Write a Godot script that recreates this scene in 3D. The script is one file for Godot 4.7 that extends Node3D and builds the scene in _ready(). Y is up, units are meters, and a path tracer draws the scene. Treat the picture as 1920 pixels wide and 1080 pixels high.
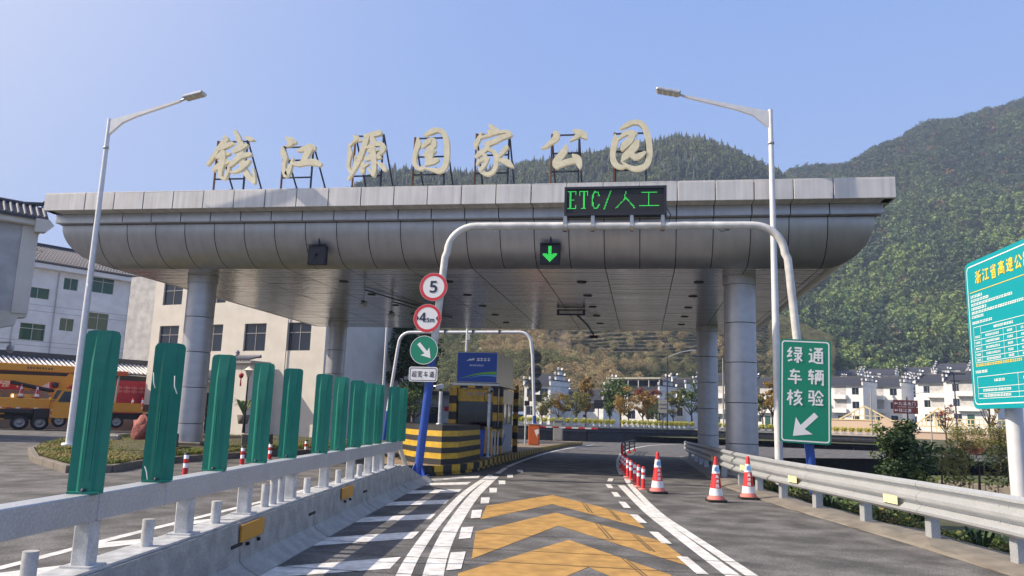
extends Node3D
# A highway toll gate under an aluminium canopy: y up, metres, the canopy's depth runs along -z.

var M := {}
var T := {}
var taken := {}
var rng := RandomNumberGenerator.new()

# ---------- shape builder ----------
class B:
	var st := SurfaceTool.new()
	func _init() -> void:
		st.begin(Mesh.PRIMITIVE_TRIANGLES)
		st.set_smooth_group(-1)
	func smooth(on: bool) -> void:
		st.set_smooth_group(1 if on else -1)
	func tri(a: Vector3, b: Vector3, c: Vector3) -> void:
		st.add_vertex(a); st.add_vertex(b); st.add_vertex(c)
	func quad(a: Vector3, b: Vector3, c: Vector3, d: Vector3) -> void:
		tri(a, b, c); tri(a, c, d)
	# box given by centre, size and axes, with an optional chamfer
	func box(c: Vector3, s: Vector3, r := Basis.IDENTITY, ch := 0.0) -> B:
		var h := s * 0.5
		if ch <= 0.0:
			var p := []
			for i in 8:
				p.append(c + r * Vector3(h.x * (1 if i & 1 else -1), h.y * (1 if i & 2 else -1), h.z * (1 if i & 4 else -1)))
			quad(p[4], p[6], p[7], p[5]); quad(p[1], p[3], p[2], p[0]); quad(p[5], p[7], p[3], p[1])
			quad(p[0], p[2], p[6], p[4]); quad(p[6], p[2], p[3], p[7]); quad(p[0], p[4], p[5], p[1])
			return self
		for ax in 3:
			for sg in [-1.0, 1.0]:
				var u := (ax + 1) % 3
				var w := (ax + 2) % 3
				var q := []
				for k in [[-1, -1], [1, -1], [1, 1], [-1, 1]]:
					var p := Vector3()
					p[ax] = h[ax] * sg
					p[u] = (h[u] - ch) * k[0]
					p[w] = (h[w] - ch) * k[1]
					q.append(c + r * p)
				if sg > 0: quad(q[0], q[3], q[2], q[1])
				else: quad(q[0], q[1], q[2], q[3])
				# chamfer strips between this face and the next axis' faces
				for s2 in [-1.0, 1.0]:
					var a1 := Vector3(); a1[ax] = h[ax] * sg; a1[u] = (h[u] - ch) * s2; a1[w] = -(h[w] - ch)
					var a2 := a1; a2[w] = h[w] - ch
					var b1 := Vector3(); b1[ax] = (h[ax] - ch) * sg; b1[u] = h[u] * s2; b1[w] = -(h[w] - ch)
					var b2 := b1; b2[w] = h[w] - ch
					if sg * s2 > 0: quad(c + r * a1, c + r * a2, c + r * b2, c + r * b1)
					else: quad(c + r * a1, c + r * b1, c + r * b2, c + r * a2)
		return self
	# swept tube along points; rad is a number or one per point
	func tube(pts: Array, rad, n := 10, caps := true) -> B:
		var rings := []
		var up := Vector3.UP
		for i in pts.size():
			var a: Vector3 = pts[maxi(i - 1, 0)]
			var b: Vector3 = pts[mini(i + 1, pts.size() - 1)]
			var t := (b - a).normalized()
			if absf(t.dot(up)) > 0.95: up = Vector3.RIGHT if absf(t.x) < 0.9 else Vector3.BACK
			var u := (up - t * up.dot(t)).normalized()
			var w := t.cross(u)
			up = u
			var r: float = rad[i] if rad is Array else rad
			var ring := []
			for k in n:
				var th := TAU * k / n
				ring.append(Vector3(pts[i]) + (u * cos(th) + w * sin(th)) * r)
			rings.append(ring)
		smooth(true)
		for i in rings.size() - 1:
			for k in n:
				var k2 := (k + 1) % n
				quad(rings[i][k], rings[i + 1][k], rings[i + 1][k2], rings[i][k2])
		smooth(false)
		if caps:
			for e in [0, rings.size() - 1]:
				for k in range(1, n - 1):
					if e == 0: tri(rings[e][0], rings[e][k], rings[e][k + 1])
					else: tri(rings[e][0], rings[e][k + 1], rings[e][k])
		return self
	# lathe round a vertical axis: prof = [Vector2(r, y)]
	func lathe(prof: Array, c := Vector3.ZERO, n := 20, sharp := false) -> B:
		for i in prof.size() - 1:
			st.set_smooth_group(1 if not sharp else i + 2)
			var p: Vector2 = prof[i]
			var q: Vector2 = prof[i + 1]
			for k in n:
				var a := TAU * k / n
				var b := TAU * (k + 1) / n
				var p1 := c + Vector3(p.x * cos(a), p.y, p.x * sin(a))
				var p2 := c + Vector3(p.x * cos(b), p.y, p.x * sin(b))
				var q1 := c + Vector3(q.x * cos(a), q.y, q.x * sin(a))
				var q2 := c + Vector3(q.x * cos(b), q.y, q.x * sin(b))
				if p.x < 1e-4: tri(p1, q1, q2)
				elif q.x < 1e-4: tri(p1, q1, p2)
				else: quad(p1, q1, q2, p2)
		smooth(false)
		return self
	# polygon (clockwise or not) extruded from z=0 to z=-depth in the frame xf
	func prism(poly: PackedVector2Array, depth: float, xf := Transform3D.IDENTITY) -> B:
		var p := poly
		if Geometry2D.is_polygon_clockwise(p):
			p.reverse()
		var ix := Geometry2D.triangulate_polygon(p)
		for i in range(0, ix.size(), 3):
			var a := p[ix[i]]
			var b := p[ix[i + 1]]
			var c := p[ix[i + 2]]
			if (b - a).cross(c - a) > 0:
				var t := b
				b = c
				c = t
			tri(xf * Vector3(a.x, a.y, 0), xf * Vector3(b.x, b.y, 0), xf * Vector3(c.x, c.y, 0))
			if depth > 0.0:
				tri(xf * Vector3(a.x, a.y, -depth), xf * Vector3(c.x, c.y, -depth), xf * Vector3(b.x, b.y, -depth))
		if depth > 0.0:
			for i in p.size():
				var a := p[i]
				var b := p[(i + 1) % p.size()]
				quad(xf * Vector3(a.x, a.y, 0), xf * Vector3(a.x, a.y, -depth), xf * Vector3(b.x, b.y, -depth), xf * Vector3(b.x, b.y, 0))
		return self
	# flat ribbon along 2D points in the frame xf
	func ribbon(pts: Array, w: float, xf: Transform3D) -> B:
		for i in pts.size() - 1:
			var a: Vector2 = pts[i]
			var b: Vector2 = pts[i + 1]
			var d := (b - a).normalized()
			if i > 0: a -= d * w * 0.5
			if i < pts.size() - 2: b += d * w * 0.5
			var o := Vector2(-d.y, d.x) * w * 0.5
			var lift := 0.0003 * (i % 3)
			quad(xf * Vector3(a.x + o.x, a.y + o.y, lift), xf * Vector3(b.x + o.x, b.y + o.y, lift), xf * Vector3(b.x - o.x, b.y - o.y, lift), xf * Vector3(a.x - o.x, a.y - o.y, lift))
		return self
	func mesh() -> ArrayMesh:
		st.generate_normals()
		return st.commit()

# ---------- naming ----------
func numbered(n: String) -> String:
	if not taken.has(n):
		taken[n] = 0
		return n
	taken[n] += 1
	return "%s_%03d" % [n, taken[n]]

func tag(o: Node3D, label: String, category: String, group := "", kind := "") -> Node3D:
	if label: o.set_meta("label", label)
	if category: o.set_meta("category", category)
	if group: o.set_meta("group", group)
	if kind: o.set_meta("kind", kind)
	return o

func thing(called: String, label: String, category: String, at := Vector3.ZERO, turn := 0.0, group := "") -> Node3D:
	var o := Node3D.new()
	o.name = numbered(called)
	add_child(o)
	o.position = at
	o.rotation.y = turn
	return tag(o, label, category, group)

func part(called: String, b, m: Material, parent: Node, at := Vector3.ZERO, turn := 0.0) -> MeshInstance3D:
	var o := MeshInstance3D.new()
	o.name = called if parent != self else numbered(called)
	o.mesh = b.mesh() if b is B else b
	for i in o.mesh.get_surface_count():
		o.set_surface_override_material(i, m)
	parent.add_child(o, true)
	o.position = at
	o.rotation.y = turn
	return o

func solo(called: String, b, m: Material, label: String, category: String, at := Vector3.ZERO, turn := 0.0, group := "") -> MeshInstance3D:
	var o := part(called, b, m, self, at, turn)
	tag(o, label, category, group)
	return o

func struct(called: String, b, m: Material) -> MeshInstance3D:
	var o := part(called, b, m, self)
	o.set_meta("kind", "structure")
	return o

func again(o: Node3D, called: String, label: String, at: Vector3, turn := 0.0, group := "") -> Node3D:
	var c: Node3D = o.duplicate()
	c.name = numbered(called)
	add_child(c)
	c.position = at
	c.rotation.y = turn
	c.set_meta("label", label)
	if group: c.set_meta("group", group)
	return c

# ---------- materials ----------
func noise_image(seed_: int, freq: float, octaves: int, lo: float, hi: float, size := 256, kind := FastNoiseLite.TYPE_SIMPLEX_SMOOTH, sharpen := 1.0) -> ImageTexture:
	var n := FastNoiseLite.new()
	n.seed = seed_
	n.noise_type = kind
	n.frequency = freq
	n.fractal_octaves = octaves
	var im := n.get_seamless_image(size, size)
	im.convert(Image.FORMAT_L8)
	var d := im.get_data()
	for i in d.size():
		var v := clampf((d[i] / 255.0 - 0.5) * sharpen + 0.5, 0.0, 1.0)
		d[i] = int(255.0 * (lo + (hi - lo) * v))
	return ImageTexture.create_from_image(Image.create_from_data(size, size, false, Image.FORMAT_L8, d))

# streaks that run along v: for rain-washed panels and brushed metal
func streak_image(seed_: int, lo: float, hi: float, across := 0.06, along := 0.004) -> ImageTexture:
	var n := FastNoiseLite.new()
	n.seed = seed_
	n.frequency = 1.0
	n.fractal_octaves = 3
	var im := Image.create(256, 256, false, Image.FORMAT_L8)
	for y in 256:
		for x in 256:
			var fx := x / 256.0
			var fy := y / 256.0
			var v := 0.0
			for k in 4:
				var ox := fx - (k % 2)
				var oy := fy - (k / 2)
				var w := (fx if k % 2 else 1.0 - fx) * (fy if k / 2 else 1.0 - fy)
				v += w * n.get_noise_2d(ox * 256 * across, oy * 256 * along)
			v = clampf(v * 1.4 + 0.5, 0.0, 1.0)
			im.set_pixel(x, y, Color(lo + (hi - lo) * v, 0, 0))
	return ImageTexture.create_from_image(im)

# c is the real-world base colour (linear)
func mat(called: String, c: Color, rough := 0.8, metal := 0.0, tex = null, scale := Vector3.ONE, coarse = null, coarse_scale := 0.1, relief = null, relief_cm := 0.0) -> StandardMaterial3D:
	var m := StandardMaterial3D.new()
	m.resource_name = called
	m.albedo_color = c.linear_to_srgb()
	m.roughness = rough
	m.metallic = metal
	if tex:
		m.albedo_texture = tex
	if relief:
		m.heightmap_enabled = true
		m.heightmap_texture = relief
		m.heightmap_scale = relief_cm
	if tex or relief:
		m.uv1_triplanar = true
		m.uv1_world_triplanar = true
		m.uv1_scale = scale
		m.uv1_triplanar_sharpness = 4.0
	if coarse:
		m.detail_enabled = true
		m.detail_albedo = coarse
		m.detail_blend_mode = BaseMaterial3D.BLEND_MODE_MUL
		m.detail_uv_layer = BaseMaterial3D.DETAIL_UV_2
		m.uv2_triplanar = true
		m.uv2_world_triplanar = true
		m.uv2_scale = Vector3.ONE * coarse_scale
	M[called] = m
	return m

func glow(called: String, c: Color, energy: float) -> StandardMaterial3D:
	var m := mat(called, c * 0.5, 0.4)
	m.emission_enabled = true
	m.emission = c.linear_to_srgb()
	m.emission_energy_multiplier = energy
	return m

func materials() -> void:
	T.grain = noise_image(1, 0.12, 4, 0.86, 1.0)
	T.fine = noise_image(2, 0.3, 3, 0.7, 1.0)
	T.blotch = noise_image(3, 0.02, 5, 0.84, 1.0, 512, FastNoiseLite.TYPE_SIMPLEX_SMOOTH, 1.6)
	T.soft = noise_image(4, 0.02, 4, 0.92, 1.0, 256)
	T.speck = noise_image(5, 0.45, 2, 0.58, 1.0, 512, FastNoiseLite.TYPE_VALUE, 2.2)
	T.streak = streak_image(6, 0.9, 1.0)
	T.worn = noise_image(7, 0.05, 5, 0.6, 1.0, 512, FastNoiseLite.TYPE_SIMPLEX_SMOOTH, 4.0)
	T.spangle = noise_image(8, 0.06, 2, 0.84, 1.0, 256, FastNoiseLite.TYPE_CELLULAR)
	T.patch = noise_image(11, 0.015, 5, 0.68, 1.0, 512, FastNoiseLite.TYPE_SIMPLEX_SMOOTH, 1.8)
	T.wave = streak_image(9, 0.0, 1.0, 0.02, 0.03)
	T.fir = noise_image(10, 0.2, 3, 0.3, 1.0)

	mat("asphalt", Color(0.235, 0.228, 0.225), 0.9, 0.0, T.speck, Vector3.ONE * 0.7, T.patch, 0.13, T.speck, 0.5)
	mat("asphalt_old", Color(0.15, 0.145, 0.14), 0.92, 0.0, T.speck, Vector3.ONE * 1.3, T.blotch, 0.11, T.speck, 0.3)
	mat("paint_white", Color(0.84, 0.83, 0.8), 0.7, 0.0, T.grain, Vector3.ONE * 1.7, T.blotch, 0.45, T.speck, 0.12)
	mat("paint_amber", Color(0.52, 0.3, 0.085), 0.75, 0.0, T.grain, Vector3.ONE * 2.1, T.blotch, 0.3, T.speck, 0.12)
	mat("concrete", Color(0.46, 0.45, 0.42), 0.9, 0.0, T.grain, Vector3.ONE * 0.9, T.blotch, 0.35, T.fine, 0.2)
	mat("concrete_dark", Color(0.06, 0.06, 0.062), 0.9, 0.0, T.streak, Vector3(0.12, 0.05, 0.12), T.blotch, 0.2, T.fine, 0.2)
	mat("concrete_pale", Color(0.31, 0.275, 0.23), 0.92, 0.0, T.fine, Vector3.ONE * 1.1, T.blotch, 0.22)
	mat("soil", Color(0.17, 0.12, 0.075), 0.95, 0.0, T.fine, Vector3.ONE * 1.1, T.worn, 0.3, T.fine, 1.5)
	mat("alu", Color(0.5, 0.505, 0.52), 0.38, 0.65, T.soft, Vector3(0.5, 0.25, 0.5))
	mat("alu_rim", Color(0.76, 0.74, 0.71), 0.45, 0.2, T.streak, Vector3(0.35, 0.2, 0.35), T.soft, 0.2)
	mat("alu_soffit", Color(0.62, 0.6, 0.58), 0.2, 0.85, T.soft, Vector3.ONE * 0.4, null, 0.1, T.wave, 0.35)
	mat("alu_column", Color(0.52, 0.52, 0.54), 0.38, 0.5, T.soft, Vector3.ONE * 0.5)
	mat("joint", Color(0.02, 0.02, 0.022), 0.8)
	mat("galvanised", Color(0.6, 0.63, 0.66), 0.45, 0.4, T.spangle, Vector3.ONE * 3.0, T.soft, 0.4)
	mat("galvanised_bright", Color(0.72, 0.74, 0.76), 0.5, 0.35, T.grain, Vector3.ONE * 1.5, T.blotch, 0.5)
	mat("white_pole", Color(0.74, 0.75, 0.77), 0.42, 0.1, T.soft, Vector3.ONE * 0.6)
	mat("pipe_stained", Color(0.76, 0.76, 0.74), 0.4, 0.0, T.soft, Vector3.ONE * 0.5, T.blotch, 0.25)
	mat("blue_paint", Color(0.02, 0.07, 0.33), 0.4)
	mat("panel_green", Color(0.004, 0.2, 0.14), 0.45, 0.0, T.soft, Vector3.ONE * 1.2)
	mat("sign_green", Color(0.004, 0.22, 0.13), 0.5)
	mat("sign_teal", Color(0.0, 0.28, 0.33), 0.5)
	mat("sign_white", Color(0.78, 0.78, 0.78), 0.5)
	mat("sign_red", Color(0.6, 0.03, 0.045), 0.5)
	mat("sign_ink", Color(0.015, 0.02, 0.045), 0.5)
	mat("sign_blue", Color(0.02, 0.08, 0.4), 0.5)
	mat("sign_yellow", Color(0.8, 0.55, 0.06), 0.5)
	mat("letter_cream", Color(0.82, 0.75, 0.53), 0.55, 0.0, T.soft, Vector3.ONE * 0.9)
	mat("letter_side", Color(0.3, 0.26, 0.17), 0.7)
	mat("steel_dark", Color(0.035, 0.04, 0.07), 0.6, 0.2)
	mat("steel_rust", Color(0.2, 0.085, 0.05), 0.85, 0.0, T.worn, Vector3.ONE * 2.0)
	mat("black", Color(0.014, 0.014, 0.017), 0.5)
	mat("rubber", Color(0.02, 0.02, 0.02), 0.85, 0.0, T.grain, Vector3.ONE * 4.0)
	mat("booth_yellow", Color(0.62, 0.36, 0.03), 0.45, 0.0, T.soft, Vector3.ONE * 1.0, T.blotch, 0.4)
	mat("hazard_yellow", Color(0.72, 0.45, 0.03), 0.55, 0.0, T.grain, Vector3.ONE * 1.2, T.blotch, 0.4)
	mat("hazard_black", Color(0.022, 0.022, 0.024), 0.6, 0.0, T.grain, Vector3.ONE * 1.2)
	mat("steel_panel", Color(0.5, 0.47, 0.43), 0.3, 0.85, T.streak, Vector3(0.4, 0.2, 0.4))
	mat("orange_box", Color(0.55, 0.12, 0.03), 0.5, 0.0, T.soft, Vector3.ONE)
	mat("cone_red", Color(0.66, 0.03, 0.035), 0.5, 0.0, T.soft, Vector3.ONE * 3.0)
	mat("cone_pink", Color(0.66, 0.2, 0.17), 0.7, 0.0, T.grain, Vector3.ONE * 3.0)
	mat("cone_white", Color(0.75, 0.77, 0.8), 0.5)
	mat("reflector_yellow", Color(0.85, 0.78, 0.4), 0.4)
	mat("reflector_orange", Color(0.6, 0.28, 0.02), 0.5, 0.0, T.grain, Vector3.ONE * 6.0)
	mat("wall_white", Color(0.85, 0.85, 0.84), 0.9, 0.0, T.soft, Vector3.ONE * 0.2, T.soft, 0.05)
	mat("wall_cream", Color(0.8, 0.75, 0.66), 0.9, 0.0, T.grain, Vector3.ONE * 0.6, T.soft, 0.15)
	mat("wall_grey", Color(0.62, 0.61, 0.6), 0.9, 0.0, T.grain, Vector3.ONE * 0.6, T.blotch, 0.1)
	mat("wall_salmon", Color(0.66, 0.5, 0.38), 0.9, 0.0, T.grain, Vector3.ONE * 0.5)
	mat("trim_grey", Color(0.3, 0.29, 0.28), 0.8)
	mat("tile_dark", Color(0.055, 0.06, 0.075), 0.65, 0.0, T.grain, Vector3.ONE * 0.7)
	mat("tile_mid", Color(0.16, 0.16, 0.19), 0.6, 0.0, T.grain, Vector3.ONE * 0.7)
	mat("glass_dark", Color(0.012, 0.02, 0.035), 0.06)
	mat("glass_green", Color(0.03, 0.09, 0.06), 0.06)
	mat("frame_pale", Color(0.5, 0.5, 0.42), 0.5)
	mat("bark", Color(0.1, 0.075, 0.05), 0.95, 0.0, T.fine, Vector3.ONE * 3.0)
	mat("truck_yellow", Color(0.72, 0.32, 0.03), 0.4, 0.0, T.soft, Vector3.ONE)
	mat("rim_grey", Color(0.35, 0.35, 0.36), 0.5, 0.3)
	mat("banner_red", Color(0.45, 0.03, 0.045), 0.7)
	mat("rock_red", Color(0.33, 0.1, 0.085), 0.8, 0.0, T.blotch, Vector3.ONE * 0.6, null, 0.1, T.fine, 1.0)
	mat("pergola", Color(0.72, 0.58, 0.33), 0.7)
	mat("brown_sign", Color(0.2, 0.035, 0.02), 0.5)
	mat("grey_box", Color(0.33, 0.31, 0.27), 0.6, 0.0, T.soft, Vector3.ONE)
	for l in [["leaf_green", Color(0.09, 0.14, 0.035)], ["leaf_dark", Color(0.045, 0.085, 0.03)], ["leaf_olive", Color(0.2, 0.19, 0.05)], ["leaf_gold", Color(0.32, 0.2, 0.035)], ["leaf_red", Color(0.26, 0.06, 0.035)], ["leaf_lime", Color(0.55, 0.52, 0.05)], ["grass", Color(0.13, 0.16, 0.035)], ["grass_dry", Color(0.3, 0.25, 0.09)], ["leaf_many", Color(1, 1, 1)]]:
		var m := mat(l[0], l[1], 0.65)
		m.backlight_enabled = true
		m.backlight = Color(0.5, 0.5, 0.3)
		m.vertex_color_use_as_albedo = true

# height of the road surface: level up to the canopy, then falling gently away
func road_y(z: float) -> float:
	return -0.018 * clampf(-z - 24.0, 0.0, 46.0)

func on_road(p: Vector2, lift := 0.0) -> Vector3:
	return Vector3(p.x, road_y(p.y) + lift, p.y)

func _ready() -> void:
	rng.seed = 11
	var cam := Camera3D.new()
	cam.name = "camera"
	cam.fov = 41.38
	cam.near = 0.1
	cam.far = 4000.0
	cam.position = Vector3(0, 1.6, 0)
	cam.rotation_degrees = Vector3(9.45, 9.86, 1.85)
	add_child(cam)
	cam.current = true
	var env := Environment.new()
	env.background_mode = Environment.BG_SKY
	var sm := ProceduralSkyMaterial.new()
	sm.sky_top_color = Color(0.47, 0.6, 0.85)
	sm.sky_horizon_color = Color(0.68, 0.78, 0.93)
	sm.sky_curve = 0.25
	sm.ground_bottom_color = Color(0.3, 0.3, 0.28)
	sm.ground_horizon_color = Color(0.6, 0.63, 0.66)
	sm.sun_angle_max = 105.0
	sm.sun_curve = 0.46
	var sky := Sky.new()
	sky.sky_material = sm
	env.sky = sky
	env.background_energy_multiplier = 0.75
	env.tonemap_mode = Environment.TONE_MAPPER_LINEAR
	env.tonemap_exposure = 1.58
	env.sdfgi_enabled = true
	env.ssao_enabled = true
	env.ssil_enabled = true
	env.fog_enabled = true
	env.fog_density = 0.00036
	env.fog_light_color = Color(0.72, 0.8, 0.95)
	var we := WorldEnvironment.new()
	we.name = "surroundings"
	we.environment = env
	add_child(we)
	var sun := DirectionalLight3D.new()
	sun.name = "sun"
	sun.light_energy = 1.6
	sun.light_color = Color(1.0, 0.94, 0.86)
	sun.light_angular_distance = 0.5
	sun.shadow_enabled = true
	add_child(sun)
	sun.look_at_from_position(Vector3.ZERO, Vector3(1.2, -1.0, -0.26), Vector3.UP)
	materials()
	ground()
	canopy()
	roof_letters()
	gantry_and_signs()
	street_lamps()
	median_barrier()
	toll_island()
	right_side()
	left_side()
	far_side()
	hills()


# ---------- ground, roads and markings ----------
var rail_line: Array = [Vector2(5.2, 8.0), Vector2(5.1, -2.0), Vector2(4.85, -6.0), Vector2(4.62, -8.4), Vector2(4.33, -10.23), Vector2(3.99, -11.99), Vector2(3.58, -13.76), Vector2(3.18, -15.43), Vector2(2.85, -17.06), Vector2(2.6, -18.68), Vector2(2.39, -20.24), Vector2(2.24, -22.8), Vector2(2.2, -25.5), Vector2(2.2, -28.5), Vector2(2.21, -31.2), Vector2(2.22, -34.0), Vector2(2.25, -38.8), Vector2(2.4, -43.0)]

func along(line: Array, z: float) -> float:
	for i in line.size() - 1:
		var a: Vector2 = line[i]
		var b: Vector2 = line[i + 1]
		if z <= a.y and z >= b.y:
			return lerpf(a.x, b.x, (z - a.y) / (b.y - a.y))
	return line[0].x if z > line[0].y else line[-1].x

func road_edge(z: float) -> float:
	var x := along(rail_line, z) - 0.33
	if z < -43.0: x += (-43.0 - z) * 0.9 + maxf(0.0, -60.0 - z) * 1.5
	return x

# a flat marking or sheet whose outline follows the road surface
func sheet(b: B, outline: Array, lift: float) -> void:
	var poly := PackedVector2Array(outline)
	var ix := Geometry2D.triangulate_polygon(poly)
	for i in range(0, ix.size(), 3):
		var p := poly[ix[i]]
		var q := poly[ix[i + 1]]
		var r := poly[ix[i + 2]]
		if (q - p).cross(r - p) < 0:
			var t := q
			q = r
			r = t
		b.tri(on_road(p, lift), on_road(q, lift), on_road(r, lift))

func band(b: B, left: Array, right: Array, lift: float) -> void:
	for i in left.size() - 1:
		b.quad(on_road(left[i], lift), on_road(left[i + 1], lift), on_road(right[i + 1], lift), on_road(right[i], lift))

func offset_line(line: Array, d: float) -> Array:
	var out := []
	for i in line.size():
		var a: Vector2 = line[maxi(i - 1, 0)]
		var c: Vector2 = line[mini(i + 1, line.size() - 1)]
		var t := (c - a).normalized()
		out.append(Vector2(line[i]) + Vector2(-t.y, t.x) * d)
	return out

func smooth_line(line: Array, per := 4) -> Array:
	var out := []
	for i in line.size() - 1:
		var p0: Vector2 = line[maxi(i - 1, 0)]
		var p3: Vector2 = line[mini(i + 2, line.size() - 1)]
		for k in per:
			out.append(Vector2(line[i]).cubic_interpolate(line[i + 1], p0, p3, float(k) / per))
	out.append(line[-1])
	return out

func ground() -> void:
	var b := B.new()
	var R := 2500.0
	b.quad(Vector3(-R, -3.2, 300), Vector3(-R, -3.2, -R), Vector3(R, -3.2, -R), Vector3(R, -3.2, 300))
	struct("ground", b, mat("meadow", Color(0.1, 0.11, 0.04), 0.95, 0.0, T.fine, Vector3.ONE * 0.4, T.blotch, 0.03))
	# asphalt: rows across the carriageway
	b = B.new()
	var z := 14.0
	while z > -96.0:
		var z2 := z - 1.0
		b.quad(Vector3(-95, road_y(z), z), Vector3(-95, road_y(z2), z2), Vector3(road_edge(z2), road_y(z2), z2), Vector3(road_edge(z), road_y(z), z))
		z = z2
	struct("road", b, M.asphalt)
	# verge of poured concrete and soil under the guard rail, then the bank down to the lower land
	var line := smooth_line(rail_line, 3)
	b = B.new()
	var nz := FastNoiseLite.new()
	nz.seed = 5
	nz.frequency = 0.9
	var prof := [[-0.36, 0.004], [-0.34, 0.03], [-0.05, 0.07], [0.35, 0.08], [0.6, 0.0]]
	for i in line.size() - 1:
		for k in prof.size() - 1:
			var q := []
			for c in [[i, k], [i + 1, k], [i + 1, k + 1], [i, k + 1]]:
				var o: Vector2 = offset_line(line, prof[c[1]][0])[c[0]]
				var w := 0.0 if c[1] == 0 else nz.get_noise_2d(o.x * 2, o.y * 2) * 0.05
				if c[1] == 1: o = o + Vector2(nz.get_noise_2d(o.y * 3, 7) * 0.09, 0)
				q.append(on_road(o, prof[c[1]][1] + w))
			b.quad(q[0], q[1], q[2], q[3])
	struct("verge", b, M.concrete_pale)
	b = B.new()
	var drop := [[0.58, -0.01], [1.5, -0.45], [3.2, -1.3], [6.5, -2.5], [14.0, -3.3]]
	var rows := []
	for d in drop: rows.append(offset_line(line, d[0]))
	for i in line.size() - 1:
		for k in drop.size() - 1:
			var q := []
			for c in [[i, k], [i + 1, k], [i + 1, k + 1], [i, k + 1]]:
				var o: Vector2 = rows[c[1]][c[0]]
				q.append(on_road(o, drop[c[1]][1] + nz.get_noise_2d(o.x, o.y) * 0.12))
			b.quad(q[0], q[1], q[2], q[3])
	struct("embankment", b, M.soil)
	markings()

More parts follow.
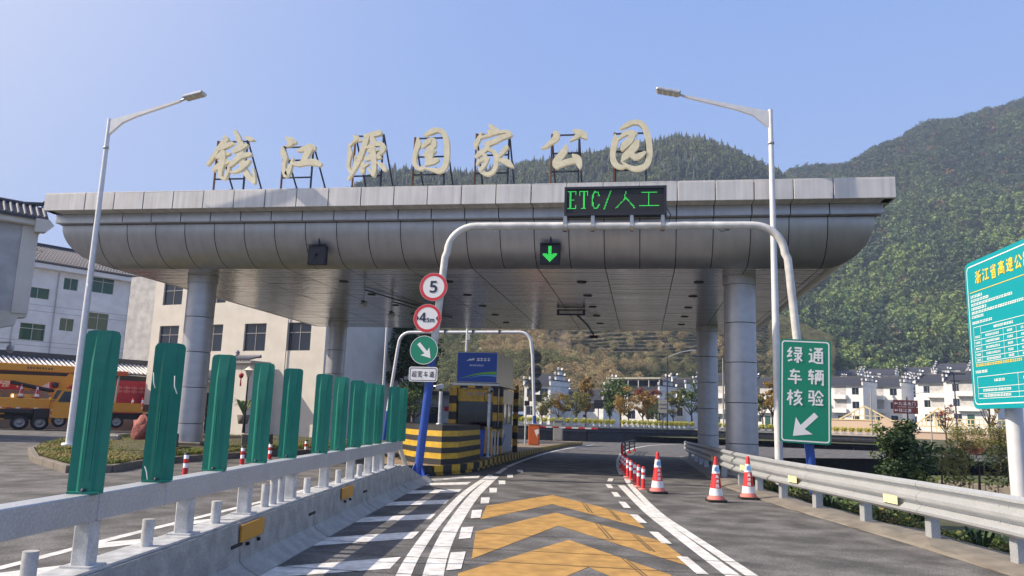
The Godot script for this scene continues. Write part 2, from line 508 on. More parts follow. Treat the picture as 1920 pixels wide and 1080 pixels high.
func markings() -> void:
	mat("scuff", Color(0.2, 0.13, 0.06), 0.8, 0.0, T.worn, Vector3.ONE * 3.0)
	var root := Node3D.new()
	root.name = "road_markings"
	root.set_meta("kind", "structure")
	add_child(root)
	# outer and inner lines on the left of the lane, both swinging left past the island
	var lo := smooth_line([Vector2(-1.6, -4.5), Vector2(-1.98, -6.0), Vector2(-2.39, -7.59), Vector2(-2.7, -9.18), Vector2(-3.07, -11.49), Vector2(-3.65, -15.84), Vector2(-4.06, -20.6)])
	var b := B.new(); band(b, lo, offset_line(lo, 0.15), 0.004); part("white_line", b, M.paint_white, root)
	var li := smooth_line([Vector2(-1.4, -4.6), Vector2(-1.75, -6.1), Vector2(-2.14, -7.67), Vector2(-2.47, -9.27), Vector2(-2.86, -11.58), Vector2(-3.41, -15.49), Vector2(-3.9, -20.2)])
	b = B.new(); band(b, li, offset_line(li, 0.21), 0.004); part("white_line", b, M.paint_white, root)
	var lf := smooth_line([Vector2(-3.98, -21.11), Vector2(-4.35, -26.14), Vector2(-4.75, -34.26), Vector2(-5.07, -45.66), Vector2(-4.93, -58.94), Vector2(-4.47, -70.67)])
	b = B.new(); band(b, lf, offset_line(lf, 0.14), 0.004); part("white_line", b, M.paint_white, root)
	# right pair
	var ri := smooth_line([Vector2(-0.58, -19.2), Vector2(0.01, -14.16), Vector2(0.4, -11.61), Vector2(0.73, -9.52), Vector2(1.05, -7.5), Vector2(1.4, -4.5)])
	b = B.new(); band(b, offset_line(ri, -0.17), ri, 0.004); part("white_line", b, M.paint_white, root)
	var ro := smooth_line([Vector2(-0.48, -21.4), Vector2(-0.32, -19.1), Vector2(0.17, -14.2), Vector2(0.57, -11.7), Vector2(0.92, -9.7), Vector2(1.26, -7.6), Vector2(1.62, -4.5)])
	b = B.new(); band(b, offset_line(ro, -0.14), ro, 0.004); part("white_line", b, M.paint_white, root)
	var rf := smooth_line([Vector2(-0.66, -22.81), Vector2(-0.94, -28.89), Vector2(-1.15, -37.58), Vector2(-1.16, -51.22), Vector2(-0.18, -69.83), Vector2(1.87, -78.14), Vector2(4.24, -84.41)])
	b = B.new(); band(b, rf, offset_line(rf, 0.17), 0.004); part("white_line", b, M.paint_white, root)
	# dashes on the inner sides
	for k in 9:
		var z := -6.0 - 1.98 * k
		b = B.new()
		var xa := along(lo, z) + 0.48 + 0.016 * k
		sheet(b, [Vector2(xa, z), Vector2(xa + 0.13, z - 0.12), Vector2(xa - 0.05, z - 1.12), Vector2(xa - 0.2, z - 1.0)], 0.008)
		part("dash", b, M.paint_white, root)
	for k in 8:
		var z := -6.75 - 1.92 * k
		b = B.new()
		var ridx: Array = ri.duplicate(); ridx.reverse()
		var xa := along(ridx, z) - 0.3
		var xb := along(ridx, z - 1.0) - 0.3
		sheet(b, [Vector2(xa, z), Vector2(xa + 0.13, z), Vector2(xb + 0.13, z - 1.0), Vector2(xb, z - 1.0)], 0.008)
		part("dash", b, M.paint_white, root)
	# narrow saw cuts across the lane
	for q in [[-7.6, 0.25, -4.0, 1.6], [-8.5, 0.3, -3.9, 2.2], [-9.25, 0.28, -4.0, 1.2], [-10.4, 0.3, -4.1, 0.4], [-13.0, 0.35, -4.4, 2.6], [-18.9, 0.2, -5.0, 2.2]]:
		b = B.new()
		var za: float = q[0]
		var zb: float = q[0] - q[1] * 1.0
		sheet(b, [Vector2(q[2], za), Vector2(q[3], zb), Vector2(q[3], zb - 0.016), Vector2(q[2], za - 0.016)], 0.008)
		part("saw_cut", b, M.joint, root)
	# amber chevrons
	for c in [[Vector2(-1.82, -16.12), Vector2(-2.71, -13.69), Vector2(-2.44, -11.88), Vector2(-1.63, -14.46), Vector2(0.05, -11.9), Vector2(-0.2, -13.58)], [Vector2(-1.43, -13.25), Vector2(-2.25, -10.66), Vector2(-1.87, -8.7), Vector2(-1.22, -11.7), Vector2(0.62, -8.94), Vector2(0.28, -10.75)], [Vector2(-0.95, -10.44), Vector2(-1.83, -7.9), Vector2(-1.45, -6.0), Vector2(-0.57, -8.66), Vector2(1.05, -6.1), Vector2(0.72, -7.9)]]:
		b = B.new(); sheet(b, c, 0.004); part("chevron", b, M.paint_amber, root)
		# tyre scuffs over the right arm
		var tip: Vector2 = c[0]
		var tail: Vector2 = c[5]
		var dn: Vector2 = c[3] - c[0]
		for q in [0.42, 0.46, 0.74, 0.77]:
			var p: Vector2 = tip.lerp(tail, q)
			b = B.new()
			sheet(b, [p + dn * 0.03, p + dn * 0.03 + Vector2(0.018, 0), p + dn * 0.92 + Vector2(0.09, 0), p + dn * 0.92 + Vector2(0.06, 0)], 0.007)
			part("tyre_scuff", b, M.scuff, root)
	# bars of the splayed area beside the barrier
	for c in [[Vector2(-5.10, -18.41), Vector2(-4.18, -20.12), Vector2(-4.08, -19.40), Vector2(-5.10, -17.90)], [Vector2(-5.02, -17.15), Vector2(-4.00, -18.22), Vector2(-3.93, -17.50), Vector2(-4.95, -16.60)], [Vector2(-4.82, -15.44), Vector2(-3.80, -16.40), Vector2(-3.70, -15.70), Vector2(-4.78, -14.75)], [Vector2(-4.55, -13.38), Vector2(-3.55, -14.32), Vector2(-3.45, -13.63), Vector2(-4.50, -12.75)], [Vector2(-4.25, -11.29), Vector2(-3.25, -12.27), Vector2(-3.16, -11.63), Vector2(-4.20, -10.75)], [Vector2(-4.03, -9.37), Vector2(-2.97, -10.40), Vector2(-2.89, -9.80), Vector2(-3.95, -8.74)], [Vector2(-3.80, -7.47), Vector2(-2.64, -8.54), Vector2(-2.55, -7.90), Vector2(-3.75, -6.90)], [Vector2(-3.60, -5.50), Vector2(-2.25, -6.60), Vector2(-2.15, -6.00), Vector2(-3.55, -4.90)]]:
		b = B.new(); sheet(b, c, 0.004); part("bar", b, M.paint_white, root)
	# far side of the barrier
	for c in [[Vector2(-6.00, -3.50), Vector2(-6.10, -6.70), Vector2(-6.27, -8.70), Vector2(-6.32, -9.86), Vector2(-6.46, -12.40), Vector2(-6.75, -16.00), Vector2(-7.10, -20.00), Vector2(-7.00, -20.00), Vector2(-6.64, -16.00), Vector2(-6.34, -12.40), Vector2(-6.20, -9.86), Vector2(-6.14, -8.70), Vector2(-5.98, -6.70), Vector2(-5.88, -3.50)], [Vector2(-6.00, -3.60), Vector2(-4.45, -6.30), Vector2(-4.50, -6.85), Vector2(-6.02, -4.20)], [Vector2(-6.05, -5.60), Vector2(-4.50, -8.30), Vector2(-4.55, -8.85), Vector2(-6.07, -6.20)], [Vector2(-6.10, -7.60), Vector2(-4.55, -10.30), Vector2(-4.60, -10.85), Vector2(-6.12, -8.20)], [Vector2(-6.15, -9.60), Vector2(-4.60, -12.30), Vector2(-4.65, -12.85), Vector2(-6.17, -10.20)], [Vector2(-6.20, -11.60), Vector2(-4.65, -14.30), Vector2(-4.70, -14.85), Vector2(-6.22, -12.20)], [Vector2(-6.25, -13.60), Vector2(-4.70, -16.30), Vector2(-4.75, -16.85), Vector2(-6.27, -14.20)], [Vector2(-6.30, -15.60), Vector2(-4.75, -18.30), Vector2(-4.80, -18.85), Vector2(-6.32, -16.20)], [Vector2(-6.35, -17.60), Vector2(-4.80, -20.30), Vector2(-4.85, -20.85), Vector2(-6.37, -18.20)]]:
		b = B.new(); sheet(b, c, 0.004); part("bar", b, M.paint_white, root)


# ---------- canopy ----------
const CX0 := -18.46
const CX1 := 6.42

func canopy_joints() -> Array:
	var x := [CX0]
	for k in 23: x.append(-17.04 + 0.9974 * k)
	x.append(CX1)
	return x

func canopy() -> void:
	var t := thing("toll_canopy", "long grey aluminium toll canopy with curved underside spanning the lanes", "canopy")
	var js := canopy_joints()
	var g := 0.012
	var SY := 5.93
	var ZB := -40.0
	# section of the curved underside: inward offset (0..1) and height
	var arc := []
	for k in 13:
		var a := PI / 2 * k / 12
		arc.append(Vector2(1.0 - cos(a), 7.13 - 1.2 * sin(a)))
	var DF := 1.15
	var DL := 1.35
	var DR := 1.0
	var XL := -18.35
	var XR := 6.1
	var ZF := -21.05
	var ZR := -39.3
	# dark inner shell behind every joint
	var shell := B.new()
	for k in 12:
		var p: Vector2 = arc[k]
		var q: Vector2 = arc[k + 1]
		var c := []
		for e in [p, q]:
			c.append([XL + 0.05 + e.x * DL, XR - 0.05 - e.x * DR, ZF - 0.05 - e.x * DF, ZR + 0.05 + e.x * DF, e.y + 0.03])
		var lo: Array = c[0]
		var up: Array = c[1]
		var P := [Vector3(lo[0], lo[4], lo[2]), Vector3(lo[1], lo[4], lo[2]), Vector3(lo[1], lo[4], lo[3]), Vector3(lo[0], lo[4], lo[3])]
		var Q := [Vector3(up[0], up[4], up[2]), Vector3(up[1], up[4], up[2]), Vector3(up[1], up[4], up[3]), Vector3(up[0], up[4], up[3])]
		for m in 4: shell.quad(P[m], P[(m + 1) % 4], Q[(m + 1) % 4], Q[m])
	shell.box(Vector3((XL + XR) / 2, SY + 0.06, -30.2), Vector3(XR - XL - 2.5, 0.04, 16.0))
	shell.box(Vector3((XL + XR) / 2, 7.5, -30.2), Vector3(XR - XL - 0.1, 0.7, 18.6))
	part("inner_shell", shell, M.joint, t)
	for k in js.size() - 1:
		var xa: float = js[k] + g
		var xb: float = js[k + 1] - g
		if k == 0: xa = CX0
		if k == js.size() - 2: xb = CX1
		var wob := rng.randf_range(-0.004, 0.004)
		for back in [false, true]:
			var z0 := -20.34 if not back else ZB
			var s := 1.0 if not back else -1.0
			var bb := B.new()
			bb.box(Vector3((xa + xb) / 2, 7.695, z0 + wob), Vector3(xb - xa, 0.53, 0.05), Basis(Vector3(1, 0, 0), wob * 1.5), 0.008)
			bb.box(Vector3((xa + xb) / 2, 7.975, z0 - 0.26 * s), Vector3(xb - xa, 0.03, 0.56), Basis.IDENTITY, 0.006)
			bb.box(Vector3((xa + xb) / 2, 7.442, z0 - 0.24 * s), Vector3(xb - xa, 0.024, 0.42))
			part("rim_panel", bb, M.alu_rim, t)
			var xa2 := maxf(xa, -18.4)
			var xb2 := minf(xb, 6.23)
			bb = B.new()
			bb.box(Vector3((xa2 + xb2) / 2, 7.295, z0 - (0.47 + wob) * s), Vector3(xb2 - xa2, 0.27, 0.04), Basis.IDENTITY, 0.006)
			bb.box(Vector3((xa2 + xb2) / 2, 7.152, z0 - 0.59 * s), Vector3(xb2 - xa2, 0.016, 0.26))
			part("frieze_panel", bb, M.alu, t)
			bb = B.new()
			bb.smooth(true)
			var zf := ZF if not back else ZR
			for i in 12:
				var p: Vector2 = arc[i]
				var q: Vector2 = arc[i + 1]
				var a0 := maxf(xa, XL + p.x * DL)
				var a1 := maxf(xa, XL + q.x * DL)
				var b0 := minf(xb, XR - p.x * DR)
				var b1 := minf(xb, XR - q.x * DR)
				if b1 <= a1: continue
				bb.quad(Vector3(a0, p.y, zf - p.x * DF * s), Vector3(b0, p.y, zf - p.x * DF * s), Vector3(b1, q.y, zf - q.x * DF * s), Vector3(a1, q.y, zf - q.x * DF * s))
			bb.smooth(false)
			part("curved_panel", bb, M.alu, t)
	# the two ends: rim, frieze and curved panels along z
	var n := 15
	for side in [-1, 1]:
		var xo := CX0 if side < 0 else CX1
		var xe := XL if side < 0 else XR
		var de := DL if side < 0 else DR
		for k in n:
			var za := lerpf(-20.4, ZB, float(k) / n) - g
			var zb := lerpf(-20.4, ZB, float(k + 1) / n) + g
			var m := (za + zb) / 2
			var bb := B.new()
			bb.box(Vector3(xo - 0.025 * side, 7.695, m), Vector3(0.05, 0.53, za - zb), Basis.IDENTITY, 0.008)
			bb.box(Vector3(xo - 0.15 * side, 7.442, m), Vector3(0.22, 0.024, za - zb))
			part("rim_panel", bb, M.alu_rim, t)
			bb = B.new()
			bb.smooth(true)
			for i in 12:
				var p: Vector2 = arc[i]
				var q: Vector2 = arc[i + 1]
				var a0 := minf(za, ZF - p.x * DF)
				var a1 := minf(za, ZF - q.x * DF)
				var b0 := maxf(zb, ZR + p.x * DF)
				var b1 := maxf(zb, ZR + q.x * DF)
				if b1 >= a1: continue
				bb.quad(Vector3(xe - p.x * de * side, p.y, a0), Vector3(xe - p.x * de * side, p.y, b0), Vector3(xe - q.x * de * side, q.y, b1), Vector3(xe - q.x * de * side, q.y, a1))
			bb.smooth(false)
			part("curved_panel", bb, M.alu, t)
		part("frieze_panel", B.new().box(Vector3(xe + 0.04 * side, 7.28, (ZF + ZR) / 2), Vector3(0.05, 0.3, ZF - ZR)), M.alu, t)
	# roof deck
	part("roof_deck", B.new().box(Vector3((CX0 + CX1) / 2, 7.9, -30.2), Vector3(CX1 - CX0 - 0.3, 0.05, 18.8)), M.concrete, t)
	# soffit: strips across, in bays two panels wide
	var bays := [XL + DL]
	for k in range(1, 12): bays.append(-17.04 + 0.9974 * (2 * k))
	bays.append(XR - DR)
	var rest := B.new()
	var count := 0
	for r in 53:
		var z := ZF - DF - 0.005 - 0.3 * r
		for k in bays.size() - 1:
			var xa: float = bays[k] + 0.012
			var xb: float = bays[k + 1] - 0.012
			var y := SY + rng.randf_range(-0.003, 0.003)
			var tilt := Basis(Vector3(0, 0, 1), rng.randf_range(-0.003, 0.003)) * Basis(Vector3(1, 0, 0), rng.randf_range(-0.014, 0.014))
			var c := Vector3((xa + xb) / 2, y + 0.008, z - 0.145)
			var s := Vector3(xb - xa, 0.016, 0.274)
			if count < 299:
				part("soffit_strip", B.new().box(c, s, tilt), M.alu_soffit, t)
				count += 1
			else:
				rest.box(c, s, tilt)
	part("soffit_strips", rest, M.alu_soffit, t).set_meta("kind", "stuff")
	# recessed downlights in the soffit
	for x in [-10.1, -6.4, -1.95, 1.75]:
		for z in [-24.4, -27.2, -30.0, -32.7, -35.5]:
			part("downlight", B.new().lathe([Vector2(0, -0.012), Vector2(0.12, -0.012), Vector2(0.155, -0.02), Vector2(0.165, 0.0)], Vector3(x, SY - 0.004, z), 12), M.black, t)
	# columns of rolled sheets
	for c in [Vector3(-14.88, 0.36, -23.65), Vector3(2.89, -0.2, -23.65), Vector3(-15.2, -0.1, -36.37), Vector3(2.96, -0.45, -36.3)]:
		var y := SY
		var col := Node3D.new()
		col.name = "column"
		t.add_child(col, true)
		col.position = Vector3(c.x, 0, c.z)
		part("collar", B.new().lathe([Vector2(0.495, SY), Vector2(0.495, SY - 0.24), Vector2(0.46, SY - 0.26)], Vector3.ZERO, 28, true), M.alu_column, col)
		y = SY - 0.22
		while y > c.y + 0.1:
			var y2 := maxf(y - 1.18, c.y - 0.1)
			part("sheet", B.new().lathe([Vector2(0.45, y - 0.01), Vector2(0.465, y - 0.02), Vector2(0.465, y2 + 0.01), Vector2(0.45, y2)], Vector3.ZERO, 36, true), M.alu_column, col)
			y = y2
		part("heart", B.new().lathe([Vector2(0.44, SY - 0.05), Vector2(0.44, c.y - 0.15)], Vector3.ZERO, 20), M.joint, col)

func lane_signals() -> void:
	for s in [[-9.63, false, "square dark lane signal box, unlit, hung on the left of the canopy front"], [-2.6, true, "square lane signal box showing a lit green down arrow"]]:
		var t := thing("lane_signal", s[2], "traffic signal", Vector3(s[0], 6.14, -21.14), 0.0, "lane signals on the canopy front")
		part("case", B.new().box(Vector3.ZERO, Vector3(0.58, 0.58, 0.16), Basis.IDENTITY, 0.015), mat("signal_navy", Color(0.012, 0.018, 0.04), 0.45), t)
		var face := B.new()
		face.box(Vector3(0, 0, 0.084), Vector3(0.52, 0.52, 0.01))
		part("face", face, M.black, t)
		var bars := B.new()
		for d in [-1, 1]: bars.box(Vector3(0, 0, 0.092), Vector3(0.62, 0.07, 0.006), Basis(Vector3(0, 0, 1), d * PI / 4))
		part("unlit_cross", bars, mat("signal_grey", Color(0.015, 0.02, 0.04), 0.6), t)
		part("bracket", B.new().tube([Vector3(0, 0.27, -0.04), Vector3(0, 0.6, -0.02)], 0.03, 6), M.steel_dark, t)
		part("visor", B.new().box(Vector3(0, 0.305, 0.1), Vector3(0.6, 0.012, 0.14), Basis(Vector3(1, 0, 0), 0.1)), M.black, t)
		if s[1]:
			var dots := B.new()
			for r in 15:
				for c in 13:
					var u := c - 6
					var v := 7 - r
					var on: bool = absi(u) <= 1 and v > -6 or v <= 0 and absi(u) <= v + 7 and absi(u) >= v + 3 or v < -1 and absi(u) <= v + 7
					if on: dots.box(Vector3(u * 0.031, v * 0.031, 0.1), Vector3(0.021, 0.021, 0.006))
			part("lit_arrow", dots, M.led_green, t)


# ---------- letters on the roof ----------
func roof_letters() -> void:
	var text := [
		[[Vector3(-12.84, 9.85, 0.050), Vector3(-12.78, 9.75, 0.090), Vector3(-12.90, 9.60, 0.076), Vector3(-13.07, 9.34, 0.064), Vector3(-13.20, 9.13, 0.060), Vector3(-13.31, 8.96, 0.048)], [Vector3(-12.98, 9.48, 0.080), Vector3(-12.77, 9.54, 0.084), Vector3(-12.56, 9.62, 0.056)], [Vector3(-13.01, 9.19, 0.060), Vector3(-12.85, 9.27, 0.099), Vector3(-12.63, 9.29, 0.050)], [Vector3(-13.08, 8.78, 0.063), Vector3(-12.90, 8.92, 0.095), Vector3(-12.73, 9.02, 0.099), Vector3(-12.59, 9.03, 0.040)], [Vector3(-12.83, 9.33, 0.089), Vector3(-12.82, 9.04, 0.103), Vector3(-12.85, 8.75, 0.071), Vector3(-12.84, 8.55, 0.055)], [Vector3(-12.84, 8.55, 0.049), Vector3(-12.68, 8.49, 0.051), Vector3(-12.60, 8.70, 0.051), Vector3(-12.56, 8.85, 0.030)], [Vector3(-12.48, 10.01, 0.044), Vector3(-12.38, 9.84, 0.072), Vector3(-12.31, 9.69, 0.075)], [Vector3(-12.25, 9.58, 0.103), Vector3(-12.24, 9.31, 0.111), Vector3(-12.16, 9.02, 0.099), Vector3(-12.05, 8.75, 0.087), Vector3(-11.88, 8.52, 0.086), Vector3(-11.69, 8.34, 0.055)], [Vector3(-11.67, 8.34, 0.035), Vector3(-11.70, 8.54, 0.043), Vector3(-11.75, 8.77, 0.024)], [Vector3(-12.45, 9.36, 0.071), Vector3(-12.26, 9.44, 0.091), Vector3(-12.04, 9.54, 0.044)], [Vector3(-12.51, 8.91, 0.059), Vector3(-12.35, 9.07, 0.083), Vector3(-12.17, 9.19, 0.083), Vector3(-11.90, 9.24, 0.063)], [Vector3(-11.89, 9.02, 0.039), Vector3(-12.02, 8.92, 0.083), Vector3(-12.15, 8.78, 0.063), Vector3(-12.34, 8.69, 0.043), Vector3(-12.51, 8.68, 0.020)], [Vector3(-12.10, 9.79, 0.024), Vector3(-11.95, 9.73, 0.071), Vector3(-11.80, 9.69, 0.016)]],
		[[Vector3(-10.77, 9.75, 0.029), Vector3(-10.61, 9.64, 0.110), Vector3(-10.48, 9.60, 0.063)], [Vector3(-10.60, 9.62, 0.098), Vector3(-10.66, 9.52, 0.071), Vector3(-10.74, 9.47, 0.024)], [Vector3(-10.87, 9.42, 0.039), Vector3(-10.82, 9.25, 0.090), Vector3(-10.74, 9.09, 0.078)], [Vector3(-10.74, 9.09, 0.070), Vector3(-10.77, 8.87, 0.055), Vector3(-10.75, 8.70, 0.070), Vector3(-10.68, 8.54, 0.070), Vector3(-10.62, 8.64, 0.082), Vector3(-10.56, 8.82, 0.058), Vector3(-10.49, 9.08, 0.023)], [Vector3(-10.36, 9.31, 0.029), Vector3(-10.19, 9.36, 0.078), Vector3(-9.94, 9.43, 0.090), Vector3(-9.86, 9.39, 0.088)], [Vector3(-9.98, 9.39, 0.121), Vector3(-10.07, 9.15, 0.101), Vector3(-10.15, 8.93, 0.087)], [Vector3(-10.46, 8.90, 0.043), Vector3(-10.27, 8.89, 0.078), Vector3(-10.03, 8.94, 0.089), Vector3(-9.78, 8.93, 0.101), Vector3(-9.61, 8.87, 0.074)]],
		[[Vector3(-8.61, 9.75, 0.019), Vector3(-8.49, 9.65, 0.089), Vector3(-8.38, 9.60, 0.042)], [Vector3(-8.51, 9.64, 0.069), Vector3(-8.62, 9.52, 0.031), Vector3(-8.71, 9.44, 0.039)], [Vector3(-8.71, 9.40, 0.029), Vector3(-8.68, 9.20, 0.073), Vector3(-8.70, 8.98, 0.050), Vector3(-8.70, 8.76, 0.050), Vector3(-8.60, 8.62, 0.058), Vector3(-8.53, 8.73, 0.029), Vector3(-8.50, 9.09, 0.023)], [Vector3(-8.23, 9.72, 0.050), Vector3(-8.01, 9.76, 0.077), Vector3(-7.79, 9.81, 0.085)], [Vector3(-8.17, 9.69, 0.081), Vector3(-8.25, 9.37, 0.081), Vector3(-8.35, 9.05, 0.077), Vector3(-8.45, 8.81, 0.069), Vector3(-8.57, 8.56, 0.050), Vector3(-8.67, 8.38, 0.034)], [Vector3(-8.00, 9.62, 0.081), Vector3(-7.93, 9.50, 0.088)], [Vector3(-8.14, 9.35, 0.038), Vector3(-7.95, 9.44, 0.069), Vector3(-7.73, 9.45, 0.069), Vector3(-7.64, 9.35, 0.080), Vector3(-7.67, 9.21, 0.061), Vector3(-7.79, 9.11, 0.050)], [Vector3(-8.08, 9.24, 0.058), Vector3(-7.94, 9.28, 0.096), Vector3(-7.82, 9.26, 0.038)], [Vector3(-8.14, 9.00, 0.069), Vector3(-7.96, 9.06, 0.088), Vector3(-7.72, 9.03, 0.050)], [Vector3(-7.96, 9.28, 0.088), Vector3(-7.91, 9.00, 0.088), Vector3(-7.88, 8.72, 0.076), Vector3(-7.89, 8.50, 0.069)], [Vector3(-7.89, 8.50, 0.057), Vector3(-8.02, 8.64, 0.038), Vector3(-8.08, 8.72, 0.015)], [Vector3(-8.23, 8.85, 0.057), Vector3(-8.24, 8.61, 0.080)], [Vector3(-8.22, 8.75, 0.069), Vector3(-8.05, 8.84, 0.019)], [Vector3(-7.79, 8.86, 0.019), Vector3(-7.63, 8.77, 0.080), Vector3(-7.54, 8.65, 0.068)]],
		[[Vector3(-6.59, 9.59, 0.038), Vector3(-6.57, 9.42, 0.087), Vector3(-6.63, 9.21, 0.068), Vector3(-6.66, 8.97, 0.063), Vector3(-6.62, 8.77, 0.068), Vector3(-6.48, 8.66, 0.060), Vector3(-6.35, 8.69, 0.049)], [Vector3(-6.38, 9.69, 0.034), Vector3(-6.19, 9.79, 0.080), Vector3(-5.99, 9.84, 0.068), Vector3(-5.81, 9.74, 0.076), Vector3(-5.71, 9.50, 0.081), Vector3(-5.68, 9.18, 0.087), Vector3(-5.68, 8.90, 0.081), Vector3(-5.74, 8.67, 0.079), Vector3(-5.89, 8.58, 0.079), Vector3(-6.09, 8.62, 0.049), Vector3(-6.29, 8.66, 0.023)], [Vector3(-6.42, 9.34, 0.049), Vector3(-6.27, 9.49, 0.080), Vector3(-6.11, 9.51, 0.087), Vector3(-6.09, 9.35, 0.079)], [Vector3(-6.35, 9.08, 0.057), Vector3(-6.20, 9.19, 0.095), Vector3(-6.08, 9.19, 0.076)], [Vector3(-6.18, 9.25, 0.113), Vector3(-6.21, 9.00, 0.113), Vector3(-6.24, 8.82, 0.079)], [Vector3(-6.29, 8.78, 0.038), Vector3(-6.10, 8.86, 0.087), Vector3(-5.97, 8.91, 0.068)]],
		[[Vector3(-4.45, 9.95, 0.023), Vector3(-4.34, 9.85, 0.079), Vector3(-4.24, 9.75, 0.094)], [Vector3(-4.47, 9.76, 0.026), Vector3(-4.34, 9.76, 0.056)], [Vector3(-4.67, 9.72, 0.019), Vector3(-4.73, 9.54, 0.060), Vector3(-4.82, 9.37, 0.067), Vector3(-4.82, 9.25, 0.034)], [Vector3(-4.65, 9.57, 0.037), Vector3(-4.41, 9.64, 0.049), Vector3(-4.15, 9.71, 0.049), Vector3(-3.88, 9.71, 0.048), Vector3(-3.80, 9.61, 0.065)], [Vector3(-4.50, 9.36, 0.071), Vector3(-4.29, 9.42, 0.078), Vector3(-4.06, 9.54, 0.075), Vector3(-3.84, 9.61, 0.067)], [Vector3(-4.44, 9.30, 0.056), Vector3(-4.53, 9.19, 0.067), Vector3(-4.69, 9.07, 0.078), Vector3(-4.80, 8.98, 0.037)], [Vector3(-4.45, 9.20, 0.049), Vector3(-4.28, 9.12, 0.060), Vector3(-4.19, 8.94, 0.067), Vector3(-4.19, 8.71, 0.067), Vector3(-4.27, 8.52, 0.061), Vector3(-4.44, 8.44, 0.056), Vector3(-4.63, 8.53, 0.048)], [Vector3(-4.60, 9.07, 0.049), Vector3(-4.50, 8.93, 0.060), Vector3(-4.70, 8.84, 0.048), Vector3(-4.76, 8.72, 0.028)], [Vector3(-4.44, 8.91, 0.048), Vector3(-4.53, 8.72, 0.056), Vector3(-4.65, 8.57, 0.056)], [Vector3(-3.90, 9.23, 0.067), Vector3(-4.01, 9.09, 0.067), Vector3(-4.12, 8.96, 0.048)], [Vector3(-4.14, 8.86, 0.037), Vector3(-3.94, 8.82, 0.085), Vector3(-3.79, 8.72, 0.078), Vector3(-3.69, 8.64, 0.028)]],
		[[Vector3(-2.54, 9.69, 0.028), Vector3(-2.46, 9.59, 0.096), Vector3(-2.49, 9.46, 0.096), Vector3(-2.64, 9.34, 0.066), Vector3(-2.76, 9.23, 0.048), Vector3(-2.87, 9.19, 0.022)], [Vector3(-1.97, 9.70, 0.028), Vector3(-1.79, 9.63, 0.084), Vector3(-1.66, 9.53, 0.092), Vector3(-1.61, 9.45, 0.037)], [Vector3(-1.83, 9.55, 0.077), Vector3(-1.94, 9.46, 0.048), Vector3(-2.05, 9.39, 0.018)], [Vector3(-2.18, 9.29, 0.018), Vector3(-2.19, 9.14, 0.084), Vector3(-2.31, 8.95, 0.103), Vector3(-2.46, 8.74, 0.103), Vector3(-2.42, 8.63, 0.077)], [Vector3(-2.36, 8.67, 0.077), Vector3(-2.18, 8.74, 0.084), Vector3(-1.96, 8.79, 0.084), Vector3(-1.82, 8.80, 0.091)], [Vector3(-1.97, 8.95, 0.037), Vector3(-1.84, 8.84, 0.102), Vector3(-1.78, 8.65, 0.076), Vector3(-1.77, 8.56, 0.027)]],
		[[Vector3(-0.79, 9.54, 0.018), Vector3(-0.78, 9.35, 0.091), Vector3(-0.84, 9.07, 0.080), Vector3(-0.84, 8.82, 0.080), Vector3(-0.74, 8.63, 0.072), Vector3(-0.59, 8.57, 0.058), Vector3(-0.49, 8.63, 0.047), Vector3(-0.61, 8.76, 0.018)], [Vector3(-0.64, 9.70, 0.018), Vector3(-0.48, 9.80, 0.065), Vector3(-0.28, 9.88, 0.065), Vector3(-0.10, 9.86, 0.073), Vector3(0.04, 9.71, 0.078), Vector3(0.13, 9.44, 0.079), Vector3(0.17, 9.13, 0.083), Vector3(0.17, 8.87, 0.083), Vector3(0.10, 8.63, 0.079), Vector3(-0.06, 8.53, 0.077), Vector3(-0.27, 8.52, 0.065), Vector3(-0.47, 8.61, 0.047)], [Vector3(-0.69, 9.38, 0.022), Vector3(-0.56, 9.52, 0.058), Vector3(-0.39, 9.58, 0.073), Vector3(-0.22, 9.54, 0.065)], [Vector3(-0.30, 9.53, 0.091), Vector3(-0.38, 9.34, 0.101), Vector3(-0.53, 9.19, 0.094), Vector3(-0.58, 9.10, 0.058)], [Vector3(-0.17, 9.30, 0.065), Vector3(-0.22, 9.18, 0.108), Vector3(-0.35, 9.02, 0.101), Vector3(-0.51, 8.87, 0.094), Vector3(-0.56, 8.78, 0.047)], [Vector3(-0.36, 8.96, 0.076), Vector3(-0.22, 8.84, 0.083), Vector3(-0.06, 8.90, 0.076), Vector3(0.04, 8.97, 0.047)]],
	]
	var frames := [
		[Vector3(-13.14, 9.78, 0.002), Vector3(-12.14, 9.75, 0.002)],
		[Vector3(-10.90, 9.54, 0.002), Vector3(-9.94, 9.51, 0.002)],
		[Vector3(-8.61, 9.83, 0.002), Vector3(-7.72, 9.80, 0.002)],
		[Vector3(-6.73, 9.70, 0.002), Vector3(-5.78, 9.67, 0.002)],
		[Vector3(-4.85, 9.76, 0.002), Vector3(-3.87, 9.73, 0.002)],
		[Vector3(-2.61, 9.67, 0.002), Vector3(-1.82, 9.65, 0.002)],
		[Vector3(-0.81, 9.66, 0.002), Vector3(0.08, 9.63, 0.002)],
	]
	var labels := ["leftmost cream metal calligraphy character on the canopy roof, many crossing strokes", "cream roof character with three drops and a wide right part, second from the left", "cream roof character of dense strokes, third from the left", "cream roof character in a rounded frame with a patch missing, fourth from the left", "cream roof character with a dot and roof stroke above sweeping legs, fifth from the left", "cream open roof character of few thick strokes, sixth from the left", "rightmost cream roof character enclosed in a round frame, above the display board"]
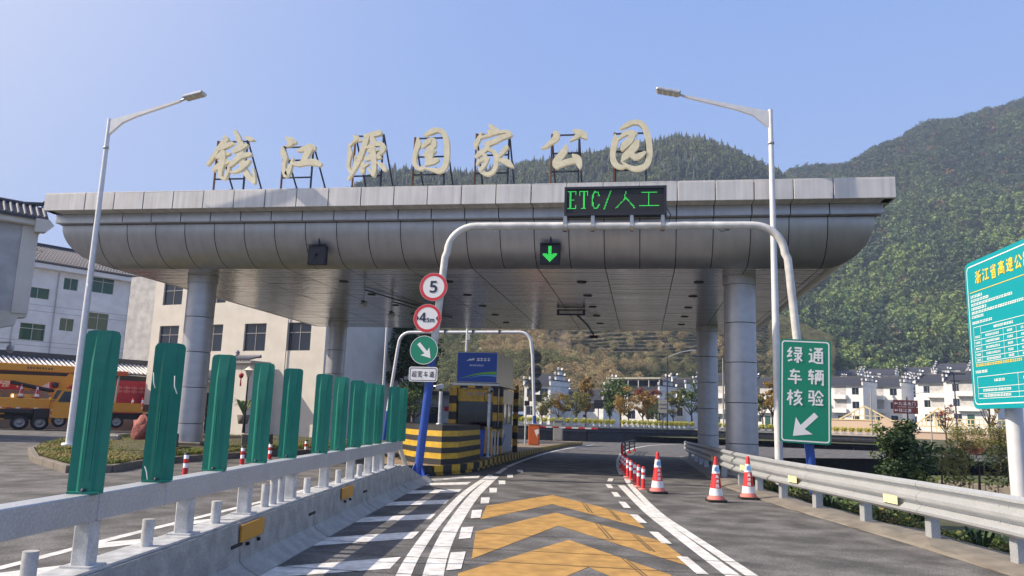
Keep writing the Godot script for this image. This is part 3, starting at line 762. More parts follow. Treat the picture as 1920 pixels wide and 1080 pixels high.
	for i in 7:
		var x0: float = frames[i][0].x
		var x1: float = frames[i][1].x
		var top: float = frames[i][0].y
		var t := thing("roof_character", labels[i], "sign letter", Vector3((x0 + x1) / 2, 7.99, -20.75), 0.0, "characters of the roof sign")
		var o := t.position
		var n := 0
		for s in text[i]:
			part("stroke", brush(s, 0.13, o, n * 0.004), M.letter_cream, t)
			n += 1
		var base := B.new()
		for x in [x0, x1]:
			part("post", B.new().box(Vector3(x - o.x, (top - 7.99) / 2, -0.2), Vector3(0.045, top - 7.99, 0.045)), M.steel_rust if x == x0 else M.steel_dark, t)
			part("back_brace", B.new().tube([Vector3(x - o.x, top - 7.99, -0.2), Vector3(x - o.x, 0.02, -1.75)], 0.028, 5), M.steel_dark, t)
			part("strut", B.new().tube([Vector3(x - o.x, 0.1, -0.22), Vector3(x - o.x, 0.55, -1.3)], 0.02, 5), M.steel_dark, t)
		for y in [0.03, 0.55, 1.1, top - 8.02]:
			part("cross_bar", B.new().box(Vector3((x0 + x1) / 2 - o.x, y, -0.23), Vector3(x1 - x0, 0.04, 0.04)), M.steel_rust if y < 0.1 else M.steel_dark, t)

# one brush stroke: a chain of points with radii, cut as a thick plate
func brush(s: Array, depth: float, o: Vector3, lift: float) -> B:
	var b := B.new()
	var pts := []
	for i in s.size() - 1:
		var p0: Vector3 = s[maxi(i - 1, 0)]
		var p3: Vector3 = s[mini(i + 2, s.size() - 1)]
		for k in 3: pts.append(Vector3(s[i]).cubic_interpolate(s[i + 1], p0, p3, k / 3.0))
	pts.append(s[-1])
	var left := []
	var right := []
	for i in pts.size():
		var a: Vector3 = pts[maxi(i - 1, 0)]
		var c: Vector3 = pts[mini(i + 1, pts.size() - 1)]
		var d := Vector2(c.x - a.x, c.y - a.y).normalized()
		var p := Vector2(pts[i].x - o.x, pts[i].y - o.y)
		var r := maxf(pts[i].z, 0.008)
		if i == 0:
			for q in [0.92, 0.45]: left.append([p - d * r * q + Vector2(-d.y, d.x) * r * sqrt(1 - q * q), p - d * r * q + Vector2(d.y, -d.x) * r * sqrt(1 - q * q)])
		left.append([p + Vector2(-d.y, d.x) * r, p + Vector2(d.y, -d.x) * r])
		if i == pts.size() - 1:
			for q in [0.45, 0.92]: left.append([p + d * r * q + Vector2(-d.y, d.x) * r * sqrt(1 - q * q), p + d * r * q + Vector2(d.y, -d.x) * r * sqrt(1 - q * q)])
	var zf := lift
	var zb := lift - depth
	for i in left.size() - 1:
		var l0: Vector2 = left[i][0]
		var r0: Vector2 = left[i][1]
		var l1: Vector2 = left[i + 1][0]
		var r1: Vector2 = left[i + 1][1]
		b.quad(Vector3(l0.x, l0.y, zf), Vector3(l1.x, l1.y, zf), Vector3(r1.x, r1.y, zf), Vector3(r0.x, r0.y, zf))
		b.quad(Vector3(r0.x, r0.y, zb), Vector3(r1.x, r1.y, zb), Vector3(l1.x, l1.y, zb), Vector3(l0.x, l0.y, zb))
		b.quad(Vector3(l0.x, l0.y, zb), Vector3(l1.x, l1.y, zb), Vector3(l1.x, l1.y, zf), Vector3(l0.x, l0.y, zf))
		b.quad(Vector3(r0.x, r0.y, zf), Vector3(r1.x, r1.y, zf), Vector3(r1.x, r1.y, zb), Vector3(r0.x, r0.y, zb))
	for e in [0, left.size() - 1]:
		var l: Vector2 = left[e][0]
		var r: Vector2 = left[e][1]
		b.quad(Vector3(l.x, l.y, zf), Vector3(r.x, r.y, zf), Vector3(r.x, r.y, zb), Vector3(l.x, l.y, zb))
	return b


# ---------- stroke lettering: polylines on a 100 x 100 square, y down ----------
var GLYPH := {
	"车": "20,22 80,22|45,8 28,50 82,50|8,68 92,68|55,36 55,95",
	"道": "15,10 25,22|8,40 25,40 25,75 10,88|10,85 30,80 60,90 95,90|48,8 55,18|80,5 72,18|36,22 92,22|64,22 58,34|46,36 84,36 84,78 46,78 46,36|46,50 84,50|46,64 84,64",
	"超": "15,20 45,20|30,6 30,40|8,40 50,40|30,40 30,85|30,60 48,60|18,55 12,88|12,80 40,90 95,90|56,12 90,12 88,38 78,38|70,12 66,28 54,42|60,52 88,52 88,78 60,78 60,52",
	"宽": "50,2 50,12|12,28 12,14 90,14 88,28|18,34 84,34|38,24 38,44|62,24 62,44|28,50 72,50 72,76|28,50 28,76|50,56 46,78 15,95|55,72 55,92 88,92 88,82",
	"绿": "28,5 10,30 30,30 8,58 32,54|8,85 34,76|48,8 86,8 84,38|50,24 84,24|42,40 95,40|68,40 68,90 58,86|50,52 58,60|46,82 62,68|88,50 74,64 92,84",
	"通": "15,10 25,22|8,40 25,40 25,75 10,88|10,85 30,80 60,90 95,90|42,8 86,8 70,20|55,14 68,24|44,28 88,28 88,80 82,78|44,28 40,82|44,45 88,45|44,60 88,60|66,28 66,80",
	"辆": "6,20 40,20|22,6 12,44 40,44|4,64 42,58|28,30 28,92|46,14 96,14|50,32 92,32 92,92 84,88|50,32 50,92|64,14 62,50 54,72|62,52 68,66|78,14 76,50 70,72|78,52 86,66",
	"核": "6,28 40,28|24,6 24,94|24,30 6,68|26,42 38,58|66,4 68,16|44,20 94,20|66,20 52,40 76,40|82,34 66,60 44,74|90,50 70,76 44,94|74,70 94,92",
	"验": "8,10 36,10 34,42|14,22 12,46 40,46 38,82 30,90|6,66 34,62|66,5 44,38|66,5 94,36|56,42 80,42|52,56 58,70|68,52 72,68|88,52 78,78|46,84 94,84",
	"浙": "8,10 16,20|4,36 14,44|4,88 18,60|24,28 46,28|36,6 36,88 28,82|22,62 48,50|86,8 60,20|60,20 58,60 50,94|60,46 96,46|80,46 80,96",
	"江": "12,10 22,22|6,36 18,46|8,90 26,60|40,20 92,20|66,20 66,84|34,84 96,84",
	"省": "50,4 50,30|30,12 16,30|70,10 86,24|74,22 50,40 14,48|34,44 76,44 76,94 34,94 34,44|34,60 76,60|34,76 76,76",
	"高": "50,2 50,12|10,16 90,16|32,26 68,26 68,40 32,40 32,26|14,50 14,94|14,50 86,50 86,90 78,88|34,62 66,62 66,80 34,80 34,62",
	"速": "15,10 25,22|8,40 25,40 25,75 10,88|10,85 30,80 60,90 95,90|40,16 92,16|66,4 66,80|46,28 86,28 86,48 46,48 46,28|64,50 42,74|68,50 90,70",
	"公": "38,10 10,50|62,10 92,48|46,46 22,86 76,80|64,62 82,94",
	"路": "10,10 38,10 38,34 10,34 10,10|24,34 24,86|24,58 40,58|10,50 10,88|6,90 42,80|62,4 46,36|58,18 86,18 70,42 46,62|58,28 94,60|56,64 88,64 88,92 56,92 56,64",
	"强": "8,10 36,10 36,32 10,32 8,54 38,54 34,88 24,86|52,8 88,8 88,28 52,28 52,8|48,38 92,38 92,62 48,62 48,38|70,30 70,86|44,88 94,82",
	"防": "8,8 8,94|8,8 32,8 22,36 34,54 22,66|66,4 70,18|42,26 96,26|64,26 60,60 40,92|62,50 88,50 82,88 72,88",
	"减": "8,18 16,28|6,84 18,52|30,26 94,26|34,26 32,64 24,92|44,40 66,40|44,52 66,52 66,74 44,74 44,52|74,6 80,60 94,90|90,44 64,94|84,8 92,18",
	"灾": "50,2 50,12|12,26 12,14 90,14 88,26|28,42 34,56|76,38 66,54|50,28 48,60 14,94|50,56 88,94",
	"人": "52,6 46,50 8,94|50,36 92,94",
	"工": "16,14 84,14|50,14 50,86|6,86 94,86",
	"九": "10,36 72,36 68,80 76,90 94,88 94,76|40,6 38,50 10,94",
	"龙": "10,36 92,36|42,6 38,60 10,94|56,36 56,84 90,86 92,74|84,48 50,78|64,10 76,22",
	"门": "16,6 26,18|12,24 12,94|34,14 88,14 88,90 76,88",
	"溪": "8,10 18,20|4,36 14,46|6,90 20,60|84,8 40,16|44,24 50,34|62,22 66,32|86,20 78,34|64,36 46,48 76,52|72,44 48,62 82,62|32,74 96,74|64,62 60,78 34,96|66,76 94,94",
	"钱": "24,4 8,34|22,18 40,18|14,36 38,36|8,56 42,56|25,36 25,88 40,78|50,30 90,24|48,50 94,42|66,6 72,60 92,92|90,56 52,92|82,8 90,16",
	"源": "10,10 20,20|6,36 16,44|6,90 20,60|30,12 94,12|34,12 32,60 24,92|62,14 56,26|44,28 84,28 84,58 44,58 44,28|44,42 84,42|64,58 64,92 54,88|48,66 40,82|80,66 90,82",
	"E": "10,5 90,5 90,20|30,5 30,95|34,5 34,95|30,50 70,50|10,95 90,95 90,80",
	"T": "10,25 10,5 90,5 90,25|48,5 48,95|54,5 54,95|30,95 70,95",
	"C": "85,30 70,8 40,5 18,25 14,50 18,78 40,95 70,92 88,72|22,25 18,50 22,78",
	"/": "85,0 15,100",
}

# writes text in the frame xf (x right, y up, z out of the face); each glyph fills size x size
func write(b: B, text: String, xf: Transform3D, size: Vector2, weight: float, pitch: Vector2) -> B:
	for i in text.length():
		var k := 0
		for s in GLYPH[text[i]].split("|"):
			var pts := []
			for p in s.split(" "):
				var c = p.split(",")
				pts.append(Vector2(float(c[0]) / 100.0 * size.x, (1.0 - float(c[1]) / 100.0) * size.y) + pitch * i)
			b.ribbon(pts, weight, xf.translated_local(Vector3(0, 0, 0.0009 * k)))
			k += 1
	return b

func small_print(b: B, xf: Transform3D, a: Vector2, width: float, h: float, r: RandomNumberGenerator) -> void:
	var x := a.x
	while x < a.x + width:
		var w := h * r.randf_range(0.6, 0.95)
		b.ribbon([Vector2(x, a.y + h * 0.25), Vector2(x + w, a.y + h * 0.25)], h * 0.28, xf)
		b.ribbon([Vector2(x, a.y + h * 0.75), Vector2(x + w, a.y + h * 0.75)], h * 0.25, xf)
		b.ribbon([Vector2(x + w * 0.5, a.y), Vector2(x + w * 0.5, a.y + h)], h * 0.2, xf.translated_local(Vector3(0, 0, 0.0008)))
		x += h * 1.08

func round_rect(w: float, h: float, r: float, n := 5) -> PackedVector2Array:
	var p := PackedVector2Array()
	for c in [[w / 2 - r, h / 2 - r, 0.0], [-w / 2 + r, h / 2 - r, PI / 2], [-w / 2 + r, -h / 2 + r, PI], [w / 2 - r, -h / 2 + r, PI * 1.5]]:
		for k in n + 1:
			var a: float = c[2] + PI / 2 * k / n
			p.append(Vector2(c[0] + cos(a) * r, c[1] + sin(a) * r))
	return p

# a frame (ring) between two outlines with the same number of points
func ring(b: B, outer: PackedVector2Array, inner: PackedVector2Array, xf: Transform3D) -> void:
	for i in outer.size():
		var j := (i + 1) % outer.size()
		b.quad(xf * Vector3(outer[i].x, outer[i].y, 0), xf * Vector3(inner[i].x, inner[i].y, 0), xf * Vector3(inner[j].x, inner[j].y, 0), xf * Vector3(outer[j].x, outer[j].y, 0))

func circle(r: float, n := 40) -> PackedVector2Array:
	var p := PackedVector2Array()
	for k in n: p.append(Vector2(cos(TAU * k / n), sin(TAU * k / n)) * r)
	return p

func latin(s: String, size: float, weight := 700) -> TextMesh:
	var f := SystemFont.new()
	f.font_names = PackedStringArray(["Droid Sans"])
	f.font_weight = weight
	var m := TextMesh.new()
	m.text = s
	m.font = f
	m.font_size = 64
	m.pixel_size = size / 64.0
	m.depth = 0.004
	return m

func arrow(l: float, w: float, hw: float, hl: float) -> PackedVector2Array:
	return PackedVector2Array([Vector2(-w, -l / 2), Vector2(w, -l / 2), Vector2(w, l / 2 - hl), Vector2(hw, l / 2 - hl - w * 0.8), Vector2(0, l / 2), Vector2(-hw, l / 2 - hl - w * 0.8), Vector2(-w, l / 2 - hl)])

# ---------- portal, display board and signs ----------
func gantry_and_signs() -> void:
	glow("led_green", Color(0.05, 0.85, 0.12), 0.85)
	lane_signals()
	var gz := -18.8
	var t := thing("sign_portal", "stained white steel pipe portal with blue feet carrying the display board", "gantry", Vector3(-0.9, 0, gz))
	var lf := Vector3(-5.5, 0.02, gz)
	var lt := Vector3(-5.02, 6.0, gz)
	var rf := Vector3(3.9, -0.25, gz)
	var rt := Vector3(3.4, 5.95, gz)
	var o := t.position
	var pts := []
	var lk := lf.lerp(lt, 0.55)
	var rk := rf.lerp(rt, 0.52)
	pts.append(lk - o)
	pts.append(lf.lerp(lt, 0.93) - o)
	for k in 9:
		var a := PI / 2 * k / 8
		pts.append(Vector3(-5.0 + 0.75 * (1 - cos(a)), 5.72 + 0.68 * sin(a), gz) - o)
	for k in 9:
		var a := PI / 2 * (1 - k / 8.0)
		pts.append(Vector3(3.37 - 0.75 * (1 - cos(a)), 5.65 + 0.7 * sin(a), gz) - o)
	pts.append(rf.lerp(rt, 0.93) - o)
	pts.append(rk - o)
	part("pipe", B.new().tube(pts, 0.095, 16), M.pipe_stained, t)
	for f in [[lf, lk], [rf, rk]]:
		part("foot_pipe", B.new().tube([f[0] - o, f[1] - o], 0.105, 16), M.blue_paint, t)
		part("base_plate", B.new().box(f[0] - o + Vector3(0, 0.02, 0), Vector3(0.5, 0.04, 0.5)), M.blue_paint, t)
		for a in 4:
			var d := Vector3(cos(a * PI / 2 + 0.6), 0, sin(a * PI / 2 + 0.6))
			part("gusset", B.new().prism(PackedVector2Array([Vector2(0.08, 0.04), Vector2(0.27, 0.04), Vector2(0.08, 0.36)]), 0.014, Transform3D(Basis(d, Vector3.UP, d.cross(Vector3.UP)), f[0] - o)), M.blue_paint, t)
	var wire := B.new().tube([Vector3(1.75, 6.32, gz) - o, Vector3(1.9, 6.2, gz) - o, Vector3(2.1, 6.24, gz) - o, Vector3(1.75, 6.3, gz) - o], 0.008, 4)
	part("loose_wire", wire, M.black, t)
	# display board
	var p0: Vector3 = Vector3(-1.97, 7.37, -18.75)
	var p1: Vector3 = Vector3(0.58, 6.62, -18.75)
	var c := Vector3((p0.x + p1.x) / 2, (p0.y + p1.y) / 2, gz + 0.02)
	var w := p1.x - p0.x
	var h := p0.y - p1.y
	t = thing("display_board", "black dot matrix board with green characters on top of the portal", "display", c)
	part("case", B.new().box(Vector3(0, 0, -0.06), Vector3(w, h, 0.24), Basis.IDENTITY, 0.02), M.black, t)
	var rim := B.new()
	rim.box(Vector3(0, h / 2 - 0.03, 0.075), Vector3(w, 0.06, 0.05)); rim.box(Vector3(0, -h / 2 + 0.03, 0.075), Vector3(w, 0.06, 0.05))
	rim.box(Vector3(-w / 2 + 0.03, 0, 0.074), Vector3(0.06, h, 0.05)); rim.box(Vector3(w / 2 - 0.03, 0, 0.074), Vector3(0.06, h, 0.05))
	part("rim", rim, mat("board_rim", Color(0.02, 0.022, 0.03), 0.4), t)
	var dots := B.new()
	var grid := {}
	var at := 0
	for s in ["E", "T", "C", "/", "人", "工"]:
		var cw := 24 if s in ["人", "工"] else 12
		for line in GLYPH[s].split("|"):
			var q := []
			for p in line.split(" "): q.append(Vector2(float(p.split(",")[0]), float(p.split(",")[1])))
			for i in q.size() - 1:
				for k in 41:
					var e: Vector2 = Vector2(q[i]).lerp(q[i + 1], k / 40.0)
					grid[Vector2i(at + int(e.x / 100.0 * (cw - 2.01)), int(e.y / 100.0 * 19.5))] = true
		at += cw
	var pitch := (w - 0.16) / 97.0
	for g in grid:
		dots.box(Vector3(-w / 2 + 0.09 + g.x * pitch, h / 2 - 0.115 - g.y * pitch, 0.064), Vector3(pitch * 0.62, pitch * 0.62, 0.004))
	part("lit_characters", dots, M.led_green, t)
	for x in [-1.25, -0.55, 0.42, 1.18]:
		var cl := B.new()
		cl.box(Vector3(x, -h / 2 - 0.12, 0.0), Vector3(0.09, 0.24, 0.16))
		cl.tube([Vector3(x - 0.05, -h / 2 - 0.28, -0.02), Vector3(x + 0.05, -h / 2 - 0.28, -0.02)], 0.118, 12)
		part("clamp", cl, M.steel_panel, t)
	part("cable", B.new().tube([Vector3(w / 2, -0.2, 0), Vector3(w / 2 + 0.1, -0.35, 0), Vector3(w / 2 + 0.05, -0.55, 0)], 0.012, 5), M.black, t)
	# signs on the left leg
	var sz := gz + 0.16
	disc(Vector3(-5.28, 4.77, -18.64), 0.365, "red", "round white sign with red rim and a figure 5, topmost on the portal")
	disc(Vector3(-5.40, 3.96, -18.64), 0.365, "width", "round white sign with red rim limiting width to 4.5 m")
	disc(Vector3(-5.45, 3.15, -18.64), 0.365, "arrow", "round green sign with white arrow pointing down to the right")
	var pc: Vector3 = Vector3(-5.44, 2.54, -18.64)
	t = thing("lane_plate", "small white plate with four dark characters under the round signs", "sign", pc)
	part("plate", B.new().prism(round_rect(0.74, 0.37, 0.06), 0.02, Transform3D(Basis.IDENTITY, Vector3.ZERO)), M.sign_white, t)
	var bd := B.new()
	ring(bd, round_rect(0.69, 0.32, 0.045), round_rect(0.66, 0.29, 0.035), Transform3D(Basis.IDENTITY, Vector3(0, 0, 0.003)))
	part("border", bd, M.sign_ink, t)
	part("text", write(B.new(), "超宽车道", Transform3D(Basis.IDENTITY, Vector3(-0.3, -0.08, 0.003)), Vector2(0.135, 0.165), 0.015, Vector2(0.152, 0)), M.sign_ink, t)
	# tall green sign on the right leg
	var gb := Basis(Vector3(0, 0, 1), -0.03)
	pc = Vector3(3.71, 2.36, -18.62)
	t = thing("inspection_sign", "tall green sign with six white characters and an arrow on the portal's right leg", "sign", pc)
	var xf := Transform3D(gb, Vector3.ZERO)
	part("board", B.new().prism(round_rect(1.13, 2.38, 0.08), 0.025, xf), M.sign_green, t)
	bd = B.new()
	ring(bd, round_rect(1.06, 2.31, 0.07), round_rect(1.0, 2.25, 0.05), xf.translated_local(Vector3(0, 0, 0.003)))
	part("border", bd, M.sign_white, t)
	for row in 3:
		for col in 2:
			var ch: String = ["绿通", "车辆", "核验"][row][col]
			part("character", write(B.new(), ch, xf.translated_local(Vector3(-0.42 + 0.46 * col, 0.62 - 0.49 * row, 0.003)), Vector2(0.37, 0.4), 0.04, Vector2.ZERO), M.sign_white, t)
	part("arrow", B.new().prism(arrow(0.72, 0.062, 0.26, 0.3), 0.0, xf.translated_local(Vector3(-0.02, -0.78, 0.004)) * Transform3D(Basis(Vector3(0, 0, 1), deg_to_rad(135)), Vector3.ZERO)), M.sign_white, t)
	for y in [0.7, -0.6]:
		part("clamp", B.new().box(xf * Vector3(0.0, y, -0.07), Vector3(0.3, 0.05, 0.1)), M.galvanised, t)

func disc(c: Vector3, r: float, kind: String, label: String) -> void:
	var t := thing("round_sign", label, "sign", c, 0.0, "round signs on the portal's left leg")
	var I := Transform3D.IDENTITY
	part("plate", B.new().prism(circle(r), 0.02, I), M.sign_white if kind != "arrow" else M.sign_green, t)
	part("clamp", B.new().box(Vector3(0, 0, -0.05), Vector3(0.3, 0.05, 0.07)), M.galvanised, t)
	if kind == "arrow":
		var rm := B.new()
		ring(rm, circle(r * 0.995), circle(r * 0.96), I.translated(Vector3(0, 0, 0.003)))
		part("rim", rm, M.sign_white, t)
		part("arrow", B.new().prism(arrow(0.5, 0.045, 0.15, 0.2), 0.0, Transform3D(Basis(Vector3(0, 0, 1), deg_to_rad(-138)), Vector3(0.02, -0.02, 0.004))), M.sign_white, t)
		return
	var rm := B.new()
	ring(rm, circle(r * 0.985), circle(r * 0.78), I.translated(Vector3(0, 0, 0.003)))
	part("rim", rm, M.sign_red, t)
	if kind == "red":
		part("figure", latin("5", 0.42), M.sign_ink, t, Vector3(0, 0.0, 0.005))
	else:
		part("figure", latin("4", 0.33), M.sign_ink, t, Vector3(-0.125, 0.02, 0.005))
		part("figure", latin(".5m", 0.145), M.sign_ink, t, Vector3(0.068, -0.045, 0.005))
		for s in [-1, 1]:
			part("pointer", B.new().prism(PackedVector2Array([Vector2(0.275 * s, 0.075), Vector2(0.222 * s, 0), Vector2(0.275 * s, -0.075)]), 0.0, I.translated(Vector3(0, 0, 0.005))), M.sign_ink, t)

# ---------- street lamps ----------
func lamp_post(at: Vector3, height: float, dir: float, arm: float, rise: float, label: String) -> void:
	var t := thing("street_lamp", label, "street lamp", at, 0.0, "tall white street lamps")
	part("pole", B.new().tube([Vector3(0, 0, 0), Vector3(0, height * 0.5, 0), Vector3(0, height, 0)], [0.105, 0.085, 0.06], 16), M.white_pole, t)
	part("band", B.new().lathe([Vector2(0.075, height - 0.95), Vector2(0.082, height - 0.95), Vector2(0.082, height - 0.88), Vector2(0.075, height - 0.88)], Vector3.ZERO, 14), M.galvanised, t)
	part("base_flange", B.new().lathe([Vector2(0, 0.06), Vector2(0.2, 0.06), Vector2(0.2, 0.0)], Vector3.ZERO, 16), M.white_pole, t)
	var e := Vector3(dir * arm, height + rise, 0)
	var g := PackedVector2Array([Vector2(0.05, height - 0.04), Vector2(arm * 0.45, height - 0.04 + rise * 0.45), Vector2(arm, height + rise), Vector2(arm, height + rise - 0.06), Vector2(arm * 0.4, height - 0.16 + rise * 0.4), Vector2(0.2 * arm, height - 0.24 + rise * 0.2), Vector2(0.05, height - 0.5)])
	if dir < 0:
		for i in g.size(): g[i].x = -g[i].x
	part("arm", B.new().prism(g, 0.09, Transform3D(Basis.IDENTITY, Vector3(0, 0, 0.045))), M.white_pole, t)
	var a := atan2(rise, arm) * dir
	var r := Basis(Vector3(0, 0, 1), a)
	var hc := e + r * Vector3(dir * 0.45, 0.02, 0)
	part("spigot", B.new().tube([e - r * Vector3(dir * 0.05, 0.03, 0), e + r * Vector3(dir * 0.2, 0.0, 0)], 0.035, 8), M.galvanised, t)
	part("lamp_head", B.new().box(hc, Vector3(0.66, 0.1, 0.3), r, 0.03), M.galvanised_bright, t)
	for k in 4:
		part("lens", B.new().box(hc + r * Vector3((k - 1.5) * 0.145, -0.055, 0), Vector3(0.11, 0.014, 0.24), r), mat("lamp_lens", Color(0.3, 0.26, 0.17), 0.3) if not M.has("lamp_lens") else M.lamp_lens, t)

func street_lamps() -> void:
	lamp_post(Vector3(-15.95, 0.36, -19.6), 9.7, 1.0, 2.3, 0.52, "tall white street lamp standing on the grass island at the left")
	lamp_post(Vector3(3.3, -0.5, -19.9), 10.25, -1.0, 2.2, 0.5, "tall white street lamp behind the guard rail at the right, beside the green sign")


# ---------- barrier with anti-glare panels on the left of the lane ----------
var median: Array = [Vector2(-3.2, 1.0), Vector2(-3.36, -2.0), Vector2(-3.56, -4.0), Vector2(-3.8, -6.0), Vector2(-4.08, -8.0), Vector2(-4.33, -10.0), Vector2(-4.58, -12.0), Vector2(-4.82, -14.0), Vector2(-5.0, -15.5)]

func median_at(z: float) -> Array:
	var x := along(median, z)
	var d := Vector2(along(median, z - 0.3) - along(median, z + 0.3), -0.6).normalized()
	return [Vector3(x, 0, z), atan2(-d.x, -d.y)]

func median_barrier() -> void:
	var t := thing("median_barrier", "movable concrete and galvanised steel barrier along the left lane edge", "barrier")
	# concrete blocks 2.9 m long with a flared toe
	var z := 1.0
	var ends := [1.0, -1.9, -4.3, -7.05, -9.45, -12.3, -15.4]
	for i in ends.size() - 1:
		var b := B.new()
		var za: float = ends[i] - 0.012
		var zb: float = ends[i + 1] + 0.012
		var prof := [[-0.32, 0.0], [-0.18, 0.12], [-0.16, 0.5], [0.15, 0.5], [0.17, 0.14], [0.22, 0.085], [0.36, 0.012], [0.36, 0.0]]
		var n := 6
		for k in n:
			var p := median_at(lerpf(za, zb, float(k) / n))
			var q := median_at(lerpf(za, zb, float(k + 1) / n))
			for j in prof.size() - 1:
				var rp := Basis(Vector3.UP, p[1])
				var rq := Basis(Vector3.UP, q[1])
				b.quad(p[0] + rp * Vector3(prof[j][0], prof[j][1], 0), q[0] + rq * Vector3(prof[j][0], prof[j][1], 0), q[0] + rq * Vector3(prof[j + 1][0], prof[j + 1][1], 0), p[0] + rp * Vector3(prof[j + 1][0], prof[j + 1][1], 0))
		for e in [za, zb]:
			var p := median_at(e)
			var rp := Basis(Vector3.UP, p[1])
			var poly := PackedVector2Array()
			for j in prof: poly.append(Vector2(j[0], j[1]))
			b.prism(poly, 0.0, Transform3D(rp, p[0]))
		part("concrete_block", b, M.concrete, t)
	# sloping end block
	var e0 := median_at(-15.42)
	var r0 := Basis(Vector3.UP, e0[1])
	var eb := B.new()
	var side := PackedVector2Array([Vector2(0, 0), Vector2(0, 0.5), Vector2(0.35, 0.5), Vector2(2.3, 0.06), Vector2(2.3, 0)])
	eb.prism(side, 0.34, Transform3D(Basis(r0 * Vector3(0, 0, -1), Vector3.UP, r0 * Vector3(1, 0, 0)), e0[0] + r0 * Vector3(0.16, 0, 0)))
	eb.prism(PackedVector2Array([Vector2(0.17, 0.14), Vector2(0.36, 0.012), Vector2(0.36, 0.0), Vector2(0.17, 0)]), 2.4, Transform3D(r0, e0[0]))
	part("end_block", eb, M.concrete, t)
	# steel cap strip on the blocks
	for i in ends.size() - 1:
		var b := B.new()
		for k in 5:
			var p := median_at(lerpf(ends[i] - 0.02, ends[i + 1] + 0.02, k / 5.0))
			var q := median_at(lerpf(ends[i] - 0.02, ends[i + 1] + 0.02, (k + 1) / 5.0))
			var a := (Vector3(p[0]) + Vector3(q[0])) / 2
			b.box(a + Vector3(0, 0.512, 0), Vector3(0.24, 0.02, (Vector3(p[0]) - Vector3(q[0])).length() + 0.002), Basis(Vector3.UP, p[1]))
		part("cap_strip", b, M.galvanised_bright, t)
	# box rail in sections, joints under the panels
	var cuts := [1.0, -1.5, -3.2, -4.7, -5.6, -6.75, -7.9, -8.9, -10.1, -11.2, -12.4, -13.6, -14.8, -15.6]
	for i in cuts.size() - 1:
		var p := median_at(cuts[i])
		var q := median_at(cuts[i + 1])
		var d: Vector3 = q[0] - p[0]
		var by := Basis(Vector3.UP, atan2(-d.x, -d.z))
		var m: Vector3 = (p[0] + q[0]) / 2
		if i <= 1:
			part("rail_section", B.new().box(m + Vector3(0, 0.955, 0), Vector3(0.17, 0.09, d.length() - 0.006), by, 0.008), M.galvanised, t)
			part("lower_flange", B.new().box(m + Vector3(0, 0.85, 0), Vector3(0.17, 0.07, d.length() - 0.006), by, 0.006), M.galvanised, t)
		else:
			part("rail_section", B.new().box(m + Vector3(0, 0.91, 0), Vector3(0.17, 0.18, d.length() - 0.006), by, 0.008), M.galvanised, t)
	# lifting handles
	for hz in [-3.45, -2.6]:
		var p := median_at(hz)
		var by := Basis(Vector3.UP, p[1])
		var c: Vector3 = p[0] + Vector3(0, 1.0, 0)
		var hb := B.new().tube([c + by * Vector3(0, 0, 0.13), c + by * Vector3(0, 0.07, 0.12), c + by * Vector3(0, 0.07, -0.12), c + by * Vector3(0, 0, -0.13)], 0.01, 6)
		hb.box(c + Vector3(0, 0.006, 0), Vector3(0.12, 0.012, 0.4), by)
		part("lifting_handle", hb, M.galvanised_bright, t)
	# posts and short tubes between rail and block
	var zs := [-2.3, -3.55, -4.75, -6.15, -7.5, -8.95, -10.35, -11.8, -13.0, -14.0, -14.95]
	for i in zs.size():
		var p := median_at(zs[i])
		var by := Basis(Vector3.UP, p[1])
		var pb := B.new().box(p[0] + Vector3(0, 0.67, 0), Vector3(0.12, 0.31, 0.12), by, 0.012)
		pb.box(p[0] + Vector3(0, 0.528, 0), Vector3(0.2, 0.014, 0.2), by)
		part("post", pb, M.galvanised_bright, t)
	for s in [[-3.15, 0.2], [-4.2, 0.19], [-5.55, 0.2], [-6.8, 0.2], [-8.1, 0.24], [-8.35, 0.3], [-8.6, 0.3], [-9.6, 0.19], [-11.1, 0.19], [-12.4, 0.19], [-13.5, 0.29], [-13.7, 0.29]]:
		var p := median_at(s[0])
		part("stub_tube", B.new().tube([p[0] + Vector3(0, 0.52, 0), p[0] + Vector3(0, 0.52 + s[1], 0)], 0.045, 12), M.galvanised_bright, t)
	# end brace
	var be := median_at(-15.6)
	part("end_brace", B.new().tube([be[0] + Vector3(0, 0.93, 0), be[0] + Vector3(-0.16, 0.25, -1.3)], 0.05, 4), M.galvanised, t)
	# amber reflectors on the road face
	for zr in [-7.3, -11.0]:
		var p := median_at(zr)
		var by := Basis(Vector3.UP, p[1])
		part("reflector", B.new().box(p[0] + by * Vector3(0.178, 0.4, 0), Vector3(0.022, 0.16, 0.62), by, 0.004), M.reflector_orange, t)
		for k in [-0.2, 0.1]:
			part("bolt", B.new().box(p[0] + by * Vector3(0.18, 0.28, k), Vector3(0.03, 0.03, 0.03), by), M.black, t)
	# lifting slots where blocks join
	for zr in [-7.05, -9.45, -12.3]:
		var p := median_at(zr)
		var by := Basis(Vector3.UP, p[1])
		part("slot", B.new().box(p[0] + by * Vector3(0.162, 0.3, 0.1), Vector3(0.02, 0.03, 0.26), by), M.joint, t)
	# panels
	var bases := [Vector2(-3.60, -4.63), Vector2(-3.70, -5.54), Vector2(-3.91, -6.71), Vector2(-4.11, -7.89), Vector2(-4.22, -8.85), Vector2(-4.34, -10.07), Vector2(-4.42, -10.90), Vector2(-4.60, -12.02), Vector2(-4.79, -13.11), Vector2(-4.82, -13.68), Vector2(-4.84, -14.67), Vector2(-4.89, -15.34)]
	var words := ["nearest", "second", "third", "fourth", "fifth", "sixth", "seventh", "eighth", "ninth", "tenth", "eleventh", "farthest"]
	var mesh := panel_shape().mesh()
	var rib := B.new()
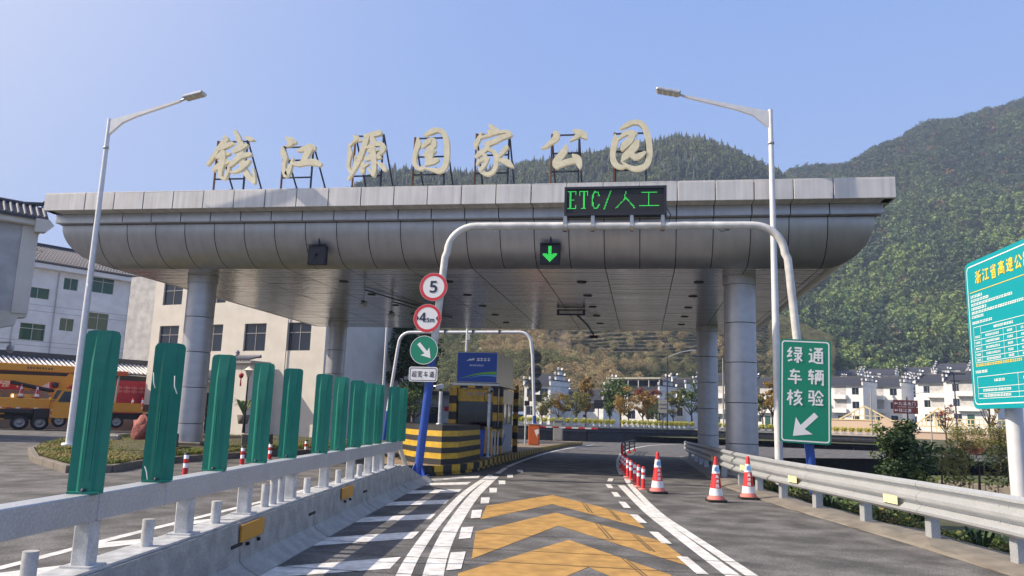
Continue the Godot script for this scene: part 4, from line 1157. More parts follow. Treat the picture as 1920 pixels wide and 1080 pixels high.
	for x in [-0.022, 0.024]: rib.tube([Vector3(x, 0.08, 0.012), Vector3(x, 0.5, 0.014), Vector3(x, 0.7, 0.012)], [0.003, 0.005, 0.002], 6)
	var rib_mesh := rib.mesh()
	for i in bases.size():
		var z2: float = bases[i].y
		var p := median_at(maxf(z2, -15.4))
		var turn := rng.randf_range(-0.09, 0.09) + (0.12 if i % 3 == 1 else 0.0)
		var pt := thing("glare_panel", "%s green anti-glare panel on the barrier rail, counted from the near end" % words[i] if i else "largest and nearest green anti-glare panel on the barrier rail", "panel", Vector3(bases[i].x - 0.01, 1.0, maxf(z2, -15.5)), turn + 0.17, "green anti-glare panels")
		part("blade", mesh, M.panel_green, pt)
		part("rib", rib_mesh, M.panel_green, pt)
		part("foot", B.new().box(Vector3(0, 0.008, 0.0), Vector3(0.2, 0.014, 0.08)), M.panel_green, pt)
		part("bolt", B.new().lathe([Vector2(0, 0.035), Vector2(0.014, 0.035), Vector2(0.014, 0.014)], Vector3(0.0, 0, 0.03), 6), M.steel_dark, pt)
		if i == 1:
			part("plastic_tie", B.new().tube([Vector3(-0.06, 0.02, 0.03), Vector3(-0.07, 0.08, 0.04), Vector3(-0.09, 0.12, 0.03)], 0.004, 4), M.sign_white, pt)
			part("plastic_tie", B.new().tube([Vector3(0.06, 0.82, 0.03), Vector3(0.07, 0.74, 0.05), Vector3(0.09, 0.68, 0.03)], 0.004, 4), M.sign_white, pt)
			part("plastic_tie", B.new().tube([Vector3(-0.1, 0.84, 0.03), Vector3(-0.085, 0.76, 0.05), Vector3(-0.075, 0.72, 0.03)], 0.004, 4), M.sign_white, pt)
	# short marker posts at the far edge of the left road
	for q in [[Vector3(-10.26, 0.00, -16.35), "short red and white marker post seen between the second and third green panels"], [Vector3(-10.89, 0.00, -20.04), "short red and white marker post seen between the third and fourth green panels"], [Vector3(-11.34, 0.00, -22.53), "short red and white marker post seen just left of the fifth green panel"], [Vector3(-12.04, -0.05, -26.67), "short red and white marker post seen just left of the sixth green panel"]]:
		var mp := thing("edge_post", q[1], "marker post", q[0], 0.0, "marker posts by the grass island")
		part("tube", B.new().lathe([Vector2(0.055, 0.0), Vector2(0.055, 0.5), Vector2(0, 0.5)], Vector3.ZERO, 12), M.cone_white, mp)
		part("red_band", B.new().lathe([Vector2(0.058, 0.02), Vector2(0.058, 0.18)], Vector3.ZERO, 12), M.cone_red, mp)
		part("red_band", B.new().lathe([Vector2(0.058, 0.28), Vector2(0.058, 0.38)], Vector3.ZERO, 12), M.cone_red, mp)
		part("cap", B.new().lathe([Vector2(0.06, 0.47), Vector2(0.06, 0.51), Vector2(0, 0.515)], Vector3.ZERO, 12), M.black, mp)

func panel_shape() -> B:
	var b := B.new()
	var h := 1.08
	var xs := [-0.115, -0.1, -0.06, -0.04, 0.04, 0.06, 0.1, 0.115]
	var zz := [0.0, 0.0, 0.0, 0.012, 0.012, 0.0, 0.0, 0.0]
	var tops := [h - 0.035, h - 0.008, h, h, h, h, h - 0.008, h - 0.035]
	for s in [0.0, -0.006]:
		for i in xs.size() - 1:
			var a := Vector3(xs[i], 0.014, zz[i] + s)
			var c := Vector3(xs[i], 0.86, zz[i] + s)
			var a2 := Vector3(xs[i + 1], 0.014, zz[i + 1] + s)
			var c2 := Vector3(xs[i + 1], 0.86, zz[i + 1] + s)
			# the raised middle fades into the flat top
			var d := Vector3(xs[i], tops[i], s)
			var d2 := Vector3(xs[i + 1], tops[i + 1], s)
			if s == 0.0:
				b.quad(a, c, c2, a2); b.quad(c, d, d2, c2)
			else:
				b.quad(a2, c2, c, a); b.quad(c2, d2, d, c)
	b.quad(Vector3(-0.115, 0.014, 0), Vector3(-0.115, 0.014, -0.006), Vector3(-0.115, h - 0.035, -0.006), Vector3(-0.115, h - 0.035, 0))
	b.quad(Vector3(0.115, 0.014, -0.006), Vector3(0.115, 0.014, 0), Vector3(0.115, h - 0.035, 0), Vector3(0.115, h - 0.035, -0.006))
	for i in xs.size() - 1:
		b.quad(Vector3(xs[i], tops[i], 0), Vector3(xs[i], tops[i], -0.006), Vector3(xs[i + 1], tops[i + 1], -0.006), Vector3(xs[i + 1], tops[i + 1], 0))
	return b


# ---------- toll island, booth and lane equipment ----------
var island_right: Array = [Vector2(-4.62, -21.6), Vector2(-4.62, -23.5), Vector2(-4.82, -29.3), Vector2(-5.1, -35.0), Vector2(-5.35, -41.2), Vector2(-5.55, -50.0), Vector2(-5.7, -59.0), Vector2(-5.2, -68.0)]

func island_x(z: float) -> float:
	return along(island_right, z)

func hazard(b: B, y0: float, y1: float, poly0: Array, poly1: Array) -> void:
	for i in poly0.size():
		var j := (i + 1) % poly0.size()
		var a: Vector2 = poly0[i]
		var c: Vector2 = poly0[j]
		var d: Vector2 = poly1[j]
		var e: Vector2 = poly1[i]
		b.quad(Vector3(a.x, y0, a.y), Vector3(e.x, y1, e.y), Vector3(d.x, y1, d.y), Vector3(c.x, y0, c.y))
	if poly1.size() == 4:
		b.quad(Vector3(poly1[0].x, y1, poly1[0].y), Vector3(poly1[3].x, y1, poly1[3].y), Vector3(poly1[2].x, y1, poly1[2].y), Vector3(poly1[1].x, y1, poly1[1].y))

func striped_post(called: String, parent: Node3D, x: float, z: float, y0: float, y1: float, w: float, first: bool) -> void:
	var holder := Node3D.new()
	holder.name = called
	parent.add_child(holder, true)
	holder.position = Vector3(x, y0, z)
	var n := int(round((y1 - y0) / 0.27))
	var h := (y1 - y0) / n
	for k in n:
		part("band", B.new().box(Vector3(0, h * (k + 0.5), 0), Vector3(w, h - 0.001, w)), M.hazard_black if (k % 2 == 0) == first else M.booth_yellow, holder)

func toll_island() -> void:
	# raised island: top sheet and kerb stones painted in turn
	var outline := [Vector2(-7.35, -21.2), Vector2(-7.1, -19.9), Vector2(-6.5, -19.2), Vector2(-5.85, -19.05), Vector2(-5.3, -19.35), Vector2(-4.85, -20.3)]
	for z in [-21.6, -23.5, -26.0, -29.3, -32.0, -35.0, -38.0, -41.2, -45.0, -50.0, -54.5, -59.0, -63.0, -68.0]: outline.append(Vector2(island_x(z), z))
	outline.append(Vector2(-6.6, -69.5)); outline.append(Vector2(-8.0, -68.0)); outline.append(Vector2(-7.9, -50.0)); outline.append(Vector2(-7.6, -35.0))
	var t := Node3D.new()
	t.name = "toll_island"
	t.set_meta("kind", "structure")
	add_child(t)
	var b := B.new()
	sheet(b, outline, 0.26)
	part("top", b, mat("island_top", Color(0.4, 0.3, 0.2), 0.85, 0.0, T.grain, Vector3.ONE, T.worn, 0.4), t)
	var n := 0
	for i in outline.size():
		var p: Vector2 = outline[i]
		var q: Vector2 = outline[(i + 1) % outline.size()]
		var steps := maxi(1, int(round(p.distance_to(q) / 0.42)))
		for k in steps:
			var a := p.lerp(q, float(k) / steps)
			var c := p.lerp(q, float(k + 1) / steps)
			var d := (c - a).normalized()
			var o := Vector2(d.y, -d.x)
			if n > 280 and p.x < -6.4: continue
			var lean := d * 0.16
			var kb := B.new()
			var a2 := a - o * 0.1
			var c2 := c - o * 0.1
			kb.quad(on_road(a + lean, 0.0), on_road(a, 0.262), on_road(c, 0.262), on_road(c + lean, 0.0))
			kb.quad(on_road(a, 0.262), on_road(a2, 0.266), on_road(c2, 0.266), on_road(c, 0.262))
			kb.quad(on_road(a2, 0.266), on_road(a2, 0.1), on_road(c2, 0.1), on_road(c2, 0.266))
			part("kerb_stone", kb, M.hazard_yellow if n % 2 == 0 else M.hazard_black, t)
			n += 1
	# crash block in front of the booth: layers of alternating paint, leaning inwards
	t = thing("crash_block", "concrete crash block with black and yellow bands at the island nose", "crash barrier")
	var low := [Vector2(-6.9, -21.5), Vector2(-6.1, -20.3), Vector2(-5.15, -19.7), Vector2(-4.86, -20.4), Vector2(-4.82, -23.2), Vector2(-6.6, -24.0)]
	var cen := Vector2(-5.9, -21.9)
	var shells := []
	for k in 8:
		var f := 1.0 - 0.055 * k / 7.0 - 0.02 * maxf(0, 3 - k) / 3.0
		var row := []
		for p in low: row.append(cen + (p - cen) * f)
		shells.append(row)
	for k in 7:
		b = B.new()
		var y0 := 0.26 + 0.145 * k
		hazard(b, y0, y0 + 0.145, shells[k], shells[k + 1])
		part("painted_band", b, M.hazard_black if k % 2 == 0 else M.hazard_yellow, t)
	b = B.new()
	sheet(b, shells[7], 1.277)
	part("top_face", b, M.hazard_black, t)
	# booth
	t = thing("toll_booth", "yellow toll booth with a dark window and a blue sign box on its roof", "toll booth", Vector3(-5.78, 0.26, -28.1))
	var hw := 0.8
	var zf := 1.6
	part("front_wall", B.new().box(Vector3(0, 0.45, zf - 0.03), Vector3(hw * 2, 0.9, 0.06)), M.booth_yellow, t)
	part("header", B.new().box(Vector3(0, 1.99, zf - 0.02), Vector3(hw * 2 - 0.3, 0.45, 0.08), Basis.IDENTITY, 0.01), M.booth_yellow, t)
	part("pane", B.new().box(Vector3(0.0, 1.34, zf - 0.05), Vector3(hw * 2 - 0.3, 0.86, 0.012)), pane(Color(0.015, 0.025, 0.035, 0.6)), t)
	part("left_wall", B.new().box(Vector3(-hw + 0.03, 1.1, 0), Vector3(0.06, 2.2, 3.2)), M.steel_panel, t)
	part("rear_wall", B.new().box(Vector3(0, 1.1, -zf + 0.03), Vector3(hw * 2, 2.2, 0.06)), M.steel_panel, t)
	part("floor", B.new().box(Vector3(0, 0.02, 0), Vector3(hw * 2 - 0.1, 0.04, 3.1)), M.rubber, t)
	part("desk", B.new().box(Vector3(0, 0.8, 1.2), Vector3(1.4, 0.05, 0.55)), M.grey_box, t)
	part("right_wall_low", B.new().box(Vector3(hw - 0.03, 0.5, -0.2), Vector3(0.06, 1.0, 2.7)), mat("booth_pale", Color(0.42, 0.46, 0.52), 0.5, 0.0, T.soft, Vector3.ONE), t)
	part("right_wall_high", B.new().box(Vector3(hw - 0.03, 1.98, 0), Vector3(0.06, 0.5, 3.2)), M.steel_panel, t)
	for z in [1.42, 0.4, -0.5, -1.45]:
		part("mullion", B.new().box(Vector3(hw - 0.028, 1.36, z), Vector3(0.07, 0.76, 0.09 if z != 0.4 else 0.2)), M.booth_yellow if z == 0.4 else M.steel_panel, t)
	for z in [0.9, -0.05, -0.97]:
		part("side_pane", B.new().box(Vector3(hw - 0.03, 1.36, z), Vector3(0.01, 0.74, 0.8)), M.glass_pane, t)
	part("side_stripe", B.new().box(Vector3(hw + 0.004, 0.62, 0.5), Vector3(0.008, 0.12, 0.7), Basis(Vector3(1, 0, 0), 0.5)), M.sign_white, t)
	part("side_stripe", B.new().box(Vector3(hw + 0.004, 0.4, 0.3), Vector3(0.008, 0.08, 0.9), Basis(Vector3(1, 0, 0), 0.5)), M.sign_blue, t)
	for s in [-1, 1]:
		striped_post("corner_post", t, s * (hw - 0.07), zf + 0.05, 0.0, 2.24, 0.15, s < 0)
		striped_post("corner_post", t, s * (hw + 0.1), zf - 0.12, 0.0, 2.24, 0.13, s < 0)
	var lint := Node3D.new()
	lint.name = "lintel"
	t.add_child(lint)
	lint.position = Vector3(0, 2.27, zf + 0.05)
	for k in 6:
		part("band", B.new().box(Vector3(-0.68 + 0.272 * k, 0, 0), Vector3(0.271, 0.09, 0.12)), M.hazard_black if k % 2 else M.booth_yellow, lint)
	part("header_print", booth_print(0.95, 0.12), M.trim_grey, t, Vector3(-0.38, 1.98, zf + 0.026))
	part("red_blind", B.new().box(Vector3(0.1, 1.2, 0.9), Vector3(0.3, 0.5, 0.06)), mat("interior_red", Color(0.3, 0.03, 0.03), 0.7), t)
	part("monitor", B.new().box(Vector3(-0.35, 1.12, 1.2), Vector3(0.5, 0.34, 0.05), Basis(Vector3.UP, 0.4)), M.black, t)
	part("roof_slab", B.new().box(Vector3(0.02, 2.36, 0), Vector3(1.72, 0.08, 3.36)), M.steel_panel, t)
	var sg := part("sign_box", B.new().box(Vector3(0.02, 2.96, -0.02), Vector3(1.46, 1.1, 3.3), Basis.IDENTITY, 0.02), M.steel_panel, t)
	part("sign_face", B.new().box(Vector3(0.02, 2.96, 1.638), Vector3(1.42, 1.03, 0.012)), M.sign_blue, sg)
	part("sign_print", booth_print(0.9, 0.12), M.sign_white, sg, Vector3(-0.38, 3.18, 1.646))
	var tiny := B.new()
	var rr := RandomNumberGenerator.new()
	rr.seed = 4
	small_print(tiny, Transform3D.IDENTITY, Vector2(0, 0), 0.5, 0.06, rr)
	part("sign_print", tiny, M.sign_white, sg, Vector3(-0.25, 3.0, 1.646))
	for s in [[0.0, 0.1, "sign_lime", Color(0.2, 0.5, 0.03)], [0.12, 0.06, "sign_sky", Color(0.15, 0.42, 0.75)]]:
		var sw := B.new()
		var top := []
		for k in 9:
			var u := k / 8.0
			top.append(Vector2(-0.68 + s[0] * 2.0 + u * (1.38 - s[0] * 2.0), -0.47 + 0.3 * (1 - (1 - u) * (1 - u)) - s[0] * 1.0 * u))
		for k in 8:
			var w0: float = s[1] * (k / 8.0)
			var w1: float = s[1] * ((k + 1) / 8.0)
			sw.quad(Vector3(top[k].x, top[k].y, 0), Vector3(top[k + 1].x, top[k + 1].y, 0), Vector3(top[k + 1].x, top[k + 1].y - w1, 0), Vector3(top[k].x, top[k].y - w0, 0))
		part("sign_swoosh", sw, mat(s[2], s[3], 0.5), sg, Vector3(0.02, 2.99, 1.647 + s[0] * 0.02))
	# striped guard posts behind the booth
	for k in 2:
		var gp := thing("guard_post", ["striped black and yellow guard post by the booth's far corner, lane side", "striped black and yellow guard post by the booth's far corner, second of the pair"][k], "post", Vector3(-4.98 - 0.12 * k, 0.14, -30.6 - 0.5 * k), 0.0, "striped guard posts")
		striped_post("shaft", gp, 0, 0, 0.0, 2.62, 0.15, true)
	# camera posts
	camera_post(Vector3(-5.5, 1.28, -20.7), 0.9, "small camera on a grey post on the crash block", -0.5)
	camera_post(Vector3(-4.86, 0.25, -24.4), 2.0, "camera on a slim white post beside the booth window", 0.3)
	# little railing
	t = thing("railing", "low grey tubular railing on the island beside the booth", "railing", Vector3(-4.86, 0.25, -25.6))
	for z in [0.55, 0.0, -0.55]: part("upright", B.new().tube([Vector3(0, 0, z), Vector3(0, 0.78, z)], 0.03, 8), M.galvanised, t)
	part("handrail", B.new().tube([Vector3(0, 0.78, 0.55), Vector3(0, 0.78, -0.55)], 0.03, 8), M.galvanised, t)
	t = thing("waste_bin", "dark blue bin between the booth and the railing", "bin", Vector3(-5.12, 0.26, -24.3))
	part("body", B.new().lathe([Vector2(0.15, 0), Vector2(0.18, 0.85), Vector2(0.12, 0.9), Vector2(0, 0.9)], Vector3.ZERO, 14), M.blue_paint, t)
	part("lid", B.new().lathe([Vector2(0.19, 0.84), Vector2(0.19, 0.88), Vector2(0.1, 0.97), Vector2(0, 0.98)], Vector3.ZERO, 14), M.black, t)
	# barrier machine
	var bp: Vector3 = Vector3(-6.62, -0.18, -47.84)
	t = thing("barrier_machine", "orange boom barrier cabinet near the end of the toll island", "barrier gate", bp)
	part("cabinet", B.new().box(Vector3(0, 0.62, 0), Vector3(0.66, 1.24, 0.5), Basis.IDENTITY, 0.03), M.orange_box, t)
	part("worn_label", B.new().prism(PackedVector2Array([Vector2(0.05, 0.9), Vector2(0.3, 0.98), Vector2(0.33, 0.72), Vector2(0.2, 0.6), Vector2(0.28, 0.4), Vector2(0.12, 0.66)]), 0.0, Transform3D(Basis.IDENTITY, Vector3(0, 0, 0.253))), M.sign_white, t)
	part("top_cap", B.new().box(Vector3(0, 1.26, 0), Vector3(0.7, 0.05, 0.54), Basis.IDENTITY, 0.015), M.trim_grey, t)
	for k in 9:
		part("boom_section", B.new().box(Vector3(0.55 + 0.4 * k, 1.12, 0.1), Vector3(0.399, 0.09, 0.05)), M.sign_white if k % 2 else M.cone_red, t)
	var ap: Vector3 = Vector3(-7.63, -0.58, -71.15)
	t = thing("grey_cabinet", "tall grey equipment cabinet at the far end of the island", "cabinet", ap)
	part("case", B.new().box(Vector3(0, 0.9, 0), Vector3(0.85, 1.8, 0.6), Basis.IDENTITY, 0.03), M.grey_box, t)
	part("door", B.new().box(Vector3(0, 0.9, 0.305), Vector3(0.75, 1.6, 0.02)), M.grey_box, t)
	part("hood", B.new().box(Vector3(0, 1.83, 0.02), Vector3(0.92, 0.06, 0.7)), M.trim_grey, t)
	for q in [[Vector3(-7.02, -0.16, -46.75), "slim grey post with hanging cables beside the orange cabinet"], [Vector3(-6.48, -0.73, -87.16), "slim white post at the island's far tip"]]:
		t = thing("slim_post", q[1], "post", q[0])
		part("shaft", B.new().tube([Vector3.ZERO, Vector3(0, 2.6, 0)], 0.05, 8), M.galvanised_bright, t)
		part("head", B.new().box(Vector3(0.06, 2.5, 0), Vector3(0.3, 0.3, 0.2), Basis.IDENTITY, 0.03), M.black, t)
	far_portal()

func pane(c: Color) -> StandardMaterial3D:
	var m := StandardMaterial3D.new()
	m.resource_name = "glass_pane"
	m.albedo_color = c
	m.roughness = 0.05
	m.transparency = BaseMaterial3D.TRANSPARENCY_ALPHA
	M["glass_pane"] = m
	return m

func booth_print(w: float, h: float) -> B:
	var b := B.new()
	# a small rising-mountain mark, then short words in block shapes
	b.prism(PackedVector2Array([Vector2(0, 0), Vector2(0.14, h * 0.75), Vector2(0.2, h * 0.6), Vector2(0.27, h), Vector2(0.31, h * 0.3), Vector2(0.2, h * 0.2)]), 0.0)
	var r := RandomNumberGenerator.new()
	r.seed = 14
	small_print(b, Transform3D.IDENTITY, Vector2(0.38, 0.0), 0.5, h, r)
	return b

func camera_post(at: Vector3, h: float, label: String, turn: float) -> void:
	var t := thing("camera_post", label, "camera", at, turn, "camera posts on the island")
	part("post", B.new().tube([Vector3.ZERO, Vector3(0, h, 0)], 0.05, 10), M.galvanised_bright, t)
	part("flange", B.new().lathe([Vector2(0, 0.03), Vector2(0.1, 0.03), Vector2(0.1, 0)], Vector3.ZERO, 10), M.galvanised, t)
	part("arm", B.new().tube([Vector3(0, h - 0.02, 0), Vector3(0.02, h + 0.08, 0.06)], 0.025, 8), M.black, t)
	part("camera_body", B.new().box(Vector3(0.02, h + 0.12, 0.12), Vector3(0.12, 0.12, 0.34), Basis(Vector3(1, 0, 0), 0.2), 0.02), M.galvanised_bright, t)
	part("lens_hood", B.new().tube([Vector3(0.02, h + 0.09, 0.26), Vector3(0.02, h + 0.07, 0.34)], 0.045, 10), M.black, t)
	part("cable", B.new().tube([Vector3(-0.02, h + 0.06, -0.04), Vector3(-0.16, h - 0.02, -0.05), Vector3(-0.16, h - 0.2, 0), Vector3(-0.04, h - 0.3, 0)], 0.012, 5), M.black, t)

func far_portal() -> void:
	var gz := -44.0
	var o := Vector3(-10.2, -0.36, gz)
	var t := thing("far_portal", "far white pipe portal behind the canopy with dark round signs on its right leg", "gantry", o)
	var pts := [Vector3(-14.9, 1.6, gz) - o, Vector3(-14.5, 5.3, gz) - o]
	for k in 7:
		var a := PI / 2 * k / 6
		pts.append(Vector3(-14.45 + 0.7 * (1 - cos(a)), 5.6 + 0.7 * sin(a), gz) - o)
	for k in 7:
		var a := PI / 2 * (1 - k / 6.0)
		pts.append(Vector3(-6.4 - 0.7 * (1 - cos(a)), 5.7 + 0.7 * sin(a), gz) - o)
	pts.append(Vector3(-6.3, 5.0, gz) - o)
	pts.append(Vector3(-6.1, 1.5, gz) - o)
	part("pipe", B.new().tube(pts, 0.095, 12), M.white_pole, t)
	part("foot_pipe", B.new().tube([Vector3(-15.05, -0.36, gz) - o, Vector3(-14.9, 1.6, gz) - o], 0.105, 10), M.blue_paint, t)
	part("foot_pipe", B.new().tube([Vector3(-6.02, -0.1, gz) - o, Vector3(-6.1, 1.6, gz) - o], 0.105, 10), M.blue_paint, t)
	var y := 4.95
	for k in 4:
		var c := Vector3(-6.18 + 0.02 * k, y, gz - 0.14) - o
		if k < 3:
			part("sign_back", B.new().prism(circle(0.4, 24), 0.02, Transform3D(Basis.IDENTITY, c)), mat("sign_back", Color(0.1, 0.1, 0.085), 0.6, 0.3) if not M.has("sign_back") else M.sign_back, t)
			for d in [0.15, -0.15]: part("sign_channel", B.new().box(c + Vector3(0, d, 0.02), Vector3(0.7, 0.04, 0.03)), M.steel_dark, t)
		else:
			part("sign_back", B.new().box(c + Vector3(0, 0.12, 0), Vector3(0.8, 0.4, 0.02)), M.sign_back, t)
		y -= 0.82
	t.scale = Vector3.ONE * 1.09
	t.position = Vector3(0, 1.6, 0) + (o - Vector3(0, 1.6, 0)) * 1.09
	for x in [-11.6, -9.9, -8.3]:
		part("clamp", B.new().box(Vector3(x, 6.4, gz) - o, Vector3(0.12, 0.22, 0.22)), M.steel_dark, t)
	t = thing("rear_board", "small dark board seen from behind on the far portal", "display", Vector3(-12.0, 6.8, -48.2))
	part("case", B.new().box(Vector3.ZERO, Vector3(0.62, 0.26, 0.2), Basis.IDENTITY, 0.02), M.black, t)
	for q in [[Vector3(-15.6, -0.36, -45.0), 11.0, "slim white lamp pole behind the far portal's left leg"], [Vector3(-10.85, -0.36, -46.5), 7.4, "slim pale pole with a crossbar behind the toll booth"]]:
		t = thing("slim_pole", q[2], "pole", q[0])
		part("shaft", B.new().tube([Vector3.ZERO, Vector3(0, q[1], 0)], [0.09, 0.06], 10), M.white_pole, t)
		if q[1] < 9.0:
			part("crossbar", B.new().box(Vector3(0, q[1] - 1.0, 0), Vector3(0.55, 0.06, 0.06)), M.white_pole, t)
			part("antenna", B.new().box(Vector3(0.1, q[1] - 0.7, 0.05), Vector3(0.2, 0.4, 0.1)), M.galvanised_bright, t)
	# fittings that hang under the canopy
	for q in [[Vector3(-9.86, 5.92, -25.75), "small camera hanging from the canopy soffit, nearest the left columns"], [Vector3(-9.76, 5.92, -28.56), "lane camera with a long arm hanging from the canopy soffit"]]:
		t = thing("hanging_camera", q[1], "camera", q[0], 0.0, "cameras under the canopy")
		part("drop_pipe", B.new().tube([Vector3.ZERO, Vector3(0, -0.5, 0)], 0.03, 8), M.galvanised, t)
		part("camera_body", B.new().box(Vector3(0.05, -0.6, 0.1), Vector3(0.16, 0.16, 0.4), Basis(Vector3(1, 0, 0), 0.4), 0.02), M.galvanised_bright, t)
		part("bracket", B.new().box(Vector3(0.0, -0.5, 0.02), Vector3(0.1, 0.12, 0.14)), M.steel_dark, t)
		part("conduit", B.new().tube([Vector3(0.02, -0.05, 0), Vector3(0.5, -0.06, -2.4), Vector3(1.2, -0.03, -5.0)], 0.025, 6), M.steel_dark, t)
	t = thing("hanging_antenna", "rectangular antenna frame on arms under the canopy soffit over the lane", "antenna", Vector3(-2.86, 5.92, -30.6))
	part("frame", B.new().box(Vector3(0, -0.14, 0), Vector3(1.15, 0.24, 0.05)), M.steel_dark, t)
	part("inner_panel", B.new().box(Vector3(0, -0.14, 0.03), Vector3(0.95, 0.12, 0.02)), M.alu_rim, t)
	part("arm", B.new().tube([Vector3(0.1, -0.1, 0), Vector3(0.5, -0.35, -2.5), Vector3(0.6, -0.5, -5.0)], 0.04, 6), M.steel_dark, t)
	part("lower_head", B.new().box(Vector3(0.62, -0.6, -5.0), Vector3(0.4, 0.12, 0.3), Basis.IDENTITY, 0.02), M.black, t)


# ---------- right side: guard rail, cones, marker posts, information board, plants ----------
func cone(at: Vector3, label: String, parent_group := "traffic cones on the shoulder", s := 1.0) -> Node3D:
	var t := thing("traffic_cone", label, "traffic cone", at, rng.randf_range(-0.3, 0.3), parent_group)
	t.scale = Vector3.ONE * s
	var R := func(y: float) -> float: return lerpf(0.145, 0.03, (y - 0.05) / 0.84)
	part("base", B.new().prism(round_rect(0.38, 0.38, 0.05), 0.045, Transform3D(Basis(Vector3(1, 0, 0), Vector3(0, 0, -1), Vector3(0, 1, 0)), Vector3(0, 0.05, 0))), M.rubber, t)
	part("skirt", B.new().lathe([Vector2(0.18, 0.046), Vector2(0.17, 0.08), Vector2(R.call(0.13), 0.13)], Vector3.ZERO, 24), M.cone_pink, t)
	part("white_band", B.new().lathe([Vector2(R.call(0.13) + 0.003, 0.13), Vector2(R.call(0.27) + 0.003, 0.27)], Vector3.ZERO, 24), M.cone_white, t)
	part("red_body", B.new().lathe([Vector2(R.call(0.27), 0.27), Vector2(R.call(0.56), 0.56)], Vector3.ZERO, 24), M.cone_red, t)
	part("white_band", B.new().lathe([Vector2(R.call(0.56) + 0.003, 0.56), Vector2(R.call(0.73) + 0.003, 0.73)], Vector3.ZERO, 24), M.cone_white, t)
	part("tip", B.new().lathe([Vector2(R.call(0.73), 0.73), Vector2(R.call(0.87), 0.87), Vector2(0.03, 0.89), Vector2(0, 0.89)], Vector3.ZERO, 24), M.cone_red, t)
	# blue badge and a column of white characters on the red
	var tilt := atan2(0.14, 0.84)
	var face := Transform3D(Basis(Vector3(1, 0, 0), -tilt), Vector3(0, 0.645, R.call(0.645) * 1.0 + 0.006))
	part("badge", B.new().prism(PackedVector2Array([Vector2(-0.05, -0.04), Vector2(0.05, -0.04), Vector2(0.045, 0.03), Vector2(0.0, 0.055), Vector2(-0.045, 0.03)]), 0.0, face), mat("badge_blue", Color(0.12, 0.3, 0.6), 0.5) if not M.has("badge_blue") else M.badge_blue, t)
	var w := B.new()
	for k in 3:
		write(w, "高速路"[k], Transform3D(Basis(Vector3(1, 0, 0), -tilt), Vector3(-0.035, 0.465 - 0.09 * k, R.call(0.465 - 0.09 * k) + 0.008)), Vector2(0.07, 0.075), 0.009, Vector2.ZERO)
	part("print", w, M.cone_white, t)
	return t

